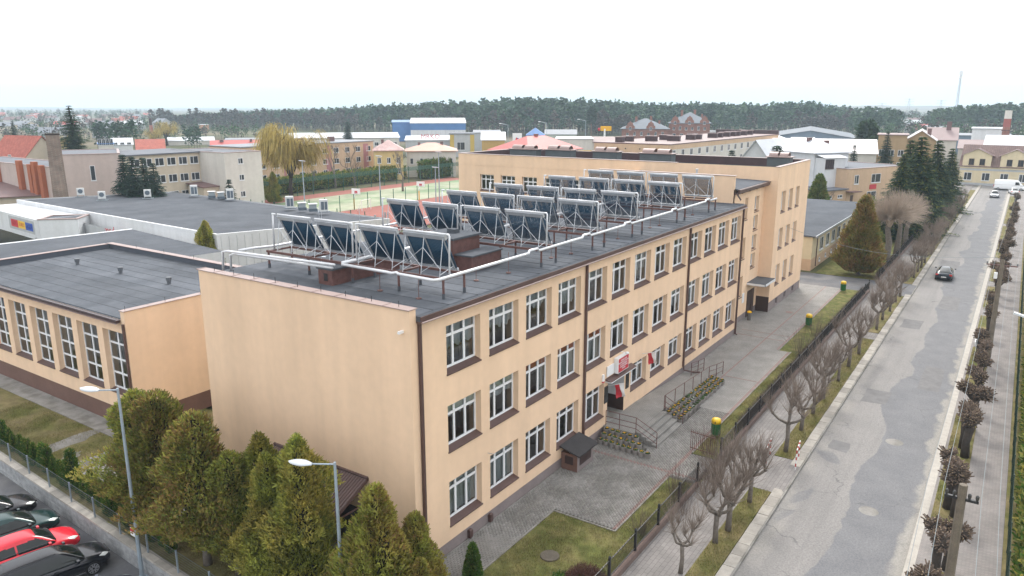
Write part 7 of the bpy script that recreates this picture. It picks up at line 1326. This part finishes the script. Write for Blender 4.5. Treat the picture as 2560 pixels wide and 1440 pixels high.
# right hand background
hall(1905, 2140, 330, 346, 'very large blue grey market hall with low pitched roof', W('blue_grey_cladding', (.17, .22, .28)), r_slate, 3.0, 70, 'gable_end'); hall(1868, 1990, 285, 364, 'pale roofed factory shed before the blue grey hall', W('green_grey_wall', (.38, .42, .40)), r_white, 3.2, 30, 'gable_end'); hall(1975, 2030, 262, 362, 'row of low pale workshops with small gables', w_grey, r_white, 2.0, 14, 'gable'); hall(2034, 2138, 262, 356, 'low shop row with green and pink fascia', W('green_shop', (.30, .45, .16)), r_mauve, .8, 14, 'flat')
hall(1925, 2190, 210, 382, 'long low building with pale pinkish sheet roof', w_pale, S('pinkish_roof', (.60, .54, .53), .45), 3.0, 22, 'gable'); a, b = fb(1858, 1918, 162, 160); bldg('house', 'white block house with pale gable roof behind the tower', 'house', a, b, 13, zat(1920, 392, 160), W('block_wall', (.5, .51, .52)), 'gable_end', r_white, zat(1888, 352, 160)-zat(1920, 392, 160), .4)
a, b = fb(2036, 2120, 160, 166); t = bldg('house', 'white cube house with bright sheet hip roof and glazed porch', 'house', a, b, 12, zat(2060, 383, 160), w_white, 'hip', r_white, 2.3, .5, front=[([.75, .92], [4.2], 1.1, 1.5)], chim=[(.45,.5,.9,2.6),(.85,.4,.8,2.0)]); L_ = (b-a).length; b_ = MB(); b_.box(.3, L_*.62, -2.6, -.01, 0, zat(2060,383,160)-.9); b_.build('porch', w_white, t); b_ = MB(); b_.add([(0,-2.9,zat(2060,383,160)-.85),(L_*.66,-2.9,zat(2060,383,160)-.85),(L_*.66,0,zat(2060,383,160)-.25),(0,0,zat(2060,383,160)-.25)], [(0,1,2,3)]); b_.build('porch_roof', r_white, t)
for k in range(4): fwin(t, .35+k*.55, -2.61, zat(2060,383,160)-2.9, .5, 1.8, m=m_dkbrown)
# annex right behind the driveway, yellow office and neighbours
t = bldg('annex', 'single storey cream annex with grey felt roof right of the school tower', 'annex', (72.2,1.3,0), (73.0,-.9,0), 3, 3.9, w_pink, 'flat', r_dark); 
bpy.data.objects.remove(t.children[0]); [bpy.data.objects.remove(c) for c in list(t.children)]
b_ = MB(); b_.box(0, 38, 0, 17, 1.2, 3.9); b_.build('wall', w_cream, t); b_ = MB(); b_.box(-.04, 38, -.04, 17, -.2, 1.2); b_.build('base', w_pch, t); b_ = MB(); b_.box(-.2, 38.2, -.35, 17.2, 3.9, 4.05); b_.build('roof', m_felt, t); b_ = MB(); b_.box(-.2, 38.2, -.42, -.352, 3.82, 4.08); b_.build('gutter', m_alu, t); b_ = MB(); b_.box(2.2,2.32,-.14,-.05,0,3.8); b_.build('downpipe', m_brown, t)
for i in range(9): fwin(t, 4+i*3.4, -.0, 1.7, 1.9, 1.6, 0)
for i in range(8): fwin(t, 4+i*3.4, -.045, .35, .6, .45, 0, False)
t.location = (72.4, 1.0, 0); t.rotation_euler.z = 0
b_ = MB(); b_.box(-.03, -.001, 1.1, 1.7, 2.0, 2.35); b_.build('notice', m_swht, t)
bx = thing('roof_chimney', 'dark stepped chimney on the annex roof', 'chimney', (76, 4.2, 4.05)); b_ = MB(); b_.box(0, .7, 0, 1.6, 0, .5); b_.box(0, .7, .0, .7, .5, .9); b_.box(.1, .5, -.5, -.01, 0, 1.5); b_.build('stack', m_dkbrown, bx)
yo0 = at(2123, 424, 7.2); t = bldg('office', 'peach two storey office with red sign between the thujas', 'building', yo0, yo0+Vector((17,-7.8,0)), 14, 7.2, w_pch, 'flat', r_dark, parapet=.13, front=[([.14], [4.3], 1.35, 1.75), ([.47], [4.3], 3.0, 1.75), ([.42], [.9], 3.0, 1.75)]); b_ = MB(); b_.box(7.0, 9.1, -.1, -.002, 3.05, 3.95); b_.build('sign', m_sred, t); b_ = MB(); b_.box(-.4, 2.5, -1.6, 0, 2.9, 3.05); b_.build('canopy', r_brown, t); b_ = MB(); b_.box(1.2, 2.0, -.05, -.002, 0, 2.2); b_.build('door', m_brown, t)
text_mesh('lettering', 'BIURO', .42, m_swht, t, Matrix.Translation((8.05, -.11, 3.5)) @ Matrix.Rotation(math.pi/2, 4, 'X')) if 0 else None
bldg('annex', 'low peach side wing with dark eaves left of the office', 'annex', yo0+Vector((-6.4,2.9,0)), yo0+Vector((-.1,.05,0)), 12, 3.4, w_pch, 'flat', r_dark, over=.3, front=[([.3], [1.9], .9, .6), ([.72], [1.9], 1.4, .6)])
a, b = fb(2190, 2262, 225); bldg('house', 'ochre house with brown flat roof and dark openings', 'house', a, b, 12, zat(2220, 338, 225), w_och, 'flat', r_mauve, over=.4, front=[(U(3), [3.0, 6.2], 1.4, 1.6)]); a, b = fb(2258, 2335, 232); bldg('house', 'ochre gabled house with tall window behind the spruces', 'house', a, b, 22, zat(2296, 352, 232), w_och, 'gable_end', S('pale_house_roof', (.5, .46, .45), .45), 2.6, .5, front=[([.5], [3.2], 2.2, 3.2), ([.5], [zat(2296, 352, 232)+.3], .8, .8)], chim=[(.75,.3,1.0,3.0)]); hall(2310, 2385, 262, 350, 'long house with mauve roof behind the ochre gable', w_pale, r_mauve, 3.4, 16, 'gable', name='house', cat='house', chim=[(.7,.4,1.3,5.2)])  # gabled ochre house: bare roof in one pale, slightly warm tone
hall(2392, 2480, 285, 372, 'low building with pale mauve roof right of the spruces', w_pale, r_mauve, 2.4, 18, 'gable'); t = hall(2455, 2640, 262, 376, 'dark red hall with wide white sheet roof at the right edge', W('dark_red_wall', (.14, .035, .03)), r_white, 3.6, 30, 'gable'); hall(2380, 2520, 360, 340, 'blue grey warehouse with flat roof near the right chimney', W('blue_grey_cladding', (.17, .22, .28)), r_grey, 1.0, 30, 'flat'); hall(2420, 2505, 330, 322, 'large pale container like hall behind the red hall', w_white, r_white, .8, 20, 'flat')
cc = ray(2513, 340, 300); cc.z = 0; zc = zat(2515, 276, 300); t = thing('factory_chimney', 'tall brick factory chimney with white top at the right', 'chimney', cc)
for nm, z0_, z1_, r0_, r1_, m in (('shaft', 0, zc*.70, 1.25, 1.05, w_brick), ('red_ring', zc*.70, zc*.85, 1.06, 1.04, W('red_ring_paint', (.30, .10, .085))), ('white_top', zc*.85, zc, 1.05, 1.0, w_pale)): b_ = MB(); b_.tube([(0,0,z0_),(0,0,z1_)], [r0_, r1_], 12); b_.build(nm, m, t)
for k in range(5): b_ = MB(); b_.lathe((0,0,zc*(.15+.12*k)), [(1.3,0),(1.35,.15),(1.3,.3)], 12); b_.build('hoop', m_rust, t)
# street end house with dormers
e0, e1 = Vector((199.5,-5.5,0)), Vector((198.5,-40,0)); zr_ = zat(2470, 415, 222)
t = bldg('guest_house', 'long cream house with brown tiled roof and gabled dormers at the street end', 'house', e0, e1, 12, 4.6, w_cream, 'gable', bricky('brown_tile_roof', (.17, .11, .10), (.21, .14, .125), (.10, .07, .06), 1, .35, .4, .03, bump=.4), 4.8, .3, front=[(U(9), [1.1], 1.7, 1.9)], band=(3.5, 4.0, w_grey), base=(.5, w_grey))
for u in (.10, .33, .56, .80):
    L_ = 34.5; x = u*L_; b_ = MB(); b_.prism([(x-3.0,4.0),(x+3.0,4.0),(x+3.0,7.3),(x,8.7),(x-3.0,7.3)], -.15, 5, ax='y'); b_.build('dormer', w_cream, t); b_ = MB(); b_.add([(x-3.5,-.5,7.1),(x,-.5,8.85),(x+3.5,-.5,7.1),(x-3.5,6,7.1),(x,6,8.85),(x+3.5,6,7.1)], [(0,1,4,3),(1,2,5,4)]); b_.build('dormer_roof', r_brown, t); fwin(t, x-1.7, -.16, 4.9, 1.15, 1.5, m=m_dkbrown); fwin(t, x+.6, -.16, 4.9, 1.15, 1.5, m=m_dkbrown)
# left town
a, b = fb(-40, 48, 215, 205); bldg('house', 'red tiled house with raised gable wall at the left edge', 'house', a, b, 12, zat(20, 412, 205), w_beige, 'gable', r_tile, 6.0, .3, front=[([.4, .75], [zat(20, 412, 205)+.8], 1.0, 1.3)]); hall(62, 128, 262, 396, 'low house with red tiled cross roof behind the brick chimney', w_beige, r_tile, 4.5, 14, 'gable', name='house', cat='house'); hall(70, 130, 236, 402, 'house with dark mauve red roof before the boiler house', w_pink, S('mauve_red_roof', (.28, .10, .12)), 3.8, 16, 'gable', name='house', cat='house'); hall(40, 76, 300, 392, 'low grey roofed shed among the red roofs', w_grey, r_grey, 1.6, 12, 'gable', name='shed', cat='shed'); hall(50, 85, 226, 398, 'small green grey hipped roof behind the pilasters', w_beige, S('green_grey_roof', (.15, .17, .17)), 3.0, 10, 'hip', name='house', cat='house')
hall(250, 288, 330, 360, 'pale flat office with blue roof edge left of the beige block', w_pale, r_blue, .6, 12, 'flat', front=[(U(4), [4.5], 1.3, 2.4)]); hall(285, 336, 345, 362, 'white house with bright roof over the beige block', w_white, r_white, 2.4, 14, 'gable', name='house', cat='house', front=[(U(3), [3.5], 1.5, 1.3)]); hall(345, 415, 285, 378, 'red tiled house with solar panels on its roof', w_pch, r_tile, 3.6, 16, 'gable', name='house', cat='house'); hall(420, 540, 420, 352, 'long pale warehouse with bright roof beyond the beige block', w_pale, r_white, 1.5, 20); hall(530, 665, 300, 372, 'long house with bright red sheet roof left of the willow', w_pale, r_red, 2.8, 14, 'gable', name='house', cat='house', chim=[(.2,.4,1.4,3.0),(.75,.4,.9,3.2)]); hall(568, 660, 370, 350, 'grey blue warehouse behind the red sheet roof', w_grey, r_grey, .8, 20, 'flat'); hall(505, 530, 640, 312, 'distant orange rendered block in the woods', W('orange_render', (.5, .26, .16)), r_white, .5, 14, 'flat', name='apartment_block')
tc = ray(380, 340, 420); tc.z = 0; zc = zat(378, 296, 420); t = thing('thin_chimney', 'thin distant red chimney with dark cap above the willows', 'chimney', tc); b_ = MB(); b_.tube([(0,0,0),(0,0,zc*.75)], [1.1,.8], 10); b_.build('shaft', W('pink_brick', (.36, .17, .14)), t); b_ = MB(); b_.tube([(0,0,zc*.75),(0,0,zc)], [.5,.75], 10); b_.build('cap', m_dkbrown, t)
# far houses in the valley
m_hw = [W('far_white', (.6, .6, .58)), W('far_cream', (.55, .48, .38)), W('far_grey', (.4, .41, .42))]; m_hr = [r_tile, r_red, r_grey, r_white, r_brown]; rr = random.Random(21); LAY = ['pale', 'small', 'low', 'distant', 'hazy']
fpx = sorted(rr.uniform(-20, 380) for _ in range(30))+sorted(rr.uniform(2262, 2330) for _ in range(12))
for i in range(42):
    px = fpx[i]; d = rr.uniform(480, 1500) if i < 30 else rr.uniform(520, 1000); a = ray(px, 300, d); a.z = 0; an = YAW-math.pi/2+rr.uniform(-.5, .5); L_ = rr.uniform(9, 20); b = a+Vector((math.cos(an), math.sin(an), 0))*L_; k, q = rr.randrange(3), rr.randrange(5)
    bldg('house', f'{("white", "cream", "grey")[k]} hazy far house under {("red tiled", "red sheet", "grey", "bright", "brown")[q]} roof, {ORD[i] if i < 30 else ORD[i-30]} from left in the {"left valley" if i < 30 else "right clearing"}', 'house', a, b, rr.uniform(8, 12), rr.uniform(3.2, 6), m_hw[k], 'gable', m_hr[q], rr.uniform(2.2, 3.6), .4)['group'] = 'far houses of the ' + ('left valley' if i < 30 else 'right clearing')
# masts on the skyline
m_mast = mat('lattice_steel', (.40, .42, .45), .6)
mt = ray(2392, 265, 760); mt.z = 0; zt = zat(2398, 176, 760); t = thing('radio_mast', 'tall thin lattice mast rising over the right forest', 'mast', mt)
for k in range(3): q = k*2.09; b_ = MB(); b_.tube([(1.3*math.cos(q), 1.3*math.sin(q), 0), (.5*math.cos(q), .5*math.sin(q), zt)], .16, 4); b_.build('leg', m_mast, t)
b_ = MB()
for i in range(34):
    for k in range(3): z = zt*i/34; f_ = lambda z, q: (1.3-.8*z/zt); q0, q1 = k*2.09, (k+1)*2.09; b_.tube([(f_(z,0)*math.cos(q0), f_(z,0)*math.sin(q0), z), (f_(z+2,0)*math.cos(q1), f_(z+2,0)*math.sin(q1), z+zt/34)], .07, 3)
b_.build('lattice', m_mast, t, kind='stuff'); b_ = MB(); b_.lathe((0,0,zt-4), [(1.4,0),(1.4,3.4)], 8); b_.build('antenna_head', m_white, t); b_ = MB(); b_.lathe((0,0,zt*.86), [(1.3,0),(1.3,1.8)], 8); b_.build('antenna_ring', m_white, t)
for i, (px, py) in enumerate(((2272, 246), (2352, 250), (2205, 258))):
    d = 1100; mt = ray(px, 265, d); mt.z = 0; zt = zat(px, py, d); t = thing('power_pylon', f'faint lattice power pylon on the right skyline, {("middle", "right", "left")[i]} of three', 'pylon', mt, YAW-math.pi/2)
    for s_ in (-1, 1): b_ = MB(); b_.tube([(s_*3.2,0,0),(s_*.5,0,zt)], .25, 4); b_.build('leg', m_mast, t)
    for z in (.72, .86, .97): b_ = MB(); b_.tube([(-6,0,zt*z),(6,0,zt*z)], .18, 4); b_.build('arm', m_mast, t)
    b_ = MB()
    for k in range(8): z = zt*k/8; f_ = 3.2-2.7*k/8; b_.tube([(-f_,0,z),(f_-.3,0,z+zt/8)], .13, 3)
    b_.build('lattice', m_mast, t, kind='stuff')
for i, (px, zt) in enumerate(((108, 110), (206, 105))):
    mt = ray(px, 265, 5200); mt.z = 0; t = thing('wind_turbine', f'very faint wind turbine on the far hills, {("left", "right")[i]} one', 'wind turbine', mt, YAW-math.pi/2); b_ = MB(); b_.tube([(0,0,0),(0,0,zt)], [2.2,1.3], 8); b_.build('tower', m_white, t)
    for k in range(3): q = k*2.094+.5; b_ = MB(); b_.tube([(0,-2,zt),(38*math.sin(q),-2,zt+38*math.cos(q))], [1.3,.3], 4); b_.build('blade', m_white, t)
# far hills on the left horizon
def ridge(name, pts, d, thick, m):
    V = []; F = []; n = len(pts)
    for px, py in pts: p_ = ray(px, py, d); q_ = ray(px, 300, d-thick); V += [(q_.x, q_.y, -2), (p_.x, p_.y, max(1, p_.z)), (p_.x+(p_.x-CAM.x)*.25, p_.y+(p_.y-CAM.y)*.25, -2)]
    for i in range(n-1): F += [(3*i, 3*i+3, 3*i+4, 3*i+1), (3*i+1, 3*i+4, 3*i+5, 3*i+2)]
    return tag(put(npmesh(name, V, F, m, smooth=True), name), kind='structure')
m_hill = mat('hazy_hill_woods', (.085, .085, .07), .95, var=.3, vscale=.004, col2=(.15, .135, .10), c2scale=.003)
ridge('hill', [(-200,268),(-60,267),(60,267),(150,268),(210,269.5),(260,271),(330,271.5),(420,271),(480,270),(540,270.5),(600,273),(680,274)], 5600, 2600, m_hill); ridge('hill', [(2050,268),(2150,264),(2200,263),(2260,265),(2330,264.5),(2400,266),(2500,264),(2700,263)], 3200, 1500, m_hill); ridge('hill', [(1560,270),(1650,265),(1750,262),(1850,262.5),(1950,265),(2050,269)], 1500, 600, m_frA)
# ---------------------------------------------------------------- grass blades on the nearest lawns
def blades(name, areas, n, seed):
    g = np.random.default_rng(seed); ar = np.array([(b-a)*(d-c) for a, b, c, d, z in areas]); ix = g.choice(len(areas), n, p=ar/ar.sum()); A_ = np.array(areas)[ix]
    C = np.stack([A_[:, 0]+(A_[:, 1]-A_[:, 0])*g.uniform(0, 1, n), A_[:, 2]+(A_[:, 3]-A_[:, 2])*g.uniform(0, 1, n), A_[:, 4]], 1); keep = np.sin(C[:, 0]*1.7+np.sin(C[:, 1]*2.3)*1.5)+np.sin(C[:, 1]*1.9+1.3)+g.normal(0, .8, n) > -.6; C = C[keep]; m = len(C)
    A = np.stack([g.normal(0, .35, m), g.normal(0, .35, m), np.ones(m)], 1)*g.uniform(.035, .10, (m, 1)); B = unit(np.cross(A, g.normal(0, 1, (m, 3))))*.010; V, F = cards(C, A, B, .25)
    return tag(put(npmesh(name, V, F, [leafmat('grass_blade_green', (.15, .17, .042), (.22, .20, .082), rnd=0, sc=.8, isl=.4), leafmat('grass_blade_dry', (.30, .25, .12), (.22, .19, .08), rnd=0, sc=.8, isl=.4)], g.integers(0, 2, m)), name), kind='stuff')
blades('lawn_grass', [(-4.4, 7.7, -6.6, -2.0, .02), (7.7, 14, -6.6, -5.25, .02), (17.4, 38.7, -6.6, -5.25, .02)], 60000, 1)
blades('verge_grass_blades', [(2, 15.4, -10.12, -9.14, .03), (19.8, 46, -10.12, -9.14, .03), (16.8, 32.2, -18.3, -17.13, .03), (6, 12.6, -18.3, -17.13, .03), (37, 48.6, -18.3, -17.13, .03)], 45000, 2)
blades('side_lawn_grass', [(-4.4, -3.7, 5, 27, 0), (-3.6, .2, 22.5, 34, 0), (-4.3, -3.3, 27, 36, 0)], 30000, 3)
# ---------------------------------------------------------------- haze: the air between us and the hills
hz = MB(); hz.box(-9000, 9000, -9000, 9000, -4, 210); ho = hz.build('haze', bpy.data.materials.new('haze_air')); ho['kind'] = 'stuff'
hm = ho.data.materials[0]; hm.use_nodes = True; n_ = hm.node_tree.nodes; n_.remove(n_['Principled BSDF']); pv_ = n_.new('ShaderNodeVolumePrincipled'); pv_.inputs['Color'].default_value = (.70, .86, 1.0, 1); pv_.inputs['Density'].default_value = 2.7e-4; pv_.inputs['Anisotropy'].default_value = .0
hm.node_tree.links.new(pv_.outputs[0], n_['Material Output'].inputs['Volume'])
